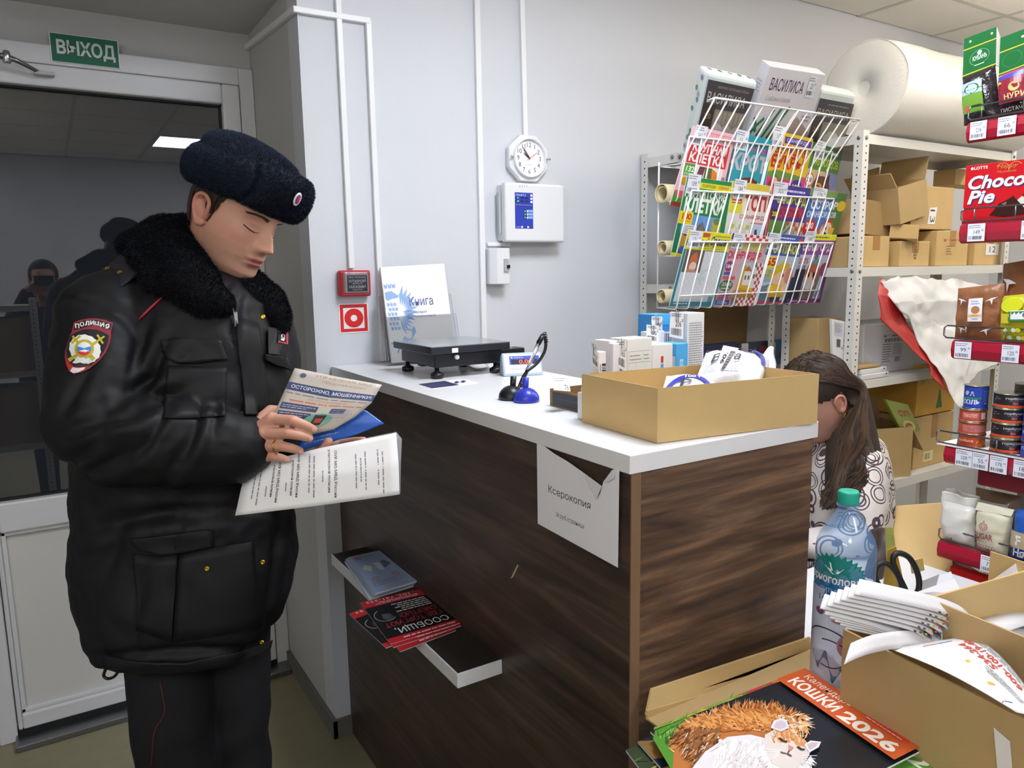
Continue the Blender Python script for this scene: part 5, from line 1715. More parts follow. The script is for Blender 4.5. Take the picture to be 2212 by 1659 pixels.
pr.ring(.4, .1, .42, .75, .09, BLUE, 20, a0=.4, a1=2.9)
pr.text('100 г', .3, .70, .62, .82, P('#e8eaf5', .25), .02, .1).text('В', .22, .3, .42, .62, P('#33364a', .25), .03, .1)
pr.put('pack_print', pk)
pk = thing('cotton_pack', at_y(1600, 850, bc[1] - .02), 'wrapped white pack lying half hidden under the upper one in the carton', 'pack', 'wrapped white packs in the open carton')
q = [at_y(1510, 862, bc[1] - .05), at_y(1660, 858, bc[1] - .05), at_y(1660, 830, bc[1] + .03), at_y(1520, 828, bc[1] + .03)]
mb = MB()
pillow(mb, *q, .016, 'film_white', 16, 12, .005, 28, seed=5)
obj('wrapped_body', mb, pk)

# dark display tray behind the carton
a0, a1 = at_z(1188, 876, Z), at_z(1258, 893, Z)
tx0, ty1, ty0 = a0[0], a0[1], 1.10
t = thing('display_tray', (tx0 + .05, (ty0 + ty1) / 2, Z), 'low dark cardboard display tray left of the open carton', 'tray')
M('tray_black', '#3d3f47', rough=.45)
z0, z1 = Z + E_, Z + .036
obj('left_side', MB().box((tx0, ty0, z0), (tx0 + .002, ty1, z1), 'kraft_dark'), t)
pr = Print.flat((tx0 - .0003, ty1, z0), (0, ty0 - ty1, 0), (0, 0, z1 - z0))
pr.rect(.06, .06, .98, .86, 'tray_black').lines(.15, .4, .7, .6, 1, P('#54565e'), .3)
pr.put('dark_print', t)
obj('back_side', MB().box((tx0 + .002, ty1 - .002, z0), (tx0 + .11, ty1, z1), 'kraft_dark'), t)
obj('right_side', MB().box((tx0 + .108, ty0, z0), (tx0 + .11, ty1 - .002, z1), 'kraft_dark'), t)
obj('bottom_panel', MB().box((tx0 + .002, ty0, z0), (tx0 + .108, ty1 - .002, z0 + .002), 'kraft_dark'), t)
v0 = A(tx0 + .045, ty1 - .06, z0 + .003)
t = thing('medicine_vial', v0, 'small medicine vial with white dropper cap in the display tray', 'vial')
obj('glass_body', MB().lathe(v0, [(.007, 0), (.0075, .002), (.0075, .028), (.004, .033)], 'white_plastic', 14), t)
obj('dropper_cap', MB().lathe(v0 + A(0, 0, .033), [(.0055, 0), (.0055, .011), (.003, .013), (.0025, .021), (.001, .023)], 'white_plastic', 12), t)
pr = Print(lambda u, v, h: v0 + A((.0077 + h) * math.cos(-2.8 + 2.2 * u), (.0077 + h) * math.sin(-2.8 + 2.2 * u), .006 + .02 * v), sub=8)
pr.rect(0, .0, 1, 1, P('#eceaea')).rect(0, .55, 1, .95, P('#e2b53a'))
pr.put('vial_label', t)
q = planar([at_y(1197, 842, ty1 - .075), at_y(1232, 846, ty1 - .075), at_y(1227, 812, ty1 - .05), at_y(1194, 814, ty1 - .05)])
tk = obj('price_ticket', MB().prism(q, (0, .0008, 0), 'thick_paper'), at=q[0], label='curved price ticket reading 76 in the display tray', cat='price ticket')
pr = Print.corners(*q, lift=.0003)
pr.text('76', .66, .05, .92, .42, P('#3a3b40'), .01).lines(.05, .62, .9, .92, 2, P('#8a8d92'), .4)
pr.put('ticket_print', tk)


# medicine cartons
def pill_box(x0, x1, y, dep, ztop, col, label, top=None, prints=None, side=None, ticket=None, zb=Z + E_):
 t = thing('medicine_box', ((x0 + x1) / 2, y + dep / 2, zb), label, 'medicine box', 'medicine boxes on the counter')
 obj('carton_body', MB().box((x0, y, zb), (x1, y + dep, ztop), P(col, .4)), t, bevel=.0008)
 if prints or top or side:
  if prints:
   pr = Print.flat((x0, y - .0004, zb), (x1 - x0, 0, 0), (0, 0, ztop - zb))
   prints(pr)
   pr.put('box_print', t)
  if side:
   pr = Print.flat((x0 - .0004, y + dep, zb), (0, -dep, 0), (0, 0, ztop - zb))
   side(pr)
   pr.put('side_print', t)
 if ticket:
  txt, (q0, q1, q2, q3), yo = ticket
  qq = planar([at_y(*q0, yo[0]), at_y(*q1, yo[1]), at_y(*q2, yo[1]), at_y(*q3, yo[0])])
  obj('price_ticket', MB().prism(qq, (0, .0006, 0), 'thick_paper'), t)
  pr = Print.corners(*qq, lift=.0004)
  pr.lines(.06, .8, .9, .95, 2, P('#55565c'), .4).text(txt, .38, .44, .82, .66, P('#26272c'), .015).text('00', .84, .62, .96, .74, P('#26272c')).bars(.08, .1, .84, .36, P('#33343a'), 18)
  pr.put('ticket_print', t)
  a_ = qq[3] * .55 + qq[2] * .45
  clip = [a_ + A(-.003, -.002, .004), a_ + A(-.003, -.002, -.018), a_ + A(.003, -.002, -.018), a_ + A(.003, -.002, .002)]
  obj('paper_clip', MB().tube(clip, .0008, 'steel_dark', 5), t)
 return t


TXT = P('#8f938f')
yA = bc[1] + hy + .03
xx = lambda px, y: at_y(px, 760, y)[0]
zz_ = lambda px, py, y: at_y(px, py, y)[2]


def prA(p):
 p.rect(.05, .52, .95, .525, TXT).rect(.05, .68, .95, .685, TXT).rect(.05, .83, .95, .835, TXT).rect(.05, .52, .055, .83, TXT).rect(.62, .68, .625, .83, TXT).rect(.34, .52, .345, .68, TXT).lines(.1, .7, .58, .8, 2, TXT, .3).lines(.66, .7, .92, .8, 2, TXT, .3)
 p.lines(.05, .36, .95, .5, 4, TXT, .4).lines(.05, .26, .95, .34, 2, P('#55585a'), .5).lines(.05, .04, .95, .22, 5, TXT, .4)


x0, x1 = xx(1355, yA), xx(1408, yA)
pill_box(x0, x1, yA, .05, zz_(1380, 731, yA), '#e6e8e2', 'pale medicine box with a printed table and a clipped ticket, tallest of the front row', prints=prA,
   ticket=('165', ((1331, 790), (1354, 805), (1353, 732), (1337, 735)), (yA + .008, yA - .003)))
yB_ = yA + .006
pill_box(xx(1409, yB_), xx(1453, yB_), yB_, .05, zz_(1430, 744, yB_), '#e9e7e6', 'white medicine box with a red base band',
   prints=lambda p: (p.rect(0, 0, 1, .22, P('#d2303c')), p.rect(.42, .72, .54, .82, P('#d2403c')), p.rect(.42, .6, .54, .7, P('#4a9ae0')), p.ring(.48, .53, .05, .04, .012, P('#8a8d92')), p.rect(.25, .1, .7, .15, P('#eeeeee'))))
yC = yA + .012
pill_box(xx(1461, yC), xx(1486, yC), yC, .05, zz_(1475, 742, yC), '#4fb0ea', 'bright blue medicine box right of the red banded one',
   prints=lambda p: (p.rect(.3, .35, .6, .75, P('#bfe2f8')), p.ring(.45, .66, .1, .05, .04, P('#4fb0ea'))), side=lambda p: (p.rect(0, 0, 1, .22, P('#6f8d9c')), p.rect(.4, .25, .95, .8, P('#dfe4ea'))))
yD = yA + .03
pill_box(xx(1484, yD), xx(1520, yD), yD, .055, zz_(1500, 676, yD), '#e8e8e6', 'tall white medicine box covered with small print and a ticket reading 206',
   prints=lambda p: p.lines(.1, .02, .92, .9, 34, P('#9a9da0'), .45, .1), side=lambda p: (p.rect(0, 0, 1, .5, P('#a82c40')), p.text('К ДОЗИРОВАНИЮ', .05, .38, .95, .43, P('#e0c9ce'))),
   ticket=('206', ((1446, 727), (1476, 733), (1477, 674), (1449, 673)), (yD - .002, yD - .004)))
yE = yA + .075
pill_box(xx(1412, yE), xx(1452, yE), yE, .05, zz_(1430, 679, yE), '#3f93d8', 'tall blue medicine box with a barcode behind the front row',
   prints=lambda p: (p.rect(.45, .62, 1, .8, P('#dfe4ea')), p.bars(.5, .64, .95, .78, P('#33343a'), 10), p.rect(0, 0, 1, .6, P('#2f7cc6')), p.rect(0, .88, 1, 1, P('#4fb0ea'))),
   ticket=('39', ((1407, 722), (1431, 727), (1431, 684), (1408, 683)), (yE - .003, yE - .004)))
yF = yA + .05
pill_box(xx(1398, yF), xx(1435, yF), yF, .02, zz_(1415, 716, yF), '#e9e9ea', 'flat white medicine box with a ticket reading 65 before the blue one',
   ticket=('65', ((1396, 737), (1422, 742), (1423, 704), (1397, 701)), (yF - .003, yF - .004)))
yG = yA + .02
pill_box(xx(1316, yG), xx(1334, yG), yG, .045, zz_(1325, 736, yG), '#ecebec', 'narrow white medicine box left of the printed table box', side=lambda p: p.lines(.1, .1, .9, .6, 5, P('#b59aa0'), .4))
pill_box(xx(1323, yG - .012), xx(1338, yG - .012), yG - .014, .012, zz_(1330, 742, yG - .012), '#e9e6ea', 'thin white medicine box leaning beside the narrow one')
yH = yA - .01
pill_box(xx(1294, yH), xx(1309, yH), yH, .02, zz_(1300, 760, yH), '#eae8ea', 'small white medicine box with an upright barcode, leftmost of the group',
   prints=lambda p: (p.bars(.4, .1, .95, .85, P('#2a2a2e'), 20, rot=True), p.lines(.1, .1, .3, .9, 3, P('#8a8d92'), .4)), ticket=('12', ((1281, 788), (1293, 800), (1291, 760), (1277, 735)), (yH + .012, yH - .001)))
for k, (px, lab) in enumerate(((1279, 'small white tube with a round cap behind the open carton'), (1312, 'white capped tube beside the small barcode box'))):
 c = at_y(px, 800, yA - .006)
 c[2] = Z + .056
 t = thing('medicine_tube', (c[0], c[1], Z), lab, 'tube')
 obj('tube_body', MB().box((c[0] - .012, c[1] + .002, Z + E_), (c[0] + .012, c[1] + .03, Z + .052), P('#d8dadd', .4)), t, bevel=.002)
 obj('round_cap', MB().tube([c + A(-.01, .014, 0), c + A(.012, .012, .006)], .0075, 'white_plastic', 12), t)

# printed packets in a row on the rack behind the counter
yP = 2.075
for k, (p0, p1, py0, py1, col, lab) in enumerate(((1521, 1592, 745, 775, '#30365f', 'dark blue printed packet, left of the row behind the counter'), (1594, 1660, 742, 775, '#3d4250', 'dark printed packet with a price ticket, middle of the row behind the counter'), (1662, 1722, 735, 775, '#5d83a8', 'light blue printed packet, right of the row behind the counter'))):
 a, b = at_y(p0, py1, yP), at_y(p1, py1, yP)
 zt = at_y(p0, py0, yP)[2]
 o = obj('printed_packet', MB().box((a[0], yP, 1.1008), (b[0], yP + .02, zt), P(col, .35)), at=(a[0], yP, 1.1), label=lab, cat='packet', group='printed packets in a row behind the counter', bevel=.003)
 pr = Print.flat((a[0], yP - .0005, 1.1), (b[0] - a[0], 0, 0), (0, 0, zt - 1.1))
 if k == 0:
  pr.text('ПИОНЕР', .06, .55, .5, .78, P('#b9aa86'), .02).ell(.62, .8, .1, .12, P('#b5694a'))
 elif k == 1:
  pr.rect(.1, .4, .32, .98, P('#cfd2da')).bars(.12, .45, .3, .6, P('#55565c'), 7).poly([(.5, .5), (.55, .8), (.6, .5), (.8, .45), (.78, .7), (.85, .4), (.5, .3)], P('#6f9cc0')).ell(.8, .7, .12, .15, P('#8a3a4a'))
 else:
  pr.rect(.02, .3, .2, .9, P('#cfd2da')).poly([(.3, .4), (.5, .7), (.7, .5), (.9, .8), (.9, .3)], P('#3d5f88')).poly([(.3, .3), (.5, .5), (.45, .2)], P('#a84a4a'))
 pr.put('packet_print', o)

# ================================================================ shop shelf (gondola) at the right
XG, YG = 1.90, 1.004
ZG = [1.812, 1.576, 1.294, 1.027, .776]
t = thing('shop_shelf', (2.1, .4, 0), 'metal shop shelf with red price rails at the right edge', 'shop shelf')
M('shop_grey', '#8f9091', rough=.45, var=.03)
M('rail_red', '#a11a32', rough=.25, spec=.6)
back = MB().box((2.31, -.3, .05), (2.335, YG - .02, 2.0), 'shop_grey')
obj('back_panel', back, t)
slots = MB()
for z in np.arange(.2, 1.95, .04):
 for y in (YG - .05,):
  slots.box((2.308, y - .004, z), (2.3105, y + .004, z + .02), 'hole_dark')
o = obj('panel_slots', slots, t)
o['kind'] = 'stuff'
obj('upright', MB().box((2.30, YG - .02, 0), (2.36, YG - .0, 2.0), 'shop_grey'), t)
obj('base_plinth', MB().box((1.93, -.3, 0), (2.30, YG, .1), 'shop_grey'), t)
TK = {0: [('236', 2095, 2130), ('66', 2154, 2193)], 1: [('149', 2090, 2127), ('149', 2205, 2240)], 2: [('99', 2062, 2098), ('120', 2164, 2202)], 3: [('109', 2064, 2100), ('55', 2101, 2136), ('179', 2139, 2177), ('18', 2191, 2228)], 4: [('71', 2120, 2156)]}
for k, z in enumerate(ZG):
 sp = MB().box((XG + .008, -.3, z + .018), (2.305, YG, z + .022), 'shop_grey')
 sh = obj('shelf', sp, t)
 prof = [(XG + .012, z - .024), (XG + .002, z - .018), (XG - .002, z), (XG + .002, z + .018), (XG + .012, z + .024)]
 obj('price_rail', MB().prism([(x, YG, q) for x, q in prof], (0, -1.3, 0), 'rail_red'), sh)
 for price, p0, p1 in TK[k]:
  xq = XG - .0045
  py = (288, 505, 755, 985, 1186)[k]
  ya, yb2 = at_x(p0, py, xq)[1], at_x(p1, py, xq)[1]
  pr = Print.flat((xq, ya, z - .02), (0, yb2 - ya, 0), (0, 0, .041))
  obj('price_ticket', MB().box((xq, yb2, z - .02), (xq + .0008, ya, z + .021), P('#dfe3ee')), sh)
  pr.tag(0, 0, 1, 1, price)
  pr.put('ticket_print', sh)
 gw = MB()
 xw = XG + .004
 y1 = YG + (.022 if k in (2, 3) else .0)
 for zz in (z + .028, z + .058):
  gw.tube([(xw, y1 - .006, zz), (xw, -.25, zz)], .0022, 'steel_dark', 6)
 gw.tube([(xw, y1 - .006, z + .028), (xw, y1, z + .034), (xw, y1, z + .052), (xw, y1 - .006, z + .058)], .0022, 'steel_dark', 6)
 for y in np.arange(YG - .03, .2, -.09):
  gw.tube([(xw, y, z + .028), (xw, y, z + .058)], .0018, 'steel_dark', 6)
 obj('guard_wire', gw, sh)
obj('shelf_liner', MB().box((XG + .0, .6, ZG[3] + .0225), (2.2, YG + .02, ZG[3] + .024), 'thick_paper'), t)

gxp = lambda px, py, x=1.925: at_x(px, py, x)
M('film_black', '#2a2426', rough=.16, bump=.5, bscale=40, spec=.6)
M('film_clear', '#d9d5cc', rough=.12)


def hang_bag(px, label, kind):
 """standing snack bag: printed top strip over a dark bag; px = shift along the shelf in pixels"""
 q = [gxp(a + px[0], b + px[1], 1.94) for a, b in ((2083, 264), (2165, 236), (2150, 140), (2079, 168))]
 hd = [gxp(a + px[0], b + px[1], 1.94) for a, b in ((2079, 168), (2152, 140), (2154, 57), (2083, 84))]
 zs_ = ZG[0] + .023
 q[0][2] = q[1][2] = zs_
 t = thing('snack_bag', (q[0] + q[1]) / 2, label, 'snack bag', 'snack bags on the top shop shelf')
 mb = MB()
 pillow(mb, *q, .022, 'film_black', 14, 14, .005, 30, seed=px[0])
 obj('bag_body', mb, t)
 n = unit(np.cross(q[1] - q[0], q[3] - q[0]))
 obj('header_strip', MB().prism(hd, -n * .002, P('#1f6a34', .3)), t)
 pr = Print.corners(*hd, lift=.0004)
 if kind == 0:
  pr.rect(0, .68, 1, .71, P('#cdbb3e', .3)).rect(0, .02, 1, .05, P('#cdbb3e', .3)).ell(.2, .87, .035, .03, P('#e6e0b0')).ell(.85, .87, .035, .03, P('#e6e0b0'))
  for a in ((.06, .1, .065, .62), (.935, .1, .94, .62), (.06, .62, .94, .625), (.06, .1, .94, .105)):
   pr.rect(*a, P('#4d8f5a', .3), True)
  pr.ring(.5, .38, .3, .2, .015, P('#7fb58a', .3)).text('КУБАНЬ', .3, .32, .72, .44, P('#e3ece0', .3), .02).ell(.5, .5, .07, .06, P('#b9cfba', .3)).rect(.36, .18, .64, .2, P('#dfe8dc', .3))
 else:
  pr.rect(0, .6, 1, .63, P('#cdbb3e', .3)).rect(0, .04, 1, .07, P('#cdbb3e', .3)).ell(.7, .82, .05, .03, P('#e6e0b0')).ring(.4, .34, .3, .2, .015, P('#4d8f5a', .3))
 pr.put('header_print', t)
 pr = Print(on_pillow(*q, .022, lift=.007), sub=10)
 if kind == 0:
  pr.rect(.1, .2, .72, .8, P('#6f9c3a', .25)).rect(.1, .56, .72, .8, P('#a9c4dd', .25)).poly([(.1, .2), (.72, .2), (.72, .56), (.1, .42)], P('#4f7a2a', .25)).ell(.42, .66, .22, .1, P('#1f4a3a', .25)).text('КУБАНЬ', .26, .63, .58, .69, P('#d5e0da', .25)).ell(.26, .28, .08, .06, P('#d8562a', .25)).rect(.4, .3, .66, .33, P('#2a3a18', .25))
 else:
  pr.rect(.1, .3, 1, .85, P('#8a2334', .25)).rect(.1, .82, .95, .92, P('#3a4ba5', .25)).rect(.1, .92, .9, .96, P('#b83a78', .25)).rect(.08, .75, .22, .95, P('#d8c92e', .25)).ell(.6, .62, .16, .1, P('#b5b06a', .25)).text('НУРИ', .3, .38, .9, .5, P('#cfc78a', .25), .02).rect(.1, .1, 1, .22, P('#26201f', .25)).text('ПИСТАЧКИ', .15, .12, .95, .2, P('#cfc9c4', .25))
 pr.put('bag_print', t)
 gs = MB()
 a_, b_, c_ = hd[1], hd[2], q[1] + (q[2] - q[1]) * .75
 gs.prism([a_ + n * .002, b_ + n * .002, c_ + A(.03, -.02, .0)], A(.002, 0, 0), 'film_clear')
 obj('folded_gusset', gs, t)


hang_bag((0, 0), 'black snack bag with a green top, nearest the end of the top shop shelf', 0)
hang_bag((78, -2), 'black snack bag with a maroon label, second on the top shop shelf', 1)
hang_bag((150, -4), 'black snack bag cut off by the right edge of the picture', 1)

# biscuit box
q = [gxp(2078, 487), gxp(2262, 462), gxp(2260, 343), gxp(2085, 359)]
zb = ZG[1] + .0235
ya, yb2 = gxp(2078, 480)[1], gxp(2078, 480)[1] - .155
zt = gxp(2085, 359)[2]
t = thing('biscuit_box', (1.95, (ya + yb2) / 2, zb), 'red biscuit box with white script lettering on the shop shelf', 'biscuit box')
obj('carton_body', MB().box((1.925, yb2, zb), (1.985, ya, zt), P('#c31a22', .3)), t, bevel=.001)
pr = Print.flat((1.9246, ya, zb), (0, yb2 - ya, 0), (0, 0, zt - zb))
asp_ = 1.0
pr.ell(.1, .94, .02, .025, P('#e6dede')).text('LOTTE', .13, .915, .33, .965, P('#ece6e6', .3), .02)
pr.ring(.54, .88, .1, .1, .012, P('#c98a4a', .3), a0=-.3, a1=2.6).ring(.72, .88, .1, .1, .012, P('#c98a4a', .3), a0=.5, a1=3.5)
pr.text('Happy', .46, .87, .76, .96, P('#c98a4a', .3), 0, .35).text('Moments', .46, .815, .74, .855, P('#c98a4a', .3), 0, .3)
pr.text('Choco', .075, .565, .885, .795, P('#3a2f6a', .3), .03, .25).text('Choco', .06, .58, .87, .81, P('#e3ebe8', .3), .03, .25)
pr.text('Pie', .075, .315, .475, .545, P('#3a2f6a', .3), .03, .25).text('Pie', .06, .33, .46, .56, P('#e3ebe8', .3), .03, .25)
pr.poly([(.4, .12), (.46, .2), (.52, .3), (.64, .36), (.72, .42), (.76, .36), (.9, .3), (.95, .2), (.9, .1), (.6, .08)], P('#3c211c', .2)).poly([(.78, .34), (.84, .4), (1, .3), (1, .1), (.95, .12)], P('#d5d2c4', .3)).poly([(.84, .42), (.9, .5), (1, .48), (1, .33)], P('#5a3424', .3)).poly([(.56, .3), (.64, .33), (.62, .27)], P('#8a6a5a', .2))
pr.rect(0, 0, 1, .06, P('#a3141c', .3))
pr.put('box_print', t)

# brown and yellow bags
M('bag_brown', '#8d5a38', rough=.4, bump=.5, bscale=26)
q = [gxp(2062, 736), gxp(2168, 742), gxp(2170, 612), gxp(2070, 623)]
zs_ = ZG[2] + .0235
q[0][2] = q[1][2] = zs_
t = thing('nut_bag', (q[0] + q[1]) / 2, 'brown paper bag with white birds and a stamp label', 'bag')
mb = MB()
pillow(mb, *q, .02, 'bag_brown', 18, 18, .006, 26, seed=2)
obj('bag_body', mb, t)
pr = Print(on_pillow(*q, .02, lift=.006), sub=10)
pr.rect(.36, .36, .66, .78, P('#e2e2e6')).lines(.42, .66, .62, .75, 2, P('#8a8db0'), .4).ell(.52, .57, .09, .07, P('#b5754a')).rect(.37, .44, .65, .49, P('#e3bd7a')).text('МИНДАЛЬ', .44, .45, .58, .48, P('#6a5a3a')).lines(.46, .39, .58, .42, 1, P('#5a64a0'), .4)
WH = P('#dcd9d6')
for u, v, s_ in ((.2, .76, 1), (.82, .74, -1), (.22, .22, 1), (.72, .2, -1)):
 pr.poly([(u - .12 * s_, v + .04), (u, v + .025), (u + .12 * s_, v - .03), (u + .02 * s_, v - .01), (u - .02 * s_, v - .09), (u - .03 * s_, v + .0)], WH, True)
pr.put('bag_print', t)
q2 = [gxp(2160, 660, 1.99), gxp(2250, 660, 1.99), gxp(2252, 556, 1.99), gxp(2168, 570, 1.99)]
q2[0][2] = q2[1][2] = zs_
t = thing('nut_bag', (q2[0] + q2[1]) / 2, 'darker brown bag with a white bird standing behind the yellow one', 'bag')
mb = MB()
pillow(mb, *q2, .018, 'bag_brown', 12, 14, .005, 26, seed=12)
obj('bag_body', mb, t)
pr = Print(on_pillow(*q2, .018, lift=.006), sub=10)
pr.poly([(.1, .8), (.3, .78), (.5, .72), (.3, .72), (.26, .62), (.22, .74)], WH)
pr.put('bag_print', t)
M('bag_yellow', '#b5b02a', rough=.22, bump=.4, bscale=26)
q = [gxp(2161, 742), gxp(2262, 744), gxp(2262, 630), gxp(2163, 640)]
q[0][2] = q[1][2] = zs_
t = thing('sweets_bag', (q[0] + q[1]) / 2, 'yellow and green sweets bag with a price ticket', 'bag')
mb = MB()
pillow(mb, *q, .022, 'bag_yellow', 16, 16, .005, 26, seed=7)
obj('bag_body', mb, t)
pr = Print(on_pillow(*q, .022, lift=.006), sub=10)
pr.ell(.34, .8, .26, .16, P('#c8cc1e', .25)).rect(.1, .42, .3, .62, P('#cfc22e', .25)).rect(.28, .46, 1, .66, P('#3d7a34', .25)).rect(.34, .5, .9, .68, P('#dfe3ee', .4)).text('69', .6, .54, .8, .64, P('#33343a'))
for k in range(9):
 pr.ell(.2 + .1 * (k % 5), .12 + .16 * (k // 5), .06, .045, P(('#d8c92e', '#cfd5c0', '#7a9a2e', '#e3e0c8')[k % 4], .25), 10, keep=True)
pr.put('bag_print', t)


# cans
def can(px, py0, py1, wpx, x, col, label, kind, k=0):
 """px = centre; py0/py1 = top and bottom pixels"""
 c = at_x(px, py1, x)
 return c


def tin(c, r, h, col, label, group, prn=None, lid='#a9a892'):
 t = thing('tin_can', c, label, 'tin can', group)
 b = .0022
 obj('can_body', MB().lathe(c, [(r - .002, 0), (r, .001), (r, b), (r - .0012, b + .001), (r - .0012, h - b - .001), (r, h - b), (r, h - .0008), (r - .002, h), (r - .003, h - .002)], P(col, .3), 36), t)
 M('tin_metal', '#b5b39a', rough=.25, metal=.9)
 rm = MB()
 for z in (0, h - b):
  rm.lathe(c + A(0, 0, z), [(r, 0), (r + .0005, .0004), (r + .0005, b - .0004), (r - .001, b)], 'tin_metal', 36)
 rm.lathe(c + A(0, 0, h - .002), [(r - .002, 0), (r - .006, .0006), (r - .012, .0006)], 'tin_metal', 36)
 obj('rims', rm, t)
 if prn:
  d0 = math.atan2(-c[1], -c[0])         # towards the viewer
  pr = Print(lambda u, v, q: c + A((r - .0008 + q) * math.cos(d0 - 1.4 + 2.8 * u), (r - .0008 + q) * math.sin(d0 - 1.4 + 2.8 * u), b + .001 + (h - 2 * b - .002) * v), sub=18)
  prn(pr)
  pr.put('can_print', t)
 return t


zs_ = ZG[3] + .0245
GC = 'tin cans on the shop shelf'
XC1 = 1.945


def prn_red(p):
 p.rect(0, .1, 1, .9, P('#b5453a', .3)).rect(.2, .15, .66, .85, P('#c25d54', .3)).text('паштет', .25, .35, .62, .7, P('#e3bcb0', .3), .02).rect(.72, .2, .86, .85, P('#c9c9c9', .3))


def prn_red2(p):
 p.rect(0, .1, 1, .9, P('#b5583a', .3)).rect(.25, .2, .95, .8, P('#c9777a', .3)).lines(.3, .3, .8, .7, 2, P('#a84a4a', .3), .4)


def prn_or(p):
 p.rect(0, .1, 1, .9, P('#b54a2a', .3)).text('тушёнка', .1, .35, .55, .7, P('#e3c4b0', .3), .02).ell(.75, .4, .12, .25, P('#d8a83a', .3))


c0 = at_x(2095, 965, XC1)
h_r = .0315
ra = .031
for k, (pf_, lab) in enumerate(((prn_or, 'orange red flat tin can, lowest under the blue bean can'), (prn_red2, 'red flat tin can with a pink label, middle under the blue bean can'), (prn_red, 'red flat tin can with a barcode just under the blue bean can'))):
 tin(A(XC1 + .0, c0[1] - .002, zs_ + (h_r + .0006) * k), ra, h_r, '#b04a34', lab, GC, pf_)
zb_ = zs_ + (h_r + .0006) * 3


def prn_bean(p):
 p.rect(0, .02, 1, .98, P('#2b45a8', .3)).text('ФА', .14, .56, .46, .8, P('#dfe3f0', .3), .04).text('СОЛЬ', .06, .16, .62, .4, P('#dfe3f0', .3), .04).rect(.1, .42, .66, .5, P('#2f8a5a', .3)).poly([(.4, .5), (.66, .5), (.66, .6), (.46, .6)], P('#7a2a3a', .3)).lines(.72, .3, .95, .85, 6, P('#8a9ade', .3), .3).text('400', .74, .2, .86, .25, P('#dfe3f0', .3))


tin(A(XC1 + .002, c0[1] - .005, zb_), .0275, .0585, '#2b45a8', 'blue bean tin can standing on three red ones', GC, prn_bean)


def prn_pink(p):
 p.rect(0, .02, 1, .98, P('#2a272c', .3)).rect(0, .0, 1, .2, P('#d8582a', .3)).text('горбуша', .42, .62, .86, .85, P('#cfcfd4', .3), .02).lines(.5, .5, .85, .58, 1, P('#8a8a90', .3), .4).poly([(.4, .3), (.6, .25), (.9, .3), (.88, .42), (.6, .48)], P('#8d8a86', .3)).ell(.64, .36, .07, .1, P('#b5555a', .3))
 for a, b in ((.12, .78), (.2, .66), (.08, .6)):
  p.poly([(a, b), (a + .1, b + .02), (a + .1, b - .01)], P('#d5d5da', .3), True)


c1 = at_x(2163, 985, 1.935)
nm = ('lowest', 'second', 'third', 'topmost')
for k in range(4):
 tin(A(1.948, c1[1] - .002, zs_ + .0362 * k), .034, .036, '#2a272c', nm[k] + ' of the four black fish tin cans with an orange stripe', GC, prn_pink)


def prn_beef(p):
 p.rect(0, .02, 1, .98, P('#2b45a8', .3)).text('ГОВЯДИНА', .08, .36, .95, .68, P('#dfe3f0', .3), .04).rect(.6, .1, .8, .24, P('#c2304a', .3))


c2 = at_x(2232, 1000, 1.935)
for k in range(4):
 tin(A(1.95, c2[1], zs_ + .0382 * k), .034, .038, '#2b45a8', nm[k] + ' of the four blue meat tin cans at the right edge', GC, prn_beef)
for k in range(4):
 tin(A(2.025, c1[1] - .012, zs_ + .0402 * k), .034, .04, '#55574a', nm[k] + ' of the tin cans standing behind the black fish cans', GC)

# sugar, flour and a blue bag on the lowest visible shelf
zs_ = ZG[4] + .0235
M('film_sugar', '#d3d1cb', rough=.2, bump=.4, bscale=24, spec=.6)
q = [gxp(2036, 1160), gxp(2105, 1184), gxp(2108, 1098), gxp(2034, 1080)]
q[0][2] = q[1][2] = zs_
t = thing('white_pack', (q[0] + q[1]) / 2, 'clear packet of white powder at the end of the lower shop shelf', 'pack')
mb = MB()
pillow(mb, *q, .03, 'film_sugar', 16, 16, .008, 24, seed=31)
obj('packet_body', mb, t)
mb = MB()
for s_ in range(2):
 mb.sheet(lambda u, v: crumple(gxp(2034 + 76 * u + 8 * s_, 1084 + 18 * u - 22 * v - 8 * s_, 1.93 + .02 * s_) + A(.01 * math.sin(7 * u), 0, 0), .007, 24, s_), 12, 6, .0006, 'film_sugar')
obj('film_top', mb, t)
q = [gxp(2109, 1190), gxp(2176, 1210), gxp(2190, 1112), gxp(2112, 1096)]
q[0][2] = q[1][2] = zs_
t = thing('sugar_pack', (q[0] + q[1]) / 2, 'cream paper sugar packet with dark red printing', 'pack')
M('paper_cream', '#cbc8ae', rough=.5, bump=.3, bscale=30)
mb = MB()
pillow(mb, *q, .028, 'paper_cream', 16, 16, .005, 28, seed=41, power=.3)
obj('packet_body', mb, t)
pr = Print(on_pillow(*q, .028, power=.3, lift=.006), sub=12)
MR = P('#8a3440', .5)
pr.text('SUGAR', .1, .36, .68, .5, MR, .02).lines(.18, .3, .5, .33, 1, MR, .4).ring(.38, .66, .13, .09, .03, P('#b5707a')).ring(.38, .66, .07, .05, .02, P('#b5707a')).ell(.38, .78, .02, .015, MR)
for k in range(8):
 pr.ring(.08 + .09 * k, .18, .05, .045, .016, P('#a8606a'), 12, keep=True)
pr.rect(.0, .06, .78, .1, P('#9a4c52'))
pr.put('packet_print', t)
mb = MB()
mb.prism([q[3] + A(-.012, 0, -.004), q[2] + A(-.012, 0, -.002), q[2] + A(.0, 0, .012), q[3] + A(.0, 0, .014)], A(.018, 0, -.004), 'paper_cream')
obj('folded_top', mb, t)
q = [gxp(2180, 1222), gxp(2250, 1240), gxp(2250, 1110), gxp(2196, 1098)]
q[0][2] = q[1][2] = zs_
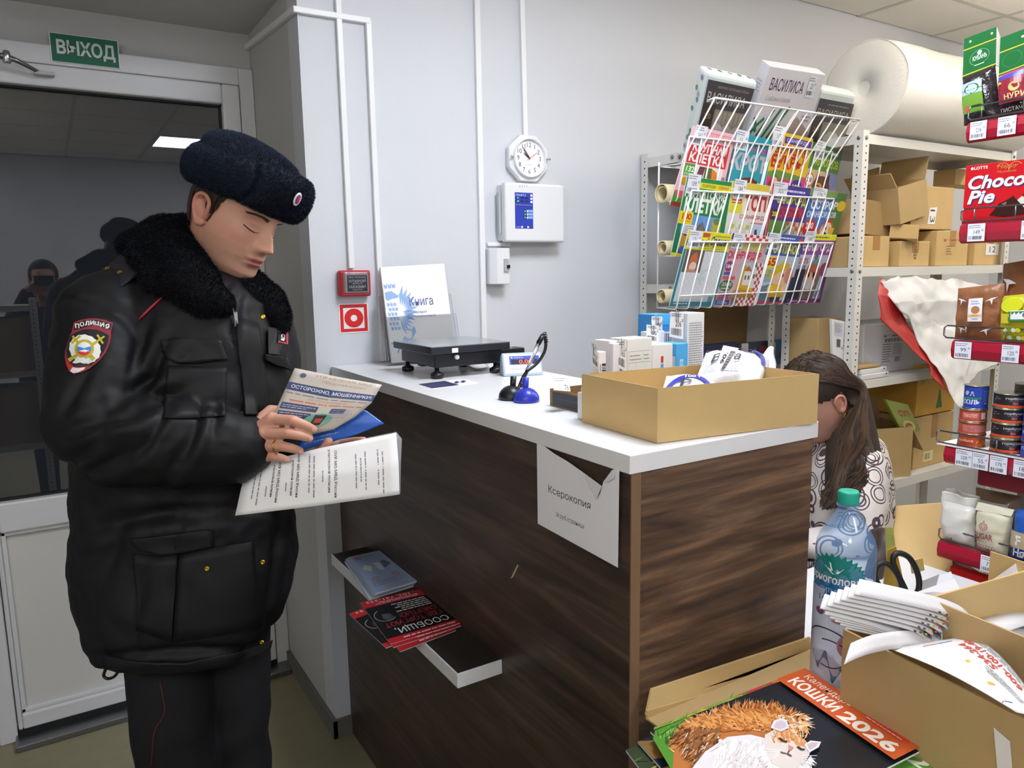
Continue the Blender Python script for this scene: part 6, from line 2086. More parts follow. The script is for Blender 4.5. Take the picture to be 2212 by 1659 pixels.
t = thing('blue_bag', (q[0] + q[1]) / 2, 'blue and clear food bag cut off by the right edge', 'bag')
mb = MB()
pillow(mb, *q, .026, M('film_blue', '#2a56a8', rough=.2, bump=.4, bscale=26), 14, 14, .006, 26, seed=51)
obj('bag_body', mb, t)
pr = Print(on_pillow(*q, .026, lift=.006), sub=10)
pr.rect(.02, .3, .9, .62, P('#b8a888', .25)).text('Нят', .2, .12, .8, .3, P('#dfe3f0', .25), .03, .2).text('F', .3, .36, .5, .55, P('#e8e8ee', .25), .03)
pr.put('bag_print', t)
a = gxp(2150, 1100, 2.0)
q = [gxp(2110, 1120, 2.03), gxp(2200, 1140, 2.03), gxp(2205, 1072, 2.03), gxp(2108, 1052, 2.03)]
q[0][2] = q[1][2] = zs_
t = thing('brown_packet', (q[0] + q[1]) / 2, 'brown clear packet with a white label behind the sugar', 'pack')
mb = MB()
pillow(mb, *q, .03, M('film_brown', '#7d6250', rough=.2, bump=.4, bscale=24), 12, 12, .006, 26, seed=61)
obj('packet_body', mb, t)
pr = Print(on_pillow(*q, .03, lift=.007), sub=10)
pr.rect(.2, .55, .85, .82, P('#b5b8c4', .3))
pr.put('packet_label', t)
# red rail end of the next shelf below and the dark red box under the cans
a, b = at_x(2112, 1030, 1.96), at_x(2112, 1062, 1.96)
obj('red_box', MB().box((1.955, .6, ZG[4] + .175), (2.2, a[1], ZG[3] - .03), P('#7d1a28', .35)), at=(1.96, .9, .95), label='dark red box pushed under the shelf of tin cans', cat='box', bevel=.006)
rl = MB().prism([(XG + .02, YG - .03, .70), (XG + .012, YG - .03, .71), (XG + .012, YG - .03, .735), (XG + .024, YG - .03, .74)], (0, -1.2, 0), M('rail_bright', '#b01c1c', rough=.25))
obj('loose_rail', rl, t_shop) if False else obj('lower_rail', rl, bpy.data.objects['shop_shelf'])

# ================================================================ foreground: display table, cartons, calendars, bottle, newspapers
TZ = .803
t = thing('display_table', (1.0, .5, 0), 'low table under the cartons of calendars and newspapers', 'table')
obj('tabletop', MB().box((.765, .22, TZ - .03), (1.46, .80, TZ), 'laminate'), t, bevel=.002)
for x in (.79, 1.42):
 for y in (.25, .77):
  obj('leg', MB().box((x - .02, y - .02, 0), (x + .02, y + .02, TZ - .03), 'shelf_paint'), t)

# carton of calendars: only its back with the flap stands up
t = thing('calendar_carton', (.9, .6, TZ), 'flat kraft carton holding the calendars at the counter end', 'carton')
zf = at_y(1400, 1535, .815)[2]
b0, b1 = at_y(1398, 1570, .815), at_y(1752, 1440, .815)
obj('bottom_panel', MB().box((b0[0], .24, TZ + E_), (b1[0], .815, TZ + .004), 'kraft'), t)
z0, z1 = at_y(1400, 1535, .815)[2], at_y(1742, 1440, .815)[2]
obj('back_panel', MB().prism([(b0[0], .815, TZ + E_), (b1[0], .815, TZ + E_), (b1[0], .815, z1), (b0[0], .815, z0)], (0, .004, 0), 'kraft_light'), t)
f = [at_y(1398, 1546, .8135), at_y(1752, 1452, .8135), at_y(1752, 1377, .826), at_y(1406, 1489, .826)]
obj('flap', MB().prism(planar(f), (0, .004, 0), 'kraft_light'), t)

# calendars
ZC_ = TZ + .036


def calendar(cs, z, th, base, draw, label, th_=None):
 p = [at_z(*c, z) for c in cs]          # far right A, near right D, near left C, far left B
 o = obj('calendar', MB().prism([p[0], p[3], p[2], p[1]], (0, 0, -.003), P(base, .25), 'paper'), at=p[3], label=label, cat='calendar', group='wall calendars in the flat carton')
 pr = Print(lambda u, v, h: (p[0] * (1 - u) + p[1] * u) * v + (p[3] * (1 - u) + p[2] * u) * (1 - v) + A(0, 0, h + .0003), .00007)
 draw(pr)
 pr.put('cover_print', o)
 return o


def quad_c(a, b, d, z):
 A_, B_, D_ = at_z(*a, z), at_z(*b, z), at_z(*d, z)
 C_ = B_ + D_ - A_
 q = C_ - C0
 dep = q @ CF
 return [a, d, (1106 + FOC * (q @ CR) / dep, 829.5 - FOC * (q @ CU) / dep), b]


def fur(pr, pts, n, ln, wd, cols, spread, seed=1, fall=None):
 """tapering tufts of fur between outline points"""
 r = random.Random(seed)
 groups = {}
 for i in range(n):
  cu, cv, dirn = pts(r)
  a = dirn + r.uniform(-spread, spread)
  L_ = ln * r.uniform(.6, 1.3)
  w_ = wd * r.uniform(.6, 1.2)
  du, dv = math.cos(a), math.sin(a) * .75
  nu_, nv_ = -math.sin(a) * w_, math.cos(a) * w_ * .75
  groups.setdefault(r.choice(cols), []).append([(cu + nu_, cv + nv_), (cu - nu_, cv - nv_), (cu + du * L_, cv + dv * L_)])
 for c, tr in groups.items():
  pr.tris(tr, P(c, .3))


def draw_cat(p):
 G = .3
 OR = P('#c8592a', .25)
 p.rect(0, 0, 1, .8, P('#23262b', .25))

 def q(x, y):
  """position on the cover of a point measured on the printed picture"""
  rx, ry = (x / 2.48 - 419), (y / 2.48 - 191)
  return (rx * 129 + 334 * ry) / 88726, 1 - (258 * ry - 166 * rx) / 88726

 def poly(pts, m):
  p.poly([q(*c) for c in pts], m)

 def tufts(fn, n, ln, wd, cols, spread, seed):
  r = random.Random(seed)
  gr = {}
  for i in range(n):
   x, y, d = fn(r)
   d += r.uniform(-spread, spread)
   L_, w_ = ln * r.uniform(.6, 1.3), wd * r.uniform(.6, 1.2)
   c, s_ = math.cos(d), -math.sin(d)
   gr.setdefault(r.choice(cols), []).append([q(x - s_ * w_, y + c * w_), q(x + s_ * w_, y - c * w_), q(x + c * L_, y + s_ * L_)])
  for c, tr in gr.items():
   tr = [t_ for t_ in tr if all(0 <= k[0] <= 1 and 0 <= k[1] <= .8 for k in t_)]
   p.tris(tr, P(c, .3))

 def along(pts):
  pts = [np.array(k, float) for k in pts]

  def f(r):
   i = r.randrange(len(pts) - 1)
   k = pts[i] + (pts[i + 1] - pts[i]) * r.random()
   d = pts[i + 1] - pts[i]
   return k[0], k[1], math.atan2(-d[1], d[0]) + math.pi / 2
  return f
 poly([(235, 790), (420, 715), (440, 800), (400, 989), (470, 1040), (240, 830)], P('#4f8a2e', G))
 tufts(lambda r: (r.uniform(240, 430), r.uniform(740, 960), 1.4), 260, 60, 5, ['#3d7424', '#6aa53e', '#2f5c1c', '#84b556'], .9, 3)
 back = [(375, 900), (385, 810), (440, 745), (540, 705), (690, 685), (840, 690), (950, 720), (1040, 765)]
 poly(back + [(1075, 790), (960, 800), (1000, 1040), (420, 1040)], P('#b5703a', G))
 tufts(along(back), 330, 46, 6, ['#c9803f', '#d99a58', '#a85f2c', '#e0b27c', '#8a4a22', '#dfc29a'], .5, 5)
 tufts(lambda r: (r.uniform(420, 930), r.uniform(715, 800), r.uniform(2.2, 3.4)), 420, 70, 6, ['#c9803f', '#d99a58', '#b56b34', '#e6c094', '#a8602e', '#cf8f50'], .4, 6)
 tufts(lambda r: (r.uniform(380, 600), r.uniform(780, 989), r.uniform(3.4, 4.6)), 330, 70, 7, ['#4a2c1c', '#8a5a34', '#b5783f', '#ded0c0', '#c98a4c', '#5f3a24'], .4, 7)
 tufts(lambda r: (r.uniform(880, 1060), r.uniform(730, 800), r.uniform(5.4, 6.4)), 120, 50, 5, ['#e6d0b0', '#d9a060', '#efe6da', '#c98a4c'], .4, 17)
 poly([(450, 1040), (540, 900), (640, 835), (760, 825), (880, 850), (1010, 930), (1080, 1040)], P('#dcd8da', G))
 tufts(lambda r: (lambda x: (x, r.uniform(845, 1000), r.uniform(3.9, 5.2)))(r.uniform(600, 1060)), 460, 70, 8, ['#ece8ea', '#f4f2f4', '#d6d0d2', '#e6dcd6', '#c9bfbc'], .4, 8)
 poly([(840, 830), (900, 800), (980, 815), (1060, 860), (1090, 900), (1060, 960), (990, 985), (900, 960), (850, 900)], P('#d9cec6', G))
 poly([(900, 805), (985, 815), (1060, 862), (1075, 890), (1010, 880), (980, 850), (930, 850)], P('#cf8f58', G))
 tufts(lambda r: (r.uniform(880, 1070), r.uniform(812, 870), r.uniform(1.2, 2.2)), 110, 26, 4, ['#d9a066', '#b9703a', '#e6c49c'], .4, 9)
 tufts(along([(850, 900), (880, 955), (960, 990), (1050, 975), (1085, 930)]), 130, -40, 6, ['#f0ecec', '#e2dad6', '#d6ccc8'], .5, 10)
 poly([(866, 800), (880, 765), (915, 755), (950, 765), (967, 800), (925, 818)], P('#dcd8e2', G))
 poly([(880, 798), (892, 772), (918, 764), (944, 775), (950, 798), (920, 808)], P('#c9b9c2', G))
 poly([(1052, 880), (1085, 862), (1140, 868), (1128, 892), (1080, 915)], P('#e6e2e8', G))
 poly([(1066, 880), (1090, 870), (1126, 872), (1112, 890), (1080, 905)], P('#c9b5b8', G))
 for pts in ([(918, 848), (938, 862), (962, 866)], [(1018, 888), (1036, 900), (1056, 902)]):
  p.line([q(*k) for k in pts], .014, P('#4a3020', G))
 poly([(968, 880), (998, 893), (978, 908)], P('#c98a80', G))
 p.line([q(*k) for k in ((976, 906), (968, 920), (930, 912))], .008, P('#5a3a34', G))
 p.line([q(*k) for k in ((968, 920), (990, 930))], .008, P('#5a3a34', G))
 for k in range(6):
  p.line([q(1040, 930 + 5 * k), q(1120 - 8 * k, 930 + 14 * k)], .004, P('#e9e9ec', G), keep=True)
  p.line([q(930, 905 + 4 * k), q(850, 900 + 12 * k)], .003, P('#ffffff', G), keep=True)
 p.L += 1
 p.rect(0, .795, 1, 1, OR)
 p.text('Календарь', .08, .915, .5, .975, P('#f0d9c6', G), .015).text('КОШКИ', .06, .825, .48, .905, P('#f2e6da', G), .03)
 p.text('2026', .52, .815, .95, .9, P('#f2e6da', G), .035)
 p.rect(.62, .925, .93, .985, P('#d23a2a', G)).text('ДАЧА', .63, .945, .78, .985, P('#f0cfc0', G), .01).lines(.63, .928, .92, .943, 1, P('#f0cfc0', G), .4)


def draw_garden(p):
 p.rect(0, .8, 1, 1, P('#c8702a', .25)).rect(0, 0, 1, .8, P('#7f9a3a', .3)).poly([(0, .3), (.3, .8), (.5, .8), (.1, .1)], P('#d8b23a', .3)).poly([(0, .55), (.12, .8), (0, .8)], P('#b53a3a', .3)).ell(.1, .5, .08, .08, P('#d9c9a0', .3))
 fur(p, lambda r: (r.uniform(0, .4), r.uniform(0, .8), 1.5), 120, .08, .008, ['#5c8a2c', '#8fb54a', '#3f6d22', '#c8c25a'], .9, 13)


def draw_green(p):
 p.rect(0, 0, 1, 1, P('#5d9a3a', .3)).rect(0, .8, 1, 1, P('#6aa03a', .25))
 fur(p, lambda r: (r.uniform(0, 1), r.uniform(0, .8), 1.4), 160, .08, .008, ['#4d8a2c', '#7fb54a', '#3f6d22'], .9, 14)
 p.text('КАЛЕНДАРЬ', .45, .9, .98, .96, P('#e6ecd8', .3), .015).text('2026', .5, .8, .98, .89, P('#e6ecd8', .3), .03)


def draw_blue(p):
 p.rect(0, 0, 1, 1, P('#2f5db5', .3)).rect(0, .0, .5, .3, P('#c79a2a', .3)).rect(0, 0, .3, .1, P('#22283a', .3)).text('1', .04, .5, .1, .58, P('#cfc23a'), .02)
 p.poly([(.0, .0), (.2, .0), (.6, .8), (.5, .8)], P('#8a6a3a', .3))


def draw_grass(p):
 p.rect(0, 0, 1, 1, P('#33402a', .3))
 fur(p, lambda r: (r.uniform(0, 1), r.uniform(0, 1), 1.4), 240, .1, .008, ['#55702c', '#8a8a3a', '#2a3a1c', '#b5a54a'], .9, 15)


def draw_red(p):
 p.rect(0, 0, 1, 1, P('#5a9a4a', .3)).rect(0, 0, 1, .1, P('#b53a2a', .3)).ell(.1, .3, .1, .1, P('#2f7a5a', .3)).ell(.3, .2, .1, .06, P('#d8d8d0', .3))


zc0 = TZ + .0045
q_ = quad_c((1739, 1451), (1405, 1580), (1997, 1617), ZC_)
stack = [((1770, 1470), (1380, 1640), (2060, 1640), draw_red, 'green and red calendar lowest in the pile, showing at its near left corner', '#55703a'),
   ((1735, 1470), (1352, 1620), (1960, 1640), draw_grass, 'dark green grass calendar fanned out at the left of the pile', '#2a3322'),
   ((1745, 1472), (1378, 1602), (1985, 1640), draw_blue, 'blue and gold calendar fanned out at the left of the pile', '#22386a'),
   ((1790, 1480), (1500, 1600), (2100, 1668), draw_green, 'green grass calendar sticking out at the near right of the pile', '#4d7a2c'),
   ((1722, 1452), (1412, 1572), (1980, 1610), draw_garden, 'garden calendar just below the topmost one', '#5c7a2c'),
   ((1739, 1451), (1405, 1580), (1997, 1617), draw_cat, 'topmost calendar with a sleeping ginger and white cat, dated 2026', '#23262b')]
for k, (a, b, d, fn, lab, base) in enumerate(stack):
 z = zc0 + .0035 + (ZC_ - zc0 - .0035) * k / 5
 calendar(quad_c(a, b, d, z), z, .003, base, fn, lab)

# bottle of water
by, bz = .70, TZ + .005
bx = at_y(1824, 1250, by)[0]
Hb = at_y(1828, 1061, by)[2] - bz
B_ = A(bx, by, bz)
t = thing('water_bottle', B_, 'blue tinted plastic water bottle with a turquoise cap', 'bottle')
M('pet_blue', '#7fb2e6', rough=.04, alpha=.3, spec=.8)
M('cap_teal', '#25a58c', rough=.35)
R_ = .0455
zt = Hb
prof = [(.03, .004), (.04, .0), (.044, .008), (R_, .02), (R_ * .97, .04), (R_ * .92, .07), (R_ * .95, .095), (R_, .11), (R_, .15), (R_ * .985, .153), (R_, .157), (R_, zt - .105), (R_ * .985, zt - .1), (R_, zt - .095), (R_ * .97, zt - .085), (R_ * .86, zt - .072), (R_ * .66, zt - .055), (R_ * .46, zt - .04), (.0155, zt - .03), (.0145, zt - .026), (.0175, zt - .0245), (.0175, zt - .022), (.014, zt - .0215), (.0135, zt - .004)]
obj('bottle_body', MB().lathe(B_, prof, 'pet_blue', 40), t)
cp = MB()
cp.lathe(B_, [(.0152, zt - .0205), (.0155, zt - .019), (.0155, zt - .002), (.0145, zt - .0003), (.012, zt)], 'cap_teal', 40)
for j in range(40):
 a = 2 * math.pi * j / 40
 c = B_ + A(.0155 * math.cos(a), .0155 * math.sin(a), zt - .0105)
 cp.obb(c, A(-math.sin(a), math.cos(a), 0) * .0005, A(math.cos(a), math.sin(a), 0) * .0004, A(0, 0, .008), 'cap_teal')
obj('cap', cp, t)
d0 = math.atan2(-by, -bx)
lb0, lb1 = Hb - .205, Hb - .085
pr = Print(lambda u, v, h: B_ + A((R_ + .0003 + h) * math.cos(d0 - 1.75 + 3.1 * u), (R_ + .0003 + h) * math.sin(d0 - 1.75 + 3.1 * u), lb0 + (lb1 - lb0) * v), sub=26)
pr.L = 2
M('label_film', '#c9d6ee', rough=.25, trans=.35)
pr.rect(.0, -.9, 1, .42, 'label_film')
n_ = 64
pts = []
for i in range(n_):
 a = 2 * math.pi * i / n_
 k = 1.0 + (.1 if i % 2 else -.02) * (.5 + abs(math.sin(a)))
 pts.append((.46 + .33 * k * math.cos(a), .58 + .32 * k * math.sin(a)))
cx0, cy0 = .46, .58


def fan(c1, c2, flt):
 uv_, fs_ = [(cx0, cy0)], []
 f1, f2 = [], []
 for i in range(n_):
  uv_.append(((pts[i][0] + cx0) / 2, (pts[i][1] + cy0) / 2))
 for i in range(n_):
  uv_.append(pts[i])
 for i in range(n_):
  j = (i + 1) % n_
  tri = [(0, 1 + i, 1 + j), (1 + i, 1 + n_ + i, 1 + n_ + j, 1 + j)]
  mid = (pts[i][1] + pts[j][1]) / 2
  (f1 if mid > cy0 else f2).extend(tri)
 h = pr.L
 pr._put(uv_, f1, c1)
 pr._put(uv_, f2, c2)


fan(P('#157a74', .25), P('#135f96', .25), None)
pr.text('Черноголовка', .06, .50, .80, .64, P('#dfe6ea', .3), .02).text('ПИТЬЕВАЯ', .3, .4, .62, .455, P('#b9cfe0', .3), .01)
pr.poly([(.34, .76), (.42, .72), (.48, .7), (.56, .76), (.5, .68), (.44, .66), (.4, .7)], P('#d5e2e6', .3)).poly([(.42, .72), (.4, .82), (.5, .72)], P('#d5e2e6', .3))
pr.poly([(.3, .16), (.6, .1), (.62, .06), (.32, .1)], P('#1f6f78', .3)).ell(.3, .1, .06, .05, P('#7a4a80', .3)).poly([(.7, .02), (.95, .3), (1, .1)], P('#8aa0c8', .3)).ell(.55, .02, .1, .03, P('#a07a98', .3))
pr.ring(.4, -.4, .3, .3, .02, P('#3a3a5a', .3), a0=-1, a1=3).ring(.44, -.45, .22, .2, .02, P('#3a3a5a', .3), a0=-2, a1=2).poly([(.2, -.5), (.4, -.42), (.6, -.6), (.5, -.85), (.3, -.7)], P('#4a6a94', .3)).ell(.62, -.3, .1, .16, P('#a87a98', .3)).ell(.7, -.8, .06, .08, P('#a8404a', .3))
pr.put('bottle_label', t)

# carton of newspapers
ZN = at_y(1826, 1362, .645)[2]
P1, P2 = at_z(1826, 1362, ZN), at_z(2187, 1542, ZN)
P2 = P1 + (P2 - P1) * 1.15
d1 = unit((P2 - P1) * A(1, 1, 0))
d2 = A(-d1[1], d1[0], 0)
if d2[0] < 0:
 d2 = -d2
Ln, Wn = np.linalg.norm(P2 - P1), .21
ctr = P1 * A(1, 1, 0) + d1 * Ln / 2 + d2 * Wn / 2 + A(0, 0, TZ + E_ + .0)
t = open_carton('news_carton', ctr, (d1, d2, A(0, 0, 1)), Ln / 2, Wn / 2, (ZN - TZ) / 2, 'kraft carton with newspapers on top in the near right corner', m='kraft')
q = planar([at_p(2150, 1570, P1, d2), at_p(2185, 1600, P1, d2), at_p(2190, 1659, P1, d2), at_p(2158, 1659, P1, d2)])
obj('torn_paper', MB().prism([x - d2 * .003 for x in q], -d2 * .0006, 'paper'), t)
# newspapers folded in half, one inside the other
M('newsprint', '#d9d7d6', rough=.75, var=.04, vscale=60)
M('newsprint_edge', '#b9b6b4', rough=.8, var=.2, vscale=200)
yn = .60
RT0 = unit(CR * A(1, 1, 0))
NG = 'folded newspapers on the news carton'
lab6 = ['outermost folded newspaper with a page hanging over the carton', 'second newspaper from the outside of the folded bundle', 'third newspaper from the outside of the folded bundle', 'fourth newspaper from the outside of the folded bundle', 'fifth newspaper from the outside of the folded bundle', 'innermost newspaper of the folded bundle']
for i in range(6):
 k = i / 5
 L2 = lambda a, b: (a[0] + (b[0] - a[0]) * k, a[1] + (b[1] - a[1]) * k)
 path = [L2((1846, 1283), (1772, 1313)), L2((1960, 1306), (1880, 1338)), L2((2040, 1326), (1965, 1360)), L2((2082, 1346), (1988, 1372)), L2((2098, 1372), (1995, 1380)), L2((2082, 1395), (1988, 1387)), L2((2030, 1398), (1960, 1380)), L2((1930, 1386), (1870, 1350)), L2((1836, 1366), (1780, 1327))]
 if i == 0:
  path[5:] = [(2085, 1398), (2040, 1409), (1960, 1400, .025), (1880, 1412, .065), (1822, 1436, .085)]
 sp = smooth_path([at_y(c[0], c[1], yn - (c[2] if len(c) > 2 else 0)) for c in path], 6)
 ext = unit(unit((sp[0] - C0) * A(1, 1, 0)) + RT0 * .12) * (.05 if i else .06)
 mb = MB()
 NN = len(sp) - 1
 mb.sheet(lambda u, v: sp[min(NN, int(round(u * NN)))] + ext * v, NN, 3, -.0016 if False else .0016, 'newsprint')
 # a second leaf a little inside the first
 o = obj('newspaper', mb, at=sp[0], label=lab6[i], cat='newspaper', group=NG)
 cm = MB()
 cols = ['#3a3a3a', '#555555', '#d8c23a', '#c8506a', '#3a8ac0']
 for q in range(5):
  a = sp[int(NN * .22)] + (sp[int(NN * .26)] - sp[int(NN * .22)]) * (q * .55 + i * .3)
  cm.obb(a + A(0, -.0006, .0004), unit(sp[int(NN * .26)] - sp[int(NN * .22)]) * .0028, A(0, .0006, 0), A(0, 0, .0014), P(cols[q]))
 obj('colour_marks', cm, o)
 if i == 0:
  a, b = at_z(1925, 1409, ZN + .004), at_y(2097, 1378, yn - .001)
  c, d = at_z(2262, 1560, ZN + .006), at_z(2195, 1546, ZN + .004)
  pg = MB()

  def page(u, v):
   p_ = (a * (1 - u) + b * u) * (1 - v) + (d * (1 - u) + c * u) * v
   return p_ + A(0, 0, .016 * math.sin(math.pi * v) * (.4 + .6 * u) + .004)
  pg.sheet(page, 10, 12, .0008, 'newsprint')
  obj('hanging_page', pg, o)
  pr = Print(lambda u, v, h: A(*page(u, 1 - v)) + A(-.0, -.0002, h + .0012), sub=8)
  pr.poly([(.0, .1), (.12, .12), (.5, .95), (.3, .95)], P('#b5503a')).poly([(.15, .12), (.3, .1), (.68, .95), (.5, .95)], P('#4a5a8a')).poly([(.3, .3), (.4, .28), (.5, .6), (.44, .6)], P('#d8b24a'))
  pr.text('534-264', .66, .42, .76, .86, P('#c24a3a'), .03, 0, 90).text('600-100-19-40', .78, .2, .88, .9, P('#c24a3a'), .03, 0, 90).lines(.9, .1, 1.0, .9, 8, P('#8a8a8e'), .4, .1, rot=True).lines(.52, .1, .64, .5, 5, P('#8a8a8e'), .4, .3, rot=True)
  pr.put('page_print', o)
# second bundle at the right edge
for i in range(5):
 path = [(2128, 1388 + 10 * i), (2165, 1368 + 18 * i), (2215, 1350 + 34 * i), (2270, 1345 + 44 * i)]
 sp2 = smooth_path([at_y(*c, yn - .02 - .012 * i) for c in path], 5)
 mb = MB()
 N2 = len(sp2) - 1
 mb.sheet(lambda u, v: sp2[min(N2, int(round(u * N2)))] + A(.05, .05, .0) * v, N2, 2, .002, 'newsprint')
 o = obj('newspaper', mb, at=sp2[0], label=('top', 'second', 'third', 'fourth', 'bottom')[i] + ' newspaper of the bundle cut off by the right edge', cat='newspaper', group='newspapers of the bundle at the right edge')
 if i == 4:
  pr = Print(lambda u, v, h: A(*sp2[min(N2, int(round(u * N2)))]) + A(0, -.001, .0022 + h - .05 * v), sub=4)
  pr.rect(.35, .2, 1, .6, P('#c9b9c9')).rect(.4, .6, 1, 1, P('#8aa03a'))
  pr.put('page_print', o)

# second carton behind the newspapers, with white sheets pushed into it
k2 = 1.36
t0, t1 = at_z(1960, 1306, .95), at_z(2206, 1237, .95)
ax2 = unit((t1 - t0) * A(1, 1, 0))
ay2 = A(-ax2[1], ax2[0], 0)
ztp = (t0[2] + t1[2]) / 2
Lw = np.linalg.norm((t1 - t0) * A(1, 1, 0))
mid = (t0 + t1) / 2 * A(1, 1, 0) + ax2 * .02
DZ = .77
t = open_carton('rear_carton', mid + ay2 * .045 + A(0, 0, TZ + E_), (ax2, ay2, A(0, 0, 1)), Lw / 2 + .03, .045, (ztp - TZ) / 2, backz=.5, label='kraft carton stuffed with white sheets behind the newspapers', m='kraft_light')
for k, (pp, lab) in enumerate(((((1968, 1300), (2012, 1297), (2080, 1285), (2062, 1250), (1966, 1284)), 'crumpled white sheet by the scissors'), (((2085, 1288), (2150, 1284), (2216, 1262), (2216, 1222), (2197, 1215), (2130, 1262)), 'long white sheet sticking up at the right of the rear carton'))):
 cen = np.mean(pp, 0)
 mb = MB()
 P3 = [at_p(x, y, t0 + ay2 * (.02 if y > cen[1] else .04), ay2) for x, y in pp]
 c3 = np.mean(P3, 0) + A(0, 0, .004)
 vs = [c3] + P3
 n = len(P3)
 vs2 = [q + A(0, .001, -.0012) for q in vs]
 fs = [(0, 1 + i, 1 + (i + 1) % n) for i in range(n)]
 fs += [(n + 1, n + 2 + (i + 1) % n, n + 2 + i) for i in range(n)]
 fs += [(1 + i, n + 2 + i, n + 2 + (i + 1) % n, 1 + (i + 1) % n) for i in range(n)]
 mb.add(vs + vs2, fs, 'paper')
 obj('white_sheet', mb, at=c3, label=lab, cat='sheet', group='white sheets in the rear carton')

# seller's desk with its clutter
DZ = .74
t = thing('seller_desk', (1.6, .9, 0), 'low desk of the seller half hidden behind the cartons', 'desk')
obj('desktop', MB().box((1.24, .84, DZ - .025), (1.86, 1.16, DZ), 'laminate'), t, bevel=.002)
obj('side_panel', MB().box((1.245, .85, 0), (1.26, 1.15, DZ - .025), 'laminate'), t)
obj('side_panel', MB().box((1.84, .85, 0), (1.855, 1.15, DZ - .025), 'laminate'), t)
# scissors in a cup
ks = 1.52
pv = at_d(1957, 1290, ks)
cupc = A(pv[0], pv[1], DZ + E_)
t = thing('pen_cup', cupc, 'grey cup holding the black handled scissors', 'cup')
obj('cup_body', MB().lathe(cupc, [(.026, 0), (.03, .003), (.032, .09), (.030, .09), (.028, .004)], 'grey_plastic', 24, caps=False), t)
obj('cup_floor', MB().lathe(cupc, [(.027, 0), (.027, .003)], 'grey_plastic', 24), t)
sc = thing('scissors', pv, 'black handled scissors standing upright in a cup', 'scissors')
M('handle_black', '#1b1c1f', rough=.45)
for pts_, r in (([(1950, 1287), (1946, 1260), (1936, 1238), (1918, 1219), (1900, 1218), (1890, 1232), (1892, 1252), (1904, 1270), (1922, 1283), (1940, 1289)], .0056),
    ([(1962, 1288), (1950, 1262), (1938, 1238), (1929, 1214), (1932, 1199), (1946, 1195), (1964, 1205), (1978, 1228), (1985, 1252), (1984, 1274), (1974, 1290)], .0058)):
 loop = smooth_path([at_d(*c, ks) for c in pts_], 5)
 obj('handle', MB().tube(loop, r, 'handle_black', 10), sc)
bl_ = MB()
for a, b in (((1951, 1280), (1970, 1330)), ((1960, 1280), (1958, 1335))):
 p, q = at_d(*a, ks), at_d(*b, ks)
 q = p + unit(q - p) * .075
 bl_.obb((p + q) / 2, (q - p) / 2, unit(np.cross(q - p, CF)) * .005, unit(CF) * .0012, 'chrome')
obj('blade', bl_, sc)
# loose things on the desk
M('envelope_yellow', '#c8a23a', rough=.6)
clut = [('yellow_envelope', [(1905, 1290), (1960, 1290), (1936, 1180), (1918, 1188)], 1.62, 'envelope_yellow', 'yellow padded envelope leaning behind the scissors', 'envelope'),
  ('receipt', [(1975, 1292), (2020, 1275), (2030, 1240), (1990, 1255)], 1.66, 'paper', 'curled white receipt on the desk', 'receipt'),
  ('flower_packet', [(1918, 1262), (1945, 1262), (1930, 1140), (1912, 1138)], 1.75, M('packet_flower', '#a9b05a', rough=.4, var=.5, vscale=50), 'flowered packet beside the seller’s arm', 'packet'),
  ('sticky_note', [(1970, 1240), (1998, 1232), (1994, 1205), (1966, 1212)], 1.64, M('note_cream', '#e0c680', rough=.6), 'cream sticky note on the desk', 'note')]
for nm, pq, k, m_, lab, cat in clut:
 q = planar([at_d(x, y, k - .0008 * (1290 - y)) for x, y in pq])
 zmin = min(x[2] for x in q)
 o = obj(nm, MB().prism(q, CF * .003, m_), at=q[0], label=lab, cat=cat, bevel=.001)
q = planar([at_d(1985, 1290, 1.72), at_d(2060, 1262, 1.70), at_d(2055, 1235, 1.76), at_d(1990, 1255, 1.78)])
o = obj('printed_slip', MB().prism(q, A(0, 0, -.001), 'paper'), at=q[0], label='printed slip lying at the right of the desk', cat='slip')
# large open cardboard behind the desk
q = planar([at_d(1925, 1250, 1.95), at_d(2060, 1250, 1.95), at_d(2045, 1085, 2.1), at_d(1935, 1095, 2.1)])
obj('cardboard_sheet', MB().prism(q, A(.0, .006, 0), 'kraft_light'), at=q[0], label='large sheet of cardboard leaning behind the desk', cat='cardboard')

# ================================================================ people
from mathutils.bvhtree import BVHTree

RT = unit(CR * A(1, 1, 0))                 # image right, level
TO = -unit(CF * A(1, 1, 0))                # towards the viewer, level
UP = A(0, 0, 1)
DP = 1.5                                   # how far the officer stands


def H(px, py, db=0.0):
 return at_d(px, py, DP - db)


def capsule(mb, p0, p1, r0, r1, m, n=16, k=6):
 p0, p1 = np.array(p0, float), np.array(p1, float)
 d = p1 - p0
 L_ = np.linalg.norm(d)
 prof = [(max(r0 * math.sin(a), 1e-4), -r0 * math.cos(a)) for a in np.linspace(0, math.pi / 2, k)]
 prof += [(max(r1 * math.cos(a), 1e-4), L_ + r1 * math.sin(a)) for a in np.linspace(0, math.pi / 2, k)]
 mb.lathe(p0, prof, m, n, up=d / (L_ + 1e-9))


def chain(mb, pts, m):
 for (a, ra), (b, rb) in zip(pts[:-1], pts[1:]):
  capsule(mb, a, b, ra, rb, m)


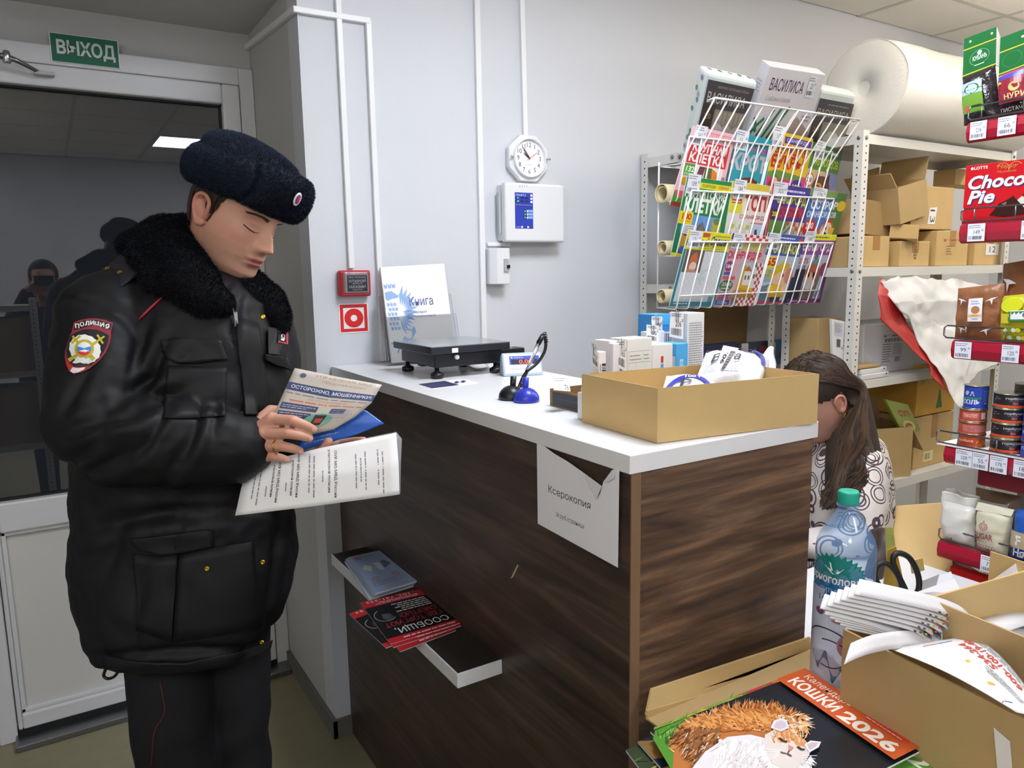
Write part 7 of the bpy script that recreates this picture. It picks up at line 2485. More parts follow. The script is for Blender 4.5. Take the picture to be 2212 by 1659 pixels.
def loft(mb, rings, m, n=40, pw=2.0):
 """rings of (centre, half vector a, half vector b), capped"""
 vs, fs = [], []
 for c, a, b in rings:
  for j in range(n):
   t_ = 2 * math.pi * j / n
   ct, st = math.cos(t_), math.sin(t_)
   f = 1 / (abs(ct) ** pw + abs(st) ** pw) ** (1 / pw)
   vs.append(np.array(c) + f * (ct * np.array(a) + st * np.array(b)))
 for i in range(len(rings) - 1):
  for j in range(n):
   j2 = (j + 1) % n
   fs.append((i * n + j, i * n + j2, (i + 1) * n + j2, (i + 1) * n + j))
 fs.append(tuple(range(n))[::-1])
 fs.append(tuple((len(rings) - 1) * n + j for j in range(n)))
 mb.add(vs, fs, m, True)


def remesh(mb, vox, smooth=4, fac=.5):
 """weld overlapping closed shapes into one skin; gives (verts, faces)"""
 me = bpy.data.meshes.new('skin')
 me.from_pydata(mb.v, [], mb.f)
 bm = bmesh.new()
 bm.from_mesh(me)
 bmesh.ops.recalc_face_normals(bm, faces=bm.faces)
 bm.to_mesh(me)
 bm.free()
 o = bpy.data.objects.new('skin', me)
 COL.objects.link(o)
 r = o.modifiers.new('r', 'REMESH')
 r.mode = 'VOXEL'
 r.voxel_size = vox
 s_ = o.modifiers.new('s', 'SMOOTH')
 s_.factor = fac
 s_.iterations = smooth
 bpy.context.view_layer.update()
 ev = o.evaluated_get(bpy.context.evaluated_depsgraph_get()).to_mesh()
 v = np.empty(len(ev.vertices) * 3)
 ev.vertices.foreach_get('co', v)
 f = [tuple(p.vertices) for p in ev.polygons]
 bpy.data.objects.remove(o)
 return v.reshape(-1, 3), f


def normals(v, f):
 q = np.array([(a[0], a[1], a[2], a[3] if len(a) > 3 else a[2]) for a in f])
 n = np.cross(v[q[:, 2]] - v[q[:, 0]], v[q[:, 3]] - v[q[:, 1]])
 out = np.zeros_like(v)
 for k in range(4):
  np.add.at(out, q[:, k], n)
 return out / (np.linalg.norm(out, axis=1, keepdims=True) + 1e-12)


def skin(name, v, f, m, parent, **k):
 mb = MB()
 mb.add(v, f, m, True)
 return obj(name, mb, parent, **k)


def fur_coat(name, v, f, mats, parent, n, ln, wd, comb, mix=.6, keep=None, curl=.25, lift=.0):
 """short pile: n tapering strands grown from a surface"""
 tri = np.array([(a[0], a[1], a[2]) for a in f] + [(a[0], a[2], a[3]) for a in f if len(a) > 3])
 a, b, c = v[tri[:, 0]], v[tri[:, 1]], v[tri[:, 2]]
 nn = np.cross(b - a, c - a)
 ar = np.linalg.norm(nn, axis=1)
 nn /= ar[:, None] + 1e-15
 if keep is not None:
  ar = ar * keep((a + b + c) / 3)
 i = nrs.choice(len(tri), n, p=ar / ar.sum())
 r1, r2 = nrs.rand(n, 1), nrs.rand(n, 1)
 s_ = np.sqrt(r1)
 p = a[i] * (1 - s_) + b[i] * s_ * (1 - r2) + c[i] * s_ * r2
 d = nn[i] * (1 - mix) + np.array(comb(p)) * mix + nrs.randn(n, 3) * curl
 d /= np.linalg.norm(d, axis=1, keepdims=True)
 L_ = ln * (.55 + .8 * nrs.rand(n, 1))
 sd = np.cross(d, nn[i] + .3 * nrs.randn(n, 3))
 sd /= np.linalg.norm(sd, axis=1, keepdims=True) + 1e-9
 p = p - nn[i] * .001 + nn[i] * lift
 q0, q1, q2, q3 = p - sd * wd / 2, p + sd * wd / 2, p + d * L_ * .6 + sd * wd * .35 + nn[i] * .001, p + d * L_
 mb = MB()
 V_ = np.stack([q0, q1, q2, q3], 1)
 for k, m in enumerate(mats):
  sel = V_[k::len(mats)]
  fs = [(4 * j, 4 * j + 1, 4 * j + 2, 4 * j + 3) for j in range(len(sel))]
  mb.add(sel.reshape(-1, 3), fs, m, True)
 o = obj(name, mb, parent)
 o['kind'] = 'stuff'
 return o


def vcol(o, cols, name='tone'):
 at = o.data.color_attributes.new(name, 'FLOAT_COLOR', 'POINT')
 a = np.ones((len(cols), 4))
 a[:, :3] = cols
 at.data.foreach_set('color', a.ravel())


def skin_mat(name):
 M(name, '#c99c86', rough=.48, bump=.06, bscale=300)
 m = MATS[name]
 nt = m.node_tree
 b = nt.nodes['Principled BSDF']
 at = nt.nodes.new('ShaderNodeAttribute')
 at.attribute_name = 'tone'
 nt.links.new(at.outputs['Color'], b.inputs['Base Color'])
 b.inputs['Subsurface Weight'].default_value = .12
 b.inputs['Subsurface Radius'].default_value = (.012, .005, .003)
 b.inputs['Subsurface Scale'].default_value = .5
 return name


# ---------------------------------------------------------------- a head, in its own axes: x forward, y left, z up
ZR = [-.118, -.11, -.102, -.092, -.08, -.062, -.05, -.035, -.02, 0, .015, .03, .045, .07, .10, .12, .128]
FR = [.030, .045, .066, .084, .091, .089, .093, .0925, .090, .088, .087, .090, .095, .088, .060, .025, .008]
BR = [-.05, -.05, -.05, -.052, -.056, -.064, -.072, -.08, -.09, -.096, -.1, -.1, -.1, -.096, -.074, -.035, -.01]
WR = [.034, .038, .042, .047, .053, .0595, .063, .067, .070, .0725, .0735, .0745, .0745, .070, .052, .026, .008]


def hp(tab, z):
 return float(np.interp(z, ZR, tab))


def G_(a, s_):
 return math.exp(-(a / s_) ** 2)


def G4(a, s_):
 return math.exp(-(a / s_) ** 4)


def brush(y, z):
 """how far the skin stands forward of the plain head at (y, z)"""
 ay = abs(y)
 nz = float(np.interp(z, [-.037, -.031, -.0255, -.019, -.011, .004, .018, .032, .042], [0, .006, .022, .0325, .0295, .0215, .0135, .007, 0]))
 nw = float(np.interp(z, [-.03, -.018, 0, .03], [.011, .0108, .0078, .0075]))
 d = nz * G_(y, nw)
 d += .0105 * G_(ay - .0135, .0055) * G_(z + .022, .0085)               # nostril wings
 d -= .0115 * G_(ay - .030, .017) * G_(z - .020, .0125)                # sockets
 d += .0085 * G_(ay - .031, .0125) * G_(z - .013, .0080)               # lowered lids
 d += .0045 * G_(ay - .024, .022) * G_(z - .041, .0075)                # brow
 d += .0045 * G_(ay - .048, .017) * G_(z + .010, .016)                 # cheek bone
 d += .0068 * G4(y, .022) * G_(z + .0448, .0045) + .0082 * G4(y, .0195) * G_(z + .0565, .0050)
 d -= .0055 * G4(y, .025) * G_(z + .0505, .0020)                        # mouth line
 d -= .0050 * G_(y, .018) * G_(z + .0675, .0055)                        # groove above the chin
 d += .0040 * G_(y, .016) * G_(z + .083, .010)
 d -= .0016 * G_(y, .0035) * G_(z + .037, .005)
 return d


def face_x(y, z):
 F_, B_2, W_ = hp(FR, z), hp(BR, z), hp(WR, z)
 xm = (F_ + B_2) * .5 - .008
 pw = 2.1
 k = max(0., 1 - min(1., abs(y) / W_) ** pw) ** (1 / pw)
 return xm + (F_ - xm) * k + brush(y, z)


def head_mesh(mb, fr, m, nrow=120, nang=120):
 zz = np.linspace(-.118, .128, nrow)
 vs, fs = [], []
 for z in zz:
  F_, B_2, W_ = hp(FR, z), hp(BR, z), hp(WR, z)
  xm = (F_ + B_2) * .5 - .008
  for j in range(nang):
   s_ = 2 * math.pi * j / nang
   t_ = s_ - .45 * math.sin(s_)               # more points at the front
   c, sn = math.cos(t_), math.sin(t_)
   pw = 2.1
   f = 1 / (abs(c) ** pw + abs(sn) ** pw) ** (1 / pw)
   y = W_ * sn * f
   x = xm + (F_ - xm if c > 0 else xm - B_2) * c * f
   if c > 0:
    x += brush(y, z) * min(1, c * 3)
   vs.append(fr(x, y, z))
 for i in range(nrow - 1):
  for j in range(nang):
   j2 = (j + 1) % nang
   fs.append((i * nang + j, i * nang + j2, (i + 1) * nang + j2, (i + 1) * nang + j))
 fs.append(tuple(range(nang))[::-1])
 fs.append(tuple((nrow - 1) * nang + j for j in range(nang)))
 mb.add(vs, fs, m, True)


def ear(mb, fr, side, m):
 """helix, lobe and hollow"""
 y = lambda k: side * (.0715 + k)
 hel = [(.002, .004, -.012), (.006, .009, .004), (.006, .012, .020), (-.002, .016, .029), (-.014, .019, .030), (-.023, .019, .020), (-.024, .017, .006), (-.018, .014, -.010), (-.010, .010, -.022), (-.002, .006, -.026), (.003, .003, -.018)]
 pts = [fr(a, y(b), c) for a, b, c in hel]
 mb.tube(smooth_path(pts, 4), .0042, m, 10)
 mb.ell(fr(-.006, y(.008), -.022), (.009, .005, .009), m)
 mb.ell(fr(-.008, y(.004), .004), (.016, .006, .022), m)


skin_mat('skin')
M('nylon_black', '#101114', rough=.58, spec=.3, bump=.1, bscale=18, var=.08, vscale=20)
M('trouser_navy', '#0e0f14', rough=.8, var=.1, vscale=30)
M('fur_navy', '#0c1c33', rough=.8)
M('fur_navy2', '#11233f', rough=.8)
M('fur_navy3', '#091221', rough=.8)
M('fur_black', '#07080d', rough=.8, spec=.2)
M('fur_black2', '#0b0e17', rough=.8, spec=.2)
M('hair_brown', '#2e2018', rough=.5)
M('gold', '#c9a23a', rough=.25, metal=1.0)
M('leather_black', '#0d0d0e', rough=.35)

foot = H(430, 1500, 0) * A(1, 1, 0)
cop = thing('person', foot, 'man in black police jacket and navy fur hat, head bowed over leaflets he holds', 'person')

# head frame
th, pt, rl_ = math.radians(64), math.radians(25), math.radians(11.2)
f0 = math.sin(th) * RT + math.cos(th) * TO
HF = math.cos(pt) * f0 - math.sin(pt) * UP
HU = math.sin(pt) * f0 + math.cos(pt) * UP
HL = np.cross(HU, HF)
HU, HL = math.cos(rl_) * HU + math.sin(rl_) * HL, math.cos(rl_) * HL - math.sin(rl_) * HU
OH = H(505, 478, 0.0)
hf = lambda x, y, z: OH + (HF * x + HL * y + HU * z) * .985

mb = MB()
head_mesh(mb, hf, 'skin')
for s_ in (-1, 1):
 ear(mb, hf, s_, 'skin')
chain(mb, [(hf(-.03, 0, -.06), .054), (H(472, 610, -.03), .056), (H(432, 690, -.03), .07)], 'skin')
# slim core of the body inside the clothes
chain(mb, [(H(420, 680, -.03), .07), (H(410, 800, 0), .1), (H(405, 1050, 0), .1), (H(410, 1300, 0), .1)], 'skin')
RS, RE, RW = H(235, 690, .09), H(205, 925, .18), H(535, 955, .165)
LS, LE, LW = H(555, 700, -.08), H(600, 935, -.06), H(668, 1000, .06)
chain(mb, [(H(400, 700, 0), .06), (RS, .05), (RE, .042), (RW, .027)], 'skin')
chain(mb, [(H(420, 700, -.02), .06), (LS, .05), (LE, .04), (LW, .026)], 'skin')
# right hand: palm and five fingers closing on the leaflets
kn = [H(588, 906, .184), H(571, 936, .187), H(566, 963, .184), H(561, 988, .174)]
for q, r in zip(kn, (.0135, .0135, .0128, .0115)):
 capsule(mb, RW, q, .020, r, 'skin')
capsule(mb, H(548, 930, .170), H(552, 970, .168), .017, .017, 'skin')
fing = [[kn[0], H(632, 908, .203), H(660, 919, .195), H(677, 927, .185)], [kn[1], H(622, 936, .206), H(650, 941, .199), H(668, 946, .187)],
  [kn[2], H(610, 964, .2), H(634, 969, .193), H(648, 974, .184)], [kn[3], H(590, 986, .186), H(606, 989, .180), H(619, 992, .172)]]
for fpts, rr_ in zip(fing, ((.0105, .0095, .0085, .0072), (.0108, .0098, .0086, .0074), (.0102, .0092, .0082, .007), (.0092, .0083, .0074, .0062))):
 chain(mb, list(zip(fpts, rr_)), 'skin')
chain(mb, [(H(548, 925, .155), .015), (H(585, 888, .140), .0115), (H(620, 890, .132), .0098), (H(648, 902, .132), .008)], 'skin')
# left hand behind the papers, thumb over the blue leaflet
for q in ((735, 960, .085), (742, 985, .08), (738, 1010, .08), (728, 1032, .08)):
 k = H(*q)
 capsule(mb, LW, H(q[0] - 28, q[1], q[2] + .005), .02, .0125, 'skin')
 chain(mb, [(H(q[0] - 28, q[1], q[2] + .005), .0115), (k, .0098), (H(q[0] + 30, q[1] - 6, q[2] + .012), .0088), (H(q[0] + 50, q[1] - 8, q[2] + .03), .0075)], 'skin')
chain(mb, [(LW, .016), (H(690, 985, .125), .0125), (H(701, 970, .150), .0102), (H(710, 954, .158), .0082)], 'skin')
v, f = remesh(mb, .0022, 3, .4)
body = skin('body', v, f, 'skin', cop)
loc = np.stack([(v - OH) @ HF, (v - OH) @ HL, (v - OH) @ HU], 1)
base = np.array(lin('#c79680')[:3])
col = np.tile(base, (len(v), 1))


def tint(mask, c):
 global col
 c = np.array(lin(c)[:3])
 col = col * (1 - mask[:, None]) + c * mask[:, None]


g = lambda a, s_: np.exp(-(a / s_) ** 2)
X_, Y_, Z_ = loc.T
on = (np.abs(X_) < .16) & (np.abs(Y_) < .11) & (np.abs(Z_) < .14)
tint(on * .4 * g(np.abs(Y_) - .048, .022) * g(Z_ + .018, .022), '#b5705f')
tint(on * .35 * g(Y_, .014) * g(Z_ + .018, .012) * (X_ > .09), '#b06a58')
tint(on * .5 * np.clip((np.abs(Y_) - .073) / .006, 0, 1) * (np.abs(X_ + .01) < .03) * (np.abs(Z_) < .034), '#b56a5a')
g4 = lambda a, s_: np.exp(-(a / s_) ** 4)
lip = np.maximum(g4(Y_, .0225) * g(Z_ + .0455, .0040), g4(Y_, .0205) * g(Z_ + .0562, .0048)) * (X_ > .07)
tint(on * np.clip(1.6 * lip - .3, 0, 1), '#b0565c')
tint(on * .9 * g4(Y_, .0235) * g(Z_ + .0507, .0014) * (X_ > .07), '#5a2a26')
tint(on * .35 * g(np.abs(Y_) - .03, .016) * g(Z_ - .016, .008) * (X_ > .06), '#9c6a5a')
tint(on * .22 * (Z_ < -.03) * (X_ > .0) * (1 - np.clip(1.5 * lip, 0, 1)), '#8d7468')
kn_ = np.zeros(len(v))
for q in kn + [fp[1] for fp in fing]:
 kn_ += np.exp(-(np.linalg.norm(v - q - TO * .008, axis=1) / .012) ** 2)
tint(np.clip(kn_, 0, 1) * .35, '#c07a68')
vcol(body, col)

# brows, lashes
for s_ in (-1, 1):
 bm_ = MB()
 for k in range(200):
  u = k / 199
  y = s_ * (.012 + .036 * u)
  z = .0345 + .006 * math.sin(u * 2.4) - .004 * u + rnd.uniform(-.0028, .0028) * (1 - .6 * u)
  p = hf(face_x(y, z) + .0006, y, z)
  q = hf(face_x(y + s_ * .006, z + .0012) + .0012, y + s_ * .006, z + .0012)
  w_ = HU * .0009
  bm_.add([p - w_, p + w_, q], [(0, 1, 2)], 'hair_brown')
 o = obj('eyebrow', bm_, cop)
 o['kind'] = 'stuff'
 lash = [hf(face_x(s_ * y, z) + .0003, s_ * y, z) for y, z in ((.0175, .0070), (.023, .0048), (.029, .0044), (.035, .0055), (.041, .0078), (.046, .0108))]
 obj('eyelashes', MB().tube(smooth_path(lash, 4), [.0003] + [.0006] * 6 + [.0011] * 13 + [.0004], M('lash', '#1a120e', rough=.6), 6), cop)

# short dark hair under the hat
hm = MB()
for a0, a1, z0f in ((75, 285, 0),):
 n = 60
 rows = np.linspace(-.062, .09, 22)
 vs, fs = [], []
 for z in rows:
  for j in range(n + 1):
   s_ = math.radians(a0 + (a1 - a0) * j / n)
   F_, B_2, W_ = hp(FR, z), hp(BR, z), hp(WR, z)
   xm = (F_ + B_2) * .5 - .008
   c, sn = math.cos(s_), math.sin(s_)
   pw = 2.1
   ff = 1 / (abs(c) ** pw + abs(sn) ** pw) ** (1 / pw)
   ed = .006
   vs.append(hf(xm + (F_ - xm if c > 0 else xm - B_2) * c * ff * 1.02 - .001, W_ * sn * ff + ed * sn, z))
 for i in range(21):
  for j in range(n):
   zc_ = (rows[i] + rows[i + 1]) / 2
   dg = abs(180 - (a0 + (a1 - a0) * (j + .5) / n))
   if zc_ < -.03 + .0 and dg > 55 or (zc_ < .022 and dg > 68 and dg < 96) or (dg >= 96 and zc_ < .0):
    continue
   q = i * (n + 1) + j
   fs.append((q, q + 1, q + n + 2, q + n + 1))
 hm.add(vs, fs, 'hair_brown', True)
obj('hair', hm, cop)
# sideburn
sb = MB()
for k in range(500):
 x, z = rnd.uniform(.004, .034), rnd.uniform(-.012, .06)
 if x > .008 + .38 * (z + .012):
  continue
 y = -hp(WR, z) * (1 - .5 * (max(0, x) / .1) ** 2) - .0008
 p = hf(x, y, z)
 q = p - HU * .007 - HF * .001 - HL * .0006
 sb.add([p - HF * .0012, p + HF * .0012, q], [(0, 1, 2)], 'hair_brown')
o = obj('sideburn', sb, cop)
o['kind'] = 'stuff'

# ---------------------------------------------------------------- fur hat
mb = MB()
mb.ell(hf(-.004, 0, .100), (.117, .098, .062), 'fur_navy', (HF, HL, HU), 24, 16)
mb.ell(hf(-.028, 0, .122), (.090, .086, .042), 'fur_navy', (HF, HL, HU), 24, 16)
# band of turned up flaps all round, thicker at the back, and the front flap
for k in range(25):
 a = math.radians(52 + 256 * k / 24)
 c, sn = math.cos(a), math.sin(a)
 r = (.118, .099)
 p = hf(-.006 + r[0] * .93 * c, r[1] * .93 * sn, .081 + .008 * c)
 mb.ell(p, (.024, .024, .038), 'fur_navy', (HF, HL, HU), 12, 8)
for k in range(15):
 u = -1 + 2 * k / 14
 y = u * .079
 x = .101 - .034 * u * u
 mb.ell(hf(x, y, .095 - .003 * abs(u)), (.025, .022, .047 - .004 * u * u), 'fur_navy', (HF, HL, HU), 12, 8)
v, f = remesh(mb, .004, 5, .5)
# crease between the front flap and the crown
lc = np.stack([(v - OH) @ HF, (v - OH) @ HL, (v - OH) @ HU], 1)
nv = normals(v, f)
cre = np.exp(-((lc[:, 0] - (.083 - 3.2 * lc[:, 1] ** 2)) / .008) ** 2) * (lc[:, 2] > .117) * (np.abs(lc[:, 1]) < .085)
cre += np.exp(-((np.abs(lc[:, 1]) - .083) / .006) ** 2) * (lc[:, 0] > .045) * np.clip((lc[:, 2] - .035) / .03, 0, 1) * .8
v = v - nv * (cre * .011)[:, None]
hat = thing_part = skin('fur_hat', v, f, 'fur_navy3', cop)
comb_hat = lambda p: np.tile(-HF * .6 - UP * .35, (len(p), 1))
fur_coat('hat_fur', v, f, ['fur_navy', 'fur_navy2', 'fur_navy3'], hat, 110000, .006, .0006, comb_hat, .5, curl=.16)
# cockade
cq = hf(.1415, 0, .092)
bd = MB().ell(cq, (.002, .0098, .0135), P('#dad7cf', .3), (HF, HL, HU), 20, 8)
bd.ell(cq + HF * .0012, (.0015, .0066, .0098), P('#2a3a9a', .3), (HF, HL, HU), 18, 8).ell(cq + HF * .0022, (.0012, .0042, .0066), P('#c0242c', .3), (HF, HL, HU), 16, 8)
# find the front of the fur so that the badge sits on it
bvh = BVHTree.FromPolygons([tuple(q) for q in v], f)
tgt = Vector(H(636, 427, .2) - C0).normalized()
hit = bvh.ray_cast(Vector(C0), tgt)[0]
if hit is not None:
 off = np.array(hit) + HF * .0085 + TO * .0015 - cq
 bd.v = [tuple(np.array(q) + off) for q in bd.v]
obj('cockade', bd, hat)

# ---------------------------------------------------------------- jacket
mb = MB()
PX = DP / FOC
rings = []
for y, xl, xr, d in ((585, 330, 500, .08), (610, 262, 552, .115), (650, 222, 590, .14), (700, 205, 604, .155), (760, 190, 618, .165), (850, 178, 622, .172), (950, 178, 618, .175), (1050, 180, 616, .175), (1120, 178, 626, .178), (1180, 178, 634, .182), (1230, 184, 632, .185), (1290, 196, 622, .185), (1330, 210, 606, .18), (1356, 224, 590, .174)):
 c = H((xl + xr) / 2, y, 0)
 rings.append((c, RT * (xr - xl) / 2 * PX, TO * d))
loft(mb, rings, 'nylon_black', 48, 2.3)
chain(mb, [(H(300, 640, .02), .07), (H(232, 690, .09), .088), (H(216, 790, .14), .088), (H(206, 915, .18), .083), (H(260, 948, .2), .082), (H(345, 957, .205), .078), (H(440, 964, .19), .070), (H(508, 966, .17), .066)], 'nylon_black')
capsule(mb, H(508, 966, .17), H(524, 966, .167), .062, .058, 'nylon_black')
chain(mb, [(H(520, 650, -.05), .07), (H(562, 715, -.09), .075), (H(588, 850, -.08), .07), (H(596, 940, -.06), .066), (H(628, 975, -.01), .06), (H(655, 992, .03), .052)], 'nylon_black')
v, f = remesh(mb, .006, 7, .5)
nv = normals(v, f)
# folds: diagonal ones in the crook of the elbow and along the sleeve, long soft ones down the body
px_ = (v - C0) @ CR / ((v - C0) @ CF) * FOC + 1106
py_ = 829.5 - (v - C0) @ CU / ((v - C0) @ CF) * FOC
front = (v - H(400, 900, 0)) @ TO
disp = np.zeros(len(v))
for i, (p, x, y) in enumerate(zip(v, px_, py_)):
 s1 = noise.noise(Vector((p[0] * 7, p[1] * 7, p[2] * 16)))
 s2 = noise.noise(Vector((p[0] * 18 + 4, p[1] * 18, p[2] * 22 + x * .012)))
 s3 = abs(noise.noise(Vector((p[0] * 30, p[1] * 30 + x * .01, p[2] * 44))))
 disp[i] = .0055 * s1 + .0034 * s2 - .0026 * s3
arm = (px_ < 540) & (front > .10) & (py_ > 640) & (py_ < 1090)
for cx0, cy0, ang, ln, wdt, dep in ((300, 880, 20, 130, 16, .012), (285, 845, 32, 120, 14, .010), (255, 905, 8, 120, 16, .010), (330, 800, 62, 70, 14, .012), (300, 760, 70, 60, 12, .008), (215, 660, -20, 90, 16, .008), (420, 930, 75, 60, 12, .008), (380, 1000, 60, 70, 14, .008), (465, 905, 80, 50, 10, .006), (240, 1000, 25, 100, 16, .009), (160, 850, 60, 80, 14, .007), (345, 915, 55, 70, 11, .008), (180, 980, 40, 70, 12, .007)):
 a = math.radians(ang)
 u = (px_ - cx0) * math.cos(a) - (py_ - cy0) * math.sin(a)
 w_ = (px_ - cx0) * math.sin(a) + (py_ - cy0) * math.cos(a)
 disp -= arm * dep * np.exp(-(u / ln) ** 2) * (np.exp(-(w_ / wdt) ** 2) - .6 * np.exp(-((w_ - 1.9 * wdt) / (1.3 * wdt)) ** 2))
bodym = ~arm & (front > -.05)
for cx0, cy0, ang, ln, wdt, dep in ((330, 760, 78, 130, 12, .012), (500, 760, 82, 150, 9, .007), (420, 1110, 6, 180, 20, .010), (330, 1110, 14, 120, 15, .008), (480, 1075, -8, 110, 14, .008), (420, 1405, 3, 230, 9, .010), (590, 1250, 84, 120, 10, .009), (300, 1330, 80, 90, 12, .006), (380, 1250, 85, 120, 10, .006), (470, 640, 50, 60, 10, .006), (240, 1200, 70, 100, 18, .006)):
 a = math.radians(ang)
 u = (px_ - cx0) * math.cos(a) - (py_ - cy0) * math.sin(a)
 w_ = (px_ - cx0) * math.sin(a) + (py_ - cy0) * math.cos(a)
 disp -= bodym * dep * np.exp(-(u / ln) ** 2) * (np.exp(-(w_ / wdt) ** 2) - .5 * np.exp(-((w_ - 2 * wdt) / (1.3 * wdt)) ** 2))
v = v + nv * disp[:, None]
jk = skin('jacket', v, f, 'nylon_black', cop)
JB = BVHTree.FromPolygons([tuple(q) for q in v], f)


def on_jacket(px, py, lift=.002):
 d = Vector(ray(px, py)).normalized()
 hit, n, _, _ = JB.ray_cast(Vector(C0), d)
 if hit is None:
  return H(px, py, .1)
 return np.array(hit) + np.array(n) * (1 if np.array(n) @ CF < 0 else -1) * lift


def sewn(name, pts, m, lift=.003, th=.003, n=8, parent=None, label=None):
 """a piece sewn on the jacket, between a top and a bottom line of points"""
 top, bot = pts

 def at(l, u):
  k = len(l) - 1
  i = min(int(u * k), k - 1)
  g2 = u * k - i
  return np.array(l[i], float) * (1 - g2) + np.array(l[i + 1], float) * g2
 mb = MB()
 mb.sheet(lambda u, w: on_jacket(*(at(top, u) * (1 - w) + at(bot, u) * w), lift), 2 * n, n, th, m)
 return obj(name, mb, parent or jk, label=label)


# pockets and placket
sewn('chest_pocket', ([(362, 790), (420, 792), (490, 795)], [(352, 905), (420, 905), (486, 900)]), 'nylon_black', .0018, .002)
sewn('pocket_flap', ([(345, 735), (410, 731), (478, 737)], [(362, 775), (388, 788), (420, 786), (455, 781), (492, 778)]), 'nylon_black', .0045, .0035)
sewn('placket', ([(510, 690), (530, 692), (556, 702)], [(528, 900), (552, 900), (580, 898)]), 'nylon_black', .0035, .003)
sewn('pocket_flap', ([(565, 765), (590, 768), (612, 775)], [(566, 778), (590, 790), (618, 800)]), 'nylon_black', .007, .005)
sewn('hip_pocket', ([(388, 1196), (470, 1180), (545, 1168)], [(378, 1384), (470, 1372), (560, 1352)]), 'nylon_black', .003, .003)
sewn('pocket_flap', ([(285, 1163), (370, 1152), (460, 1143)], [(300, 1182), (350, 1198), (390, 1194), (460, 1178)]), 'nylon_black', .006, .005)
sewn('hip_pocket', ([(292, 1195), (335, 1200), (384, 1197)], [(300, 1360), (335, 1372), (374, 1384)]), 'nylon_black', .004, .004)
sewn('hem_band', ([(222, 1412), (300, 1428), (400, 1428), (500, 1412), (590, 1382)], [(232, 1438), (300, 1452), (400, 1452), (500, 1434), (585, 1402)]), 'nylon_black', .004, .005, 12)
for px, py in ((447, 1228), (560, 690), (566, 1388), (560, 1215)):
 c = on_jacket(px, py, .012)
 obj('snap_button', MB().lathe(c, [(.0045, 0), (.005, .001), (.003, .002), (.002, .001)], 'gold', 14, up=-CF), jk, label='brass snap button')
zp = [on_jacket(x, y, .009) for x, y in ((488, 655), (497, 668), (508, 690), (512, 710))]
obj('zip_teeth', MB().tube(zp, .0025, 'steel_dark', 6), jk, label='metal zip')
c = on_jacket(509, 690, .012)
obj('zip_pull', MB().obb(c, RT * .003, UP * .011, TO * .0012, 'chrome'), jk)
pip = [on_jacket(x, y, .003) for x, y in ((303, 690), (318, 675), (334, 660), (352, 643))]
obj('red_piping', MB().tube(pip, .0022, M('piping_red', '#b52a3a', rough=.5), 6), jk, label='red piping')
# name tape
pr = Print(lambda u, w, h: on_jacket(590 + 24 * u, 742 - 26 * w + 3 * u, .008 + h), .0001)
pr.rect(-.7, -.9, 1, 1.15, P('#16171b')).rect(.15, .0, .98, 1, P('#c23a44')).rect(.15, .1, .84, .9, P('#141519')).text('Я', .35, .2, .72, .8, P('#e3e3e6'), .03)
pr.put('name_tape', jk)
# sleeve badge, drawn as a shield 82 pixels wide
sv = lambda x, y: on_jacket(120 + x / 10.37, 670 + y / 10.37, .0035)
pr = Print(lambda u, w, h: sv(u * 1659, (1 - w) * 1659) - CF * h, .00028)
uvp = lambda pts: [(x / 1659, 1 - y / 1659) for x, y in pts]
DK, RD, WH_, YL = P('#16161c'), P('#8a2a38'), P('#dfe2dc'), P('#b5a62a')


def fanp(pts, m):
 """filled outline, split into a fan so that it follows the sleeve"""
 c = np.mean(pts, 0)
 n = len(pts)
 uv_ = uvp([tuple(c)] + [tuple(c + (np.array(q) - c) * .5) for q in pts] + list(pts))
 fs_ = []
 for i in range(n):
  j = (i + 1) % n
  fs_ += [(0, 1 + i, 1 + j), (1 + i, 1 + n + i, 1 + n + j, 1 + j)]
 pr._put(uv_, fs_, m)


out = [(440, 300), (560, 240), (740, 205), (920, 205), (1100, 245), (1280, 310), (1240, 500), (1240, 620), (1210, 780), (1130, 960), (1000, 1140), (800, 1310), (600, 1400), (440, 1440), (340, 1370), (270, 1230), (240, 1080), (250, 920), (300, 740), (350, 580), (385, 520)]
fanp(out, RD)
ins = lambda pts, k, cx=760, cy=800: [(cx + (x - cx) * k, cy + (y - cy) * k) for x, y in pts]
fanp([(470, 320), (600, 265), (760, 235), (920, 238), (1090, 272), (1250, 330), (1225, 455), (1080, 400), (900, 370), (760, 375), (600, 400), (430, 480)], DK)
pr.L += 3
for chh, x, y in zip('ПОЛИЦИЯ', (475, 580, 688, 796, 905, 1015, 1125), (425, 385, 362, 352, 368, 392, 428)):
 pr.text(chh, x / 1659, 1 - y / 1659, (x + 92) / 1659, 1 - (y - 100) / 1659, P('#e3e6e2'), .04, keep=True)
pr.L += 1
fanp([(360, 600), (480, 520), (640, 460), (800, 445), (960, 465), (1100, 520), (1200, 590), (1170, 780), (1090, 950), (980, 1100), (800, 1260), (640, 1320), (470, 1290), (360, 1190), (290, 1060), (290, 900), (330, 720)], DK)
fanp([(270, 1120), (330, 1200), (470, 1290), (640, 1315), (800, 1265), (700, 1340), (560, 1400), (440, 1435), (345, 1370), (290, 1250)], P('#b5202c'))
fanp([(420, 1295), (560, 1310), (700, 1280), (660, 1340), (540, 1395), (440, 1425), (370, 1380)], P('#e6d9dc'))
rw = []
for i in range(30):
 a = 2 * math.pi * i / 30
 k = 1 + .05 * (i % 2)
 rw.append((700 + 330 * k * math.cos(a) + 40 * math.sin(a), 890 + 310 * k * math.sin(a)))
fanp(rw, WH_)
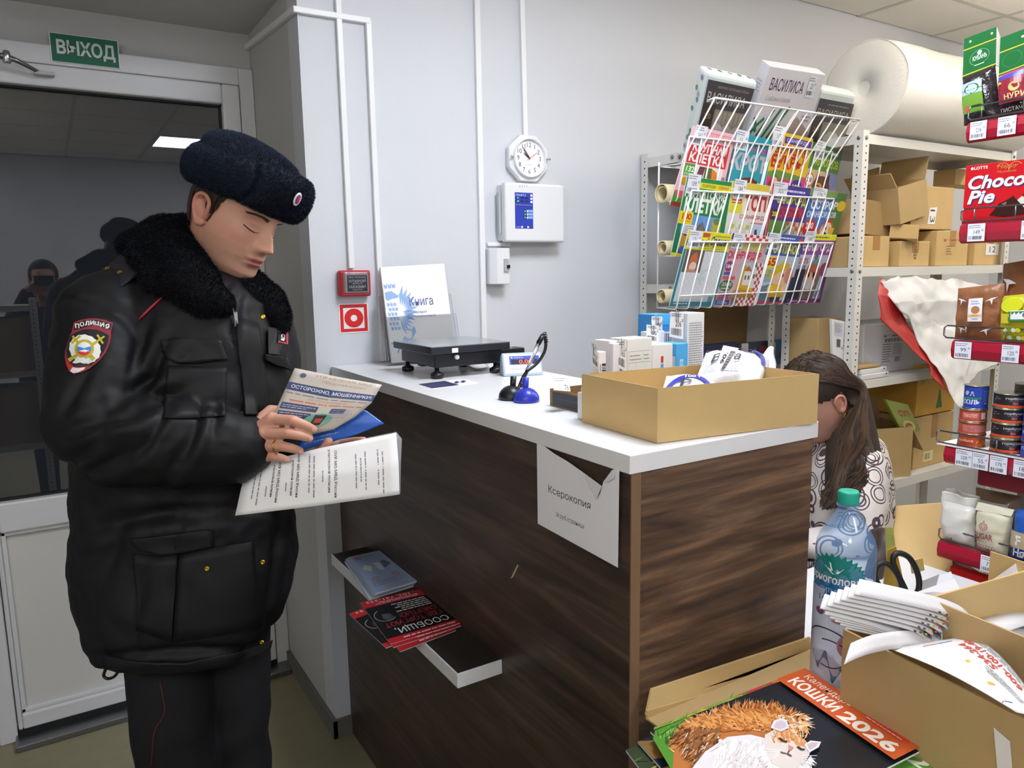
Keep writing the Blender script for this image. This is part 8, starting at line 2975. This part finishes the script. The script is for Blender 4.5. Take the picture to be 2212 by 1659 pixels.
for p, q in (((430, 600), (900, 1130)), ((1120, 610), (350, 1140))):
 d = unit(np.array(q, float) - np.array(p, float))
 n_ = np.array([-d[1], d[0]])
 p, q = np.array(p, float), np.array(q, float)
 L_ = np.linalg.norm(q - p)
 fanp([tuple(p + n_ * 20), tuple(p + d * L_ * .5 + n_ * 34), tuple(q + n_ * 46), tuple(q - n_ * 46), tuple(p + d * L_ * .5 - n_ * 34), tuple(p - n_ * 20)], YL)
 c = p + d * 110
 fanp([tuple(c + n_ * 120 - d * 24), tuple(c + n_ * 120 + d * 24), tuple(c - n_ * 120 + d * 24), tuple(c - n_ * 120 - d * 24)], YL)
circ = lambda cx, cy, r, a0=0, a1=2 * math.pi, n=24: [(cx + r * math.cos(a0 + (a1 - a0) * i / n), cy + r * math.sin(a0 + (a1 - a0) * i / n)) for i in range(n + (a1 - a0 < 6))]
fanp(circ(690, 880, 205), YL)
fanp(circ(690, 880, 145), P('#d9dde0'))
t1, t2 = math.asin(-45 / 145), math.asin(55 / 145)
fanp(circ(690, 880, 145, t1, t2, 8) + circ(690, 880, 145, math.pi - t2, math.pi - t1, 8), P('#3a7fd0'))
fanp(circ(690, 880, 145, t2, math.pi - t2, 14), P('#c2242c'))
fanp([(440, 1190), (560, 1080), (690, 1070), (820, 1160), (700, 1210), (620, 1180), (520, 1210)], WH_)
pr.put('sleeve_badge', jk, label='red edged police badge with crossed swords and tricolour disc')
# shoulder strap with stars
sp_ = planar([H(206, 605, .105), H(262, 622, .135), H(318, 582, .085), H(262, 554, .045)])
nrm = unit(np.cross(sp_[1] - sp_[0], sp_[2] - sp_[0]))
nrm = nrm if nrm[2] > 0 else -nrm
obj('shoulder_strap', MB().prism(sp_, nrm * .006, M('strap_cloth', '#191b22', rough=.6)), jk, bevel=.002)
for px, py in ((231, 581), (259, 589)):
 c = at_p(px, py, sp_[0] + nrm * .0065, nrm)
 ux = unit(np.cross(nrm, RT * -1))
 uy = np.cross(nrm, ux)
 st = [c + (.0085 if k % 2 == 0 else .0035) * (math.cos(k * math.pi / 5) * ux + math.sin(k * math.pi / 5) * uy) for k in range(10)]
 obj('gold_star', MB().prism(st, nrm * .002, 'gold'), jk, label='gold star')
# hem cord
lp = [H(232, 1438, .12), H(224, 1458, .12), H(232, 1466, .12), H(246, 1462, .12), H(256, 1450, .12)]
obj('hem_cord', MB().tube(smooth_path(lp), .0028, 'leather_black', 8), jk)
# cuff rim
lp = [H(523, 966, .167) + .0585 * (math.cos(k) * unit(np.cross(RT, TO)) + math.sin(k) * TO) for k in np.linspace(0, 2 * math.pi, 25)[:-1]]
obj('cuff_rim', MB().tube(lp, .006, 'nylon_black', 8, closed=True), jk)

# fur collar
mb = MB()
col_p = [(284, 532, -.01, .028), (345, 528, .04, .040), (385, 563, .075, .047), (415, 612, .105, .049), (442, 645, .12, .040), (474, 655, .12, .027)]
for a, b in zip(col_p[:-1], col_p[1:]):
 capsule(mb, H(*a[:3]), H(*b[:3]), a[3], b[3], 'fur_black')
chain(mb, [(H(282, 528, -.03), .024), (H(350, 505, -.08), .038), (H(405, 505, -.12), .04), (H(490, 560, -.12), .034)], 'fur_black')
chain(mb, [(H(374, 505, -.02), .032), (H(395, 530, .03), .032)], 'fur_black')
chain(mb, [(H(330, 560, .05), .045), (H(365, 610, .09), .045), (H(410, 655, .11), .035)], 'fur_black')
chain(mb, [(H(508, 618, .0), .022), (H(545, 645, .03), .028)], 'fur_black')
chain(mb, [(H(492, 580, -.09), .034), (H(543, 618, -.04), .033), (H(577, 650, .0), .034), (H(598, 684, .02), .027), (H(606, 700, .025), .018)], 'fur_black')
v, f = remesh(mb, .006, 4, .5)
nv = normals(v, f)
v = v + nv * np.array([.004 * noise.noise(Vector(q * 28)) for q in v])[:, None]
cl = skin('fur_collar', v, f, 'fur_black', cop)
fur_coat('collar_fur', v, f, ['fur_black', 'fur_black2', 'fur_navy3'], cl, 80000, .0075, .0008, lambda p: np.tile(-UP * .6 + TO * .3, (len(p), 1)), .4, curl=.2)

# trousers and boots
mb = MB()
hipz = H(430, 1330, 0)[2]
for (hx_, hy_, hb), (kx, ky, kb), lab in (((365, 1400, .05), (372, 1560, .07), 'r'), ((495, 1380, -.05), (505, 1560, -.05), 'l')):
 hp_, kp = H(hx_, hy_, hb), H(kx, ky, kb)
 ft = A(kp[0], kp[1], .07) + (hp_ - kp) * A(-.15, -.15, 0)
 chain(mb, [(A(hp_[0], hp_[1], hipz), .085), (hp_, .085), (kp, .071), (ft + A(0, 0, .06), .062), (ft, .062)], 'trouser_navy')
v, f = remesh(mb, .008, 5, .5)
nv = normals(v, f)
v = v + nv * np.array([.007 * noise.noise(Vector((q[0] * 9, q[1] * 9, q[2] * 14))) for q in v])[:, None]
tr = skin('trousers', v, f, 'trouser_navy', cop)
TB = BVHTree.FromPolygons([tuple(q) for q in v], f)
seam = []
for x, y in ((346, 1470), (352, 1500), (357, 1530), (352, 1550), (338, 1570), (332, 1590), (329, 1630), (327, 1656)):
 hit, n, _, _ = TB.ray_cast(Vector(C0), Vector(ray(x, y)).normalized())
 if hit is not None:
  seam.append(np.array(hit) - CF * .001)
obj('seam_piping', MB().tube(seam, .0013, M('piping_dark', '#5a1c24', rough=.6), 6), tr, label='thin red seam piping')
fd_ = unit(math.sin(math.radians(45)) * RT + math.cos(math.radians(45)) * TO)
for (kx, ky, kb), (hx_, hy_, hb) in (((372, 1560, .07), (365, 1400, .05)), ((505, 1560, -.05), (495, 1380, -.05))):
 hp_, kp = H(hx_, hy_, hb), H(kx, ky, kb)
 ft = A(kp[0], kp[1], 0) + (hp_ - kp) * A(-.15, -.15, 0)
 mb = MB()
 mb.ell(ft + fd_ * .05 + UP * .04, (.14, .05, .04), 'leather_black', (fd_, np.cross(UP, fd_), UP), 20, 10)
 capsule(mb, ft + UP * .05, ft + UP * .12, .05, .048, 'leather_black')
 v, f = remesh(mb, .006, 3)
 v[:, 2] = np.maximum(v[:, 2], 0.002)
 skin('boot', v, f, 'leather_black', cop)
# ring on the ring finger
c = (fing[2][0] + fing[2][1]) / 2 + (fing[2][1] - fing[2][0]) * .22
ax = unit(fing[2][1] - fing[2][0])
b1 = unit(np.cross(ax, UP))
b2 = np.cross(ax, b1)
obj('gold_ring', MB().tube([c + .0103 * (math.cos(k) * b1 + math.sin(k) * b2) for k in np.linspace(0, 2 * math.pi, 25)[:-1]], .0014, 'gold', 6, closed=True), cop)
# nails
for fp in fing:
 d = unit(fp[3] - fp[2])
 n_ = unit(-CF - d * (-CF @ d))
 s_ = np.cross(d, n_)
 c = fp[3] + n_ * .0068 - d * .001
 obj('fingernail', MB().ell(c, (.0052, .0038, .0009), M('nail', '#d3a595', rough=.3), (d, s_, n_), 12, 6), cop)

# ---------------------------------------------------------------- papers in his hands


def held(name, rows, base, lab, cat, m2='paper', th=.0004, nu=16, nv_=12, draw=None, lift=.0005):
 """sheet through rows of (px, py, nearness) from top to bottom"""
 R_ = [[H(*q) for q in r] for r in rows]

 def fn(u, w):
  k = len(R_) - 1
  i = min(int(w * k), k - 1)
  g2 = w * k - i

  def row(r):
   j = min(int(u * (len(r) - 1)), len(r) - 2)
   h2 = u * (len(r) - 1) - j
   return r[j] * (1 - h2) + r[j + 1] * h2
  return row(R_[i]) * (1 - g2) + row(R_[i + 1]) * g2
 mb = MB()
 mb.sheet(fn, nu, nv_, th, base)
 c = fn(.5, .9)
 o = obj(name, mb, at=c, label=lab, cat=cat)
 if draw:
  n0 = -CF
  pr = Print(lambda u, w, h: fn(min(1, max(0, u)), min(1, max(0, 1 - w))) + n0 * (lift + h), .00006, sub=8)
  draw(pr)
  pr.put('sheet_print', o)
 return o


M('leaflet_tan', '#c3bcb2', rough=.4)
M('leaflet_blue', '#2a62c0', rough=.35)


def dr_tan(p):
 NV = P('#2d3f6e', .4)
 p.text('УПРАВЛЕНИЕ МВД', .25, .93, .9, .97, P('#a0785f', .4)).text('ПРЕДУПРЕЖДАЕТ', .35, .865, .85, .9, P('#a0785f', .4)).ell(.12, .92, .035, .035, P('#4a5a80', .4))
 p.rect(.0, .69, 1, .8, NV).text('ОСТОРОЖНО, МОШЕННИКИ!', .05, .715, .97, .775, P('#d3d6de', .4), .02).lines(.03, .64, .95, .66, 1, P('#55586a', .4), .6, 0)
 p.text('НЕ СООБЩАЙТЕ', .3, .58, .75, .62, P('#d2623a', .4), .01).lines(.1, .53, .95, .56, 1, P('#d2623a', .4), .6, 0)
 p.rect(.03, .40, .46, .5, NV).rect(.03, .2, .42, .37, NV).lines(.05, .22, .4, .36, 4, P('#c9ccd6', .4), .3).lines(.05, .42, .44, .48, 2, P('#c9ccd6', .4), .3)
 p.rect(.62, .40, .8, .49, NV).lines(.64, .3, .95, .48, 5, P('#8a90a8', .4), .3).ell(.55, .26, .18, .13, P('#6fb0a0', .4)).rect(.47, .17, .62, .36, P('#33343c', .4)).rect(.5, .22, .6, .3, P('#c2523a', .4))


def dr_blue(p):
 for k in range(4):
  p.poly([(.42 + .12 * k, .45), (.5 + .12 * k, .85), (.52 + .12 * k, .3)], P('#173a7c', .35), True)
 p.lines(.1, .1, .6, .4, 3, P('#7fa6e0', .35), .3)


def dr_doc(p):
 K = P('#4a4c55')
 x = .93
 for i, (u, a, b) in enumerate(((.90, .25, .95), (.87, .2, .8), (.79, .2, .85), (.76, .3, .7), (.73, .2, .8), (.6, .1, .9), (.56, .05, .8), (.52, .4, .6), (.465, .1, .85), (.435, .05, .75), (.36, .02, .8), (.325, .1, .75), (.29, .5, .66), (.235, .06, .84), (.2, .1, .72), (.165, .5, .7), (.115, .12, .84), (.08, .1, .7))):
  if i in (5, 10, 13):
   p.text('ОУР МО МВД России', u - .008, 1 - b, u + .012, 1 - a, K, .02, 0, -90)
  elif i in (6, 11, 14):
   p.text('участковый полиции', u - .008, 1 - b, u + .012, 1 - a, K, .02, 0, -90)
  else:
   p.lines(u - .006, 1 - b, u + .009, 1 - a, 1, P('#8a8c96'), .5, .02, rot=True)


held('leaflet', [[(637, 795, .155), (735, 815, .158), (825, 831, .150)], [(615, 843, .162), (708, 862, .168), (803, 870, .160)], [(594, 890, .168), (685, 900, .172), (768, 900, .164)], [(580, 935, .166), (660, 940, .170), (720, 928, .164)]], 'leaflet_tan', 'pale crime warning leaflet held in the officer’s right hand', 'leaflet', draw=dr_tan)
held('leaflet', [[(660, 880, .140), (730, 880, .142), (790, 886, .138)], [(650, 930, .142), (740, 912, .145), (830, 915, .138)], [(640, 976, .144), (700, 960, .146), (772, 938, .142)]], 'leaflet_blue', 'bright blue leaflet held behind the pale one', 'leaflet', draw=dr_blue)
held('document', [[(532, 1008, .150), (690, 968, .166), (856, 935, .150)], [(520, 1060, .158), (690, 1030, .176), (861, 1000, .158)], [(508, 1114, .160), (690, 1092, .172), (863, 1068, .156)]], 'thick_paper', 'white sheaf of printed pages held below the leaflets', 'document', draw=dr_doc)
M('file_film', '#dfe3ea', rough=.08, alpha=.25)
held('clear_file', [[(790, 946, .142), (856, 933, .142), (868, 948, .140)], [(780, 1010, .148), (850, 1000, .150), (866, 1000, .148)], [(770, 1082, .148), (850, 1071, .150), (865, 1066, .148)]], 'file_film', 'clear plastic sleeve sticking out at the right of the white pages', 'file')

# ---------------------------------------------------------------- seller, seated behind the counter
DS = 2.08


def Q(px, py, db=0.0):
 return at_d(px, py, DS - db)


seat_c = Q(1850, 1230, -.08)
sel = thing('person', seat_c * A(1, 1, 0), 'seated woman with long brown hair and a chain patterned blouse behind the counter', 'person')
th, pt = math.radians(-72), math.radians(38)
f0 = math.sin(th) * RT + math.cos(th) * TO
WF = math.cos(pt) * f0 - math.sin(pt) * UP
WU = math.sin(pt) * f0 + math.cos(pt) * UP
WL = np.cross(WU, WF)
OW = Q(1770, 868, -.065)
wf = lambda x, y, z: OW + WF * x * .95 + WL * y * .95 + WU * z * .95
mb = MB()
head_mesh(mb, wf, 'skin', 80, 80)
for s_ in (-1, 1):
 ear(mb, wf, s_, 'skin')
chain(mb, [(wf(-.03, 0, -.06), .05), (Q(1835, 965, -.08), .05), (Q(1850, 1060, -.09), .08)], 'skin')
chain(mb, [(Q(1850, 1060, -.09), .1), (Q(1850, 1230, -.09), .11)], 'skin')
# arms forward on the desk
hL, hR = Q(1700, 1180, .05), Q(1690, 1170, -.2)
chain(mb, [(Q(1868, 1040, .04), .045), (Q(1850, 1170, .08), .038), (hL, .026)], 'skin')
chain(mb, [(Q(1850, 1040, -.22), .045), (Q(1840, 1170, -.25), .038), (hR, .026)], 'skin')
for h_ in (hL, hR):
 d_ = -RT
 for k in range(4):
  off = TO * (.028 - .018 * k)
  chain(mb, [(h_, .016), (h_ + d_ * .07 + off, .0095), (h_ + d_ * .11 + off - UP * .008, .0085), (h_ + d_ * (.14 - .01 * (k == 3)) + off - UP * .02, .007)], 'skin')
 chain(mb, [(h_, .015), (h_ + d_ * .03 + TO * .04, .011), (h_ + d_ * .06 + TO * .05 - UP * .01, .009)], 'skin')
v, f = remesh(mb, .0032, 3, .4)
wb = skin('body', v, f, 'skin', sel)
loc = np.stack([(v - OW) @ WF, (v - OW) @ WL, (v - OW) @ WU], 1)
col = np.tile(np.array(lin('#cf9f8a')[:3]), (len(v), 1))
X_, Y_, Z_ = loc.T
on = (np.abs(X_) < .16) & (np.abs(Y_) < .11) & (np.abs(Z_) < .14)
tint(on * .4 * g(np.abs(Y_) - .048, .022) * g(Z_ + .018, .022), '#c07a68')
tint(on * np.clip(1.5 * np.maximum(g(Y_, .0185) * g(Z_ + .0455, .0042), g(Y_, .0165) * g(Z_ + .0562, .0052)) - .35, 0, 1) * (X_ > .06), '#a8505a')
tint(on * .5 * np.clip((np.abs(Y_) - .071) / .006, 0, 1) * (np.abs(X_ + .01) < .03) * (np.abs(Z_) < .034), '#c87a68')
vcol(wb, col)
for s_ in (-1, 1):
 lash = [wf(face_x(s_ * y, z) + .0012, s_ * y, z) for y, z in ((.017, .0085), (.028, .004), (.040, .0062), (.0455, .0095))]
 obj('eyelashes', MB().tube(smooth_path(lash, 4), .001, 'lash', 6), sel)
e_ = wf(-.006, .0815, -.034)
obj('earring', MB().tube([e_ + .0085 * (math.cos(k) * WF + math.sin(k) * UP) - UP * .009 for k in np.linspace(0, 2 * math.pi, 19)[:-1]], .0016, 'gold', 6, closed=True), sel, label='gold hoop earring')

# blouse with a printed chain pattern
M('blouse', '#d3cbc4', rough=.5, bump=.1, bscale=18)


def chain_print(name):
 m = bpy.data.materials[name] if name in bpy.data.materials else MATS[name]
 nt = m.node_tree
 b = nt.nodes['Principled BSDF']
 tc = nt.nodes.new('ShaderNodeTexCoord')
 src = None
 for sc_, off in ((17.0, 0.0), (13.0, 3.3)):
  mp = nt.nodes.new('ShaderNodeMapping')
  mp.inputs['Scale'].default_value = (sc_, sc_, sc_)
  mp.inputs['Location'].default_value = (off, off, off)
  nt.links.new(tc.outputs['Object'], mp.inputs[0])
  vo = nt.nodes.new('ShaderNodeTexVoronoi')
  vo.inputs['Scale'].default_value = 1.0
  vo.inputs['Randomness'].default_value = .55
  nt.links.new(mp.outputs[0], vo.inputs['Vector'])
  for rad in (.30, .43):
   s1 = nt.nodes.new('ShaderNodeMath')
   s1.operation = 'SUBTRACT'
   s1.inputs[1].default_value = rad
   nt.links.new(vo.outputs['Distance'], s1.inputs[0])
   s2 = nt.nodes.new('ShaderNodeMath')
   s2.operation = 'ABSOLUTE'
   nt.links.new(s1.outputs[0], s2.inputs[0])
   s3 = nt.nodes.new('ShaderNodeMath')
   s3.operation = 'LESS_THAN'
   s3.inputs[1].default_value = .026
   nt.links.new(s2.outputs[0], s3.inputs[0])
   if src is None:
    src = s3
   else:
    mx = nt.nodes.new('ShaderNodeMath')
    mx.operation = 'MAXIMUM'
    nt.links.new(src.outputs[0], mx.inputs[0])
    nt.links.new(s3.outputs[0], mx.inputs[1])
    src = mx
 mix = nt.nodes.new('ShaderNodeMix')
 mix.data_type = 'RGBA'
 mix.inputs[6].default_value = lin('#d6cec6')
 mix.inputs[7].default_value = lin('#4a3a42')
 nt.links.new(src.outputs[0], mix.inputs[0])
 nt.links.new(mix.outputs[2], b.inputs['Base Color'])


chain_print('blouse')
mb = MB()
PS = DS / FOC
rg = []
for y, xl, xr, d in ((930, 1800, 1880, .06), (955, 1770, 1905, .1), (1000, 1745, 1918, .13), (1060, 1735, 1922, .14), (1130, 1735, 1918, .14), (1200, 1740, 1900, .145), (1270, 1740, 1895, .15)):
 rg.append((Q((xl + xr) / 2, y, -.08), RT * (xr - xl) / 2 * PS, TO * d))
loft(mb, rg, 'blouse', 36, 2.2)
chain(mb, [(Q(1862, 1010, .03), .065), (Q(1868, 1090, .06), .062), (Q(1850, 1165, .08), .055), (Q(1745, 1178, .06), .045)], 'blouse')
chain(mb, [(Q(1840, 1010, -.2), .065), (Q(1840, 1165, -.24), .055), (Q(1740, 1172, -.2), .045)], 'blouse')
v, f = remesh(mb, .008, 5, .5)
nv = normals(v, f)
v = v + nv * np.array([.006 * noise.noise(Vector((q[0] * 16, q[1] * 16, q[2] * 9))) + .003 * noise.noise(Vector(q * 34)) for q in v])[:, None]
skin('blouse', v, f, 'blouse', sel)

# hair: a cap over the skull and long locks falling over shoulder and breast
M('hair_long', '#3a2c22', rough=.38, spec=.5)
M('hair_long2', '#4a3829', rough=.38, spec=.5)
M('hair_long3', '#2a1f18', rough=.6, spec=.3)
mb = MB()
mb.ell(wf(-.012, 0, .045), (.112, .085, .098), 'hair_long3', (WF, WL, WU), 24, 16)
mb.ell(wf(-.06, 0, -.01), (.068, .082, .09), 'hair_long3', (WF, WL, WU), 24, 16)
chain(mb, [(wf(-.075, .02, -.03), .06), (Q(1842, 930, -.03), .062), (Q(1862, 990, .02), .052), (Q(1850, 1040, .07), .035), (Q(1820, 1085, .1), .016)], 'hair_long3')
chain(mb, [(Q(1825, 950, .0), .05), (Q(1810, 1010, .075), .034), (Q(1800, 1060, .1), .022), (Q(1786, 1095, .105), .010)], 'hair_long3')
v, f = remesh(mb, .006, 5, .5)
# open the cap at the ear and the face
loc = np.stack([(v - OW) @ WF, (v - OW) @ WL, (v - OW) @ WU], 1) / .95
hole = ((loc[:, 0] > -.03) & (loc[:, 1] < .092) & (loc[:, 0] < .12) & (loc[:, 2] < .03 + .35 * np.clip(loc[:, 0], 0, .1)) & (loc[:, 2] > -.13) & (loc[:, 1] > -.2))
ff = [q for q in f if not any(hole[i] for i in q)]
hc = skin('hair', v, ff, 'hair_long3', sel)
HB = BVHTree.FromPolygons([tuple(q) for q in v], ff)
lk = MB()
mats_ = ('hair_long', 'hair_long2', 'hair_long3')
crown = wf(-.02, .01, .142)


def ribbon(pts, wd, m):
 pts = smooth_path(pts, 5)
 k = len(pts)
 vs = []
 for i, p in enumerate(pts):
  t_ = unit(pts[min(k - 1, i + 1)] - pts[max(0, i - 1)])
  s_ = unit(np.cross(t_, CF + rnd.uniform(-.3, .3) * UP))
  w_ = wd * (1 - .75 * (i / (k - 1)) ** 3) / 2
  vs += [p - s_ * w_, p + s_ * w_]
 lk.add(vs, [(2 * i, 2 * i + 1, 2 * i + 3, 2 * i + 2) for i in range(k - 1)], m, True)


def snap(p, lift=.003):
 loc_, n, _, _ = HB.find_nearest(Vector(p))
 if loc_ is None:
  return p
 n = np.array(n)
 l_ = np.array(loc_)
 if n @ (l_ - OW) < 0 and np.linalg.norm(l_ - OW) < .2:
  n = -n
 return l_ + n * lift


def drape(p, lift):
 d_ = unit(p - C0)
 hit = HB.ray_cast(Vector(C0), Vector(d_))[0]
 return p if hit is None or np.linalg.norm(np.array(hit) - p) > .15 else np.array(hit) - d_ * lift


for i in range(760):
 u, r = rnd.random(), rnd.uniform(.002, .006)
 # from the parting down the side, behind the ear and over the shoulder
 x0 = rnd.uniform(-.07, .05)
 a = wf(x0, rnd.uniform(-.02, .03), .14 - 4 * x0 * x0)
 b = wf(-.05 - .03 * u + .4 * x0, .085, .06 - .02 * u)
 c = wf(-.075 - .02 * u, .088, -.02)
 d = Q(1812 + 70 * u, 940 + rnd.uniform(-10, 10), .02 - .04 * u)
 if rnd.random() < .55:
  e = Q(1830 + 66 * u, 1000 + 10 * rnd.random(), .07 - .05 * u)
  h_ = Q(1790 + 80 * u, 1060 + rnd.uniform(-30, 30), .11 - .04 * u)
  k_ = Q(1772 + 60 * u, 1088 + rnd.uniform(-30, 14), .12 - .04 * u)
 else:
  e = Q(1802 + 40 * u, 1000, .08)
  h_ = Q(1786 + 40 * u, 1050, .115)
  k_ = Q(1770 + 40 * u, 1085 + rnd.uniform(-25, 12), .12)
 pts = [snap(a, r), snap((a + b) / 2, r), snap(b, r), snap(c, r), drape(d, r), drape(e, r), drape(h_, r), drape(k_, r * .5)]
 ribbon(pts, rnd.uniform(.004, .009), mats_[i % 3])
for i in range(170):
 # fringe combed forward over the brow
 u = rnd.uniform(-1, 1)
 a = wf(rnd.uniform(-.03, .03), u * .04, .142)
 b = wf(.075, u * .065, .10)
 c = wf(.104 - .02 * u * u, u * .072, .05)
 d = wf(.104 - .022 * u * u, u * .074, .022 + rnd.uniform(-.008, .006))
 r = rnd.uniform(.002, .006)
 ribbon([snap(a, r), snap((a + b) / 2, r), snap(b, r), c, d], rnd.uniform(.004, .008), mats_[i % 3])
o = obj('hair_locks', lk, sel)
o['kind'] = 'stuff'
# legs and chair, mostly hidden
M('skirt_dark', '#22222a', rough=.8)
mb = MB()
for db in (.02, -.18):
 a = Q(1850, 1270, db)
 kz = A(*a) - RT * .42
 kz[2] = .52
 a[2] = .56
 chain(mb, [(a, .085), (kz, .062), (A(kz[0], kz[1], .1), .045)], 'skirt_dark')
v, f = remesh(mb, .012, 4)
skin('trousers', v, f, 'skirt_dark', sel)
for db in (.02, -.18):
 a = Q(1850, 1270, db) - RT * .42
 mb = MB().ell(A(a[0], a[1], .045) - RT * .05, (.11, .042, .043), 'leather_black', (RT, TO, UP), 16, 10)
 obj('shoe', mb, sel)
ch = thing('office_chair', seat_c * A(1, 1, 0), 'dark brown office chair under the seated woman', 'chair')
M('chair_brown', '#3a2c26', rough=.5)
sc_ = A(seat_c[0], seat_c[1], .44)
obj('seat', MB().obb(sc_, RT * .22, TO * .22, UP * .03, 'chair_brown'), ch, bevel=.02, seg=3)
obj('backrest', MB().obb(sc_ + RT * .23 + UP * .16, RT * .02, TO * .18, UP * .1, 'chair_brown'), ch, bevel=.015, seg=3)
obj('post', MB().tube([A(sc_[0], sc_[1], .06), A(sc_[0], sc_[1], .42)], .025, 'steel_dark', 12), ch)
for k in range(5):
 a = 2 * math.pi * k / 5
 obj('leg', MB().tube([A(sc_[0], sc_[1], .08), A(sc_[0] + .27 * math.cos(a), sc_[1] + .27 * math.sin(a), .05)], [.02, .014], 'black_plastic', 8).ell(A(sc_[0] + .27 * math.cos(a), sc_[1] + .27 * math.sin(a), .026), (.02, .02, .025), 'black_plastic'), ch)
ar = smooth_path([at_d(1884, 1262, 1.86), at_d(1892, 1225, 1.86), at_d(1905, 1195, 1.87), at_d(1912, 1170, 1.88), at_d(1908, 1158, 1.9), at_d(1890, 1160, 1.95)])
obj('armrest', MB().tube(ar, .022, 'chair_brown', 12), ch)

# ================================================================ what the door glass mirrors: shelves and the photographer behind the viewpoint
shelving('storage_rack', -.95, -.05, .22, .5, 1.40, [1.36, .98, .55, .12], 'grey storage rack mirrored in the door glass')
for k, (x, z, w_, h_, lab) in enumerate(((-.9, .98, .25, .3, 'carton at the left of the mirrored rack'), (-.6, .98, .24, .26, 'carton in the middle of the mirrored rack'), (-.33, .98, .25, .31, 'carton at the right of the mirrored rack'), (-.88, .55, .34, .3, 'lower left carton of the mirrored rack'), (-.42, .55, .33, .34, 'lower right carton of the mirrored rack'))):
 carton('carton', (x, .24, z), (x + w_, .48, z + h_), lab, 'cartons of the mirrored rack', m='kraft')
pho = thing('person', (0, -.2, 0), 'dark haired woman holding up a compact, mirrored in the door glass', 'person')
pf_ = A(-.05, 1., 0) / 1.00125
pl_ = A(-1., -.05, 0) / 1.00125
po = A(.0, -.185, 1.49)
phf = lambda x, y, z: po + pf_ * x + pl_ * y + UP * z
mb = MB()
head_mesh(mb, phf, 'skin', 60, 60)
for s_ in (-1, 1):
 ear(mb, phf, s_, 'skin')
chain(mb, [(phf(-.03, 0, -.06), .05), (A(0, -.22, 1.34), .055), (A(0, -.24, 1.1), .1), (A(0, -.24, .8), .1)], 'skin')
hands = []
for s_ in (-1, 1):
 hd_ = A(.085 * s_, -.085, 1.45)
 chain(mb, [(A(.15 * s_, -.23, 1.28), .045), (A(.24 * s_, -.16, 1.1), .04), (hd_, .024)], 'skin')
 for q in range(4):
  chain(mb, [(hd_, .014), (hd_ + A(-.02 * s_, -.012, .03 - .018 * q), .009), (hd_ + A(-.045 * s_, -.012, .032 - .018 * q), .008)], 'skin')
 chain(mb, [(hd_, .014), (hd_ + A(-.03 * s_, -.015, -.045), .009)], 'skin')
v, f = remesh(mb, .005, 3, .4)
o = skin('body', v, f, 'skin', pho)
vcol(o, np.tile(np.array(lin('#c79680')[:3]), (len(v), 1)))
mb = MB()
mb.ell(phf(-.02, 0, .05), (.105, .088, .1), 'hair_long3', (pf_, pl_, UP), 24, 16)
mb.ell(phf(-.06, 0, -.04), (.06, .085, .12), 'hair_long3', (pf_, pl_, UP), 20, 12)
v, f = remesh(mb, .007, 3)
lc = (v - po) @ pf_
ff = [q for q in f if not any(lc[i] > .045 and (v[i] - po)[2] < .085 for i in q)]
skin('hair', v, ff, 'hair_long3', pho)
mb = MB()
loft(mb, [(A(0, -.235, 1.36), RT * .07, TO * .06), (A(0, -.24, 1.32), A(.17, 0, 0), A(0, .1, 0)), (A(0, -.24, 1.15), A(.2, 0, 0), A(0, .125, 0)), (A(0, -.24, .78), A(.2, 0, 0), A(0, .14, 0))], 'nylon_black', 32)
for s_ in (-1, 1):
 chain(mb, [(A(.16 * s_, -.23, 1.28), .07), (A(.25 * s_, -.16, 1.1), .06), (A(.1 * s_, -.1, 1.42), .04)], 'nylon_black')
 chain(mb, [(A(.09 * s_, -.24, .82), .09), (A(.09 * s_, -.24, .45), .075), (A(.09 * s_, -.24, .08), .06)], 'nylon_black')
v, f = remesh(mb, .01, 4)
skin('coat', v, f, 'nylon_black', pho)
for s_ in (-1, 1):
 obj('shoe', MB().ell(A(.09 * s_, -.2, .042), (.045, .12, .04), 'leather_black'), pho)
cmr = thing('camera_body', (0, -.06, 1.44), 'small dark camera held up by the mirrored woman', 'camera')
obj('case', MB().box((-.055, -.075, 1.465), (.055, -.045, 1.53), 'black_plastic'), cmr, bevel=.006)
obj('lens_barrel', MB().tube([(0, -.045, 1.497), (0, -.025, 1.498)], .022, 'black_plastic', 20), cmr)
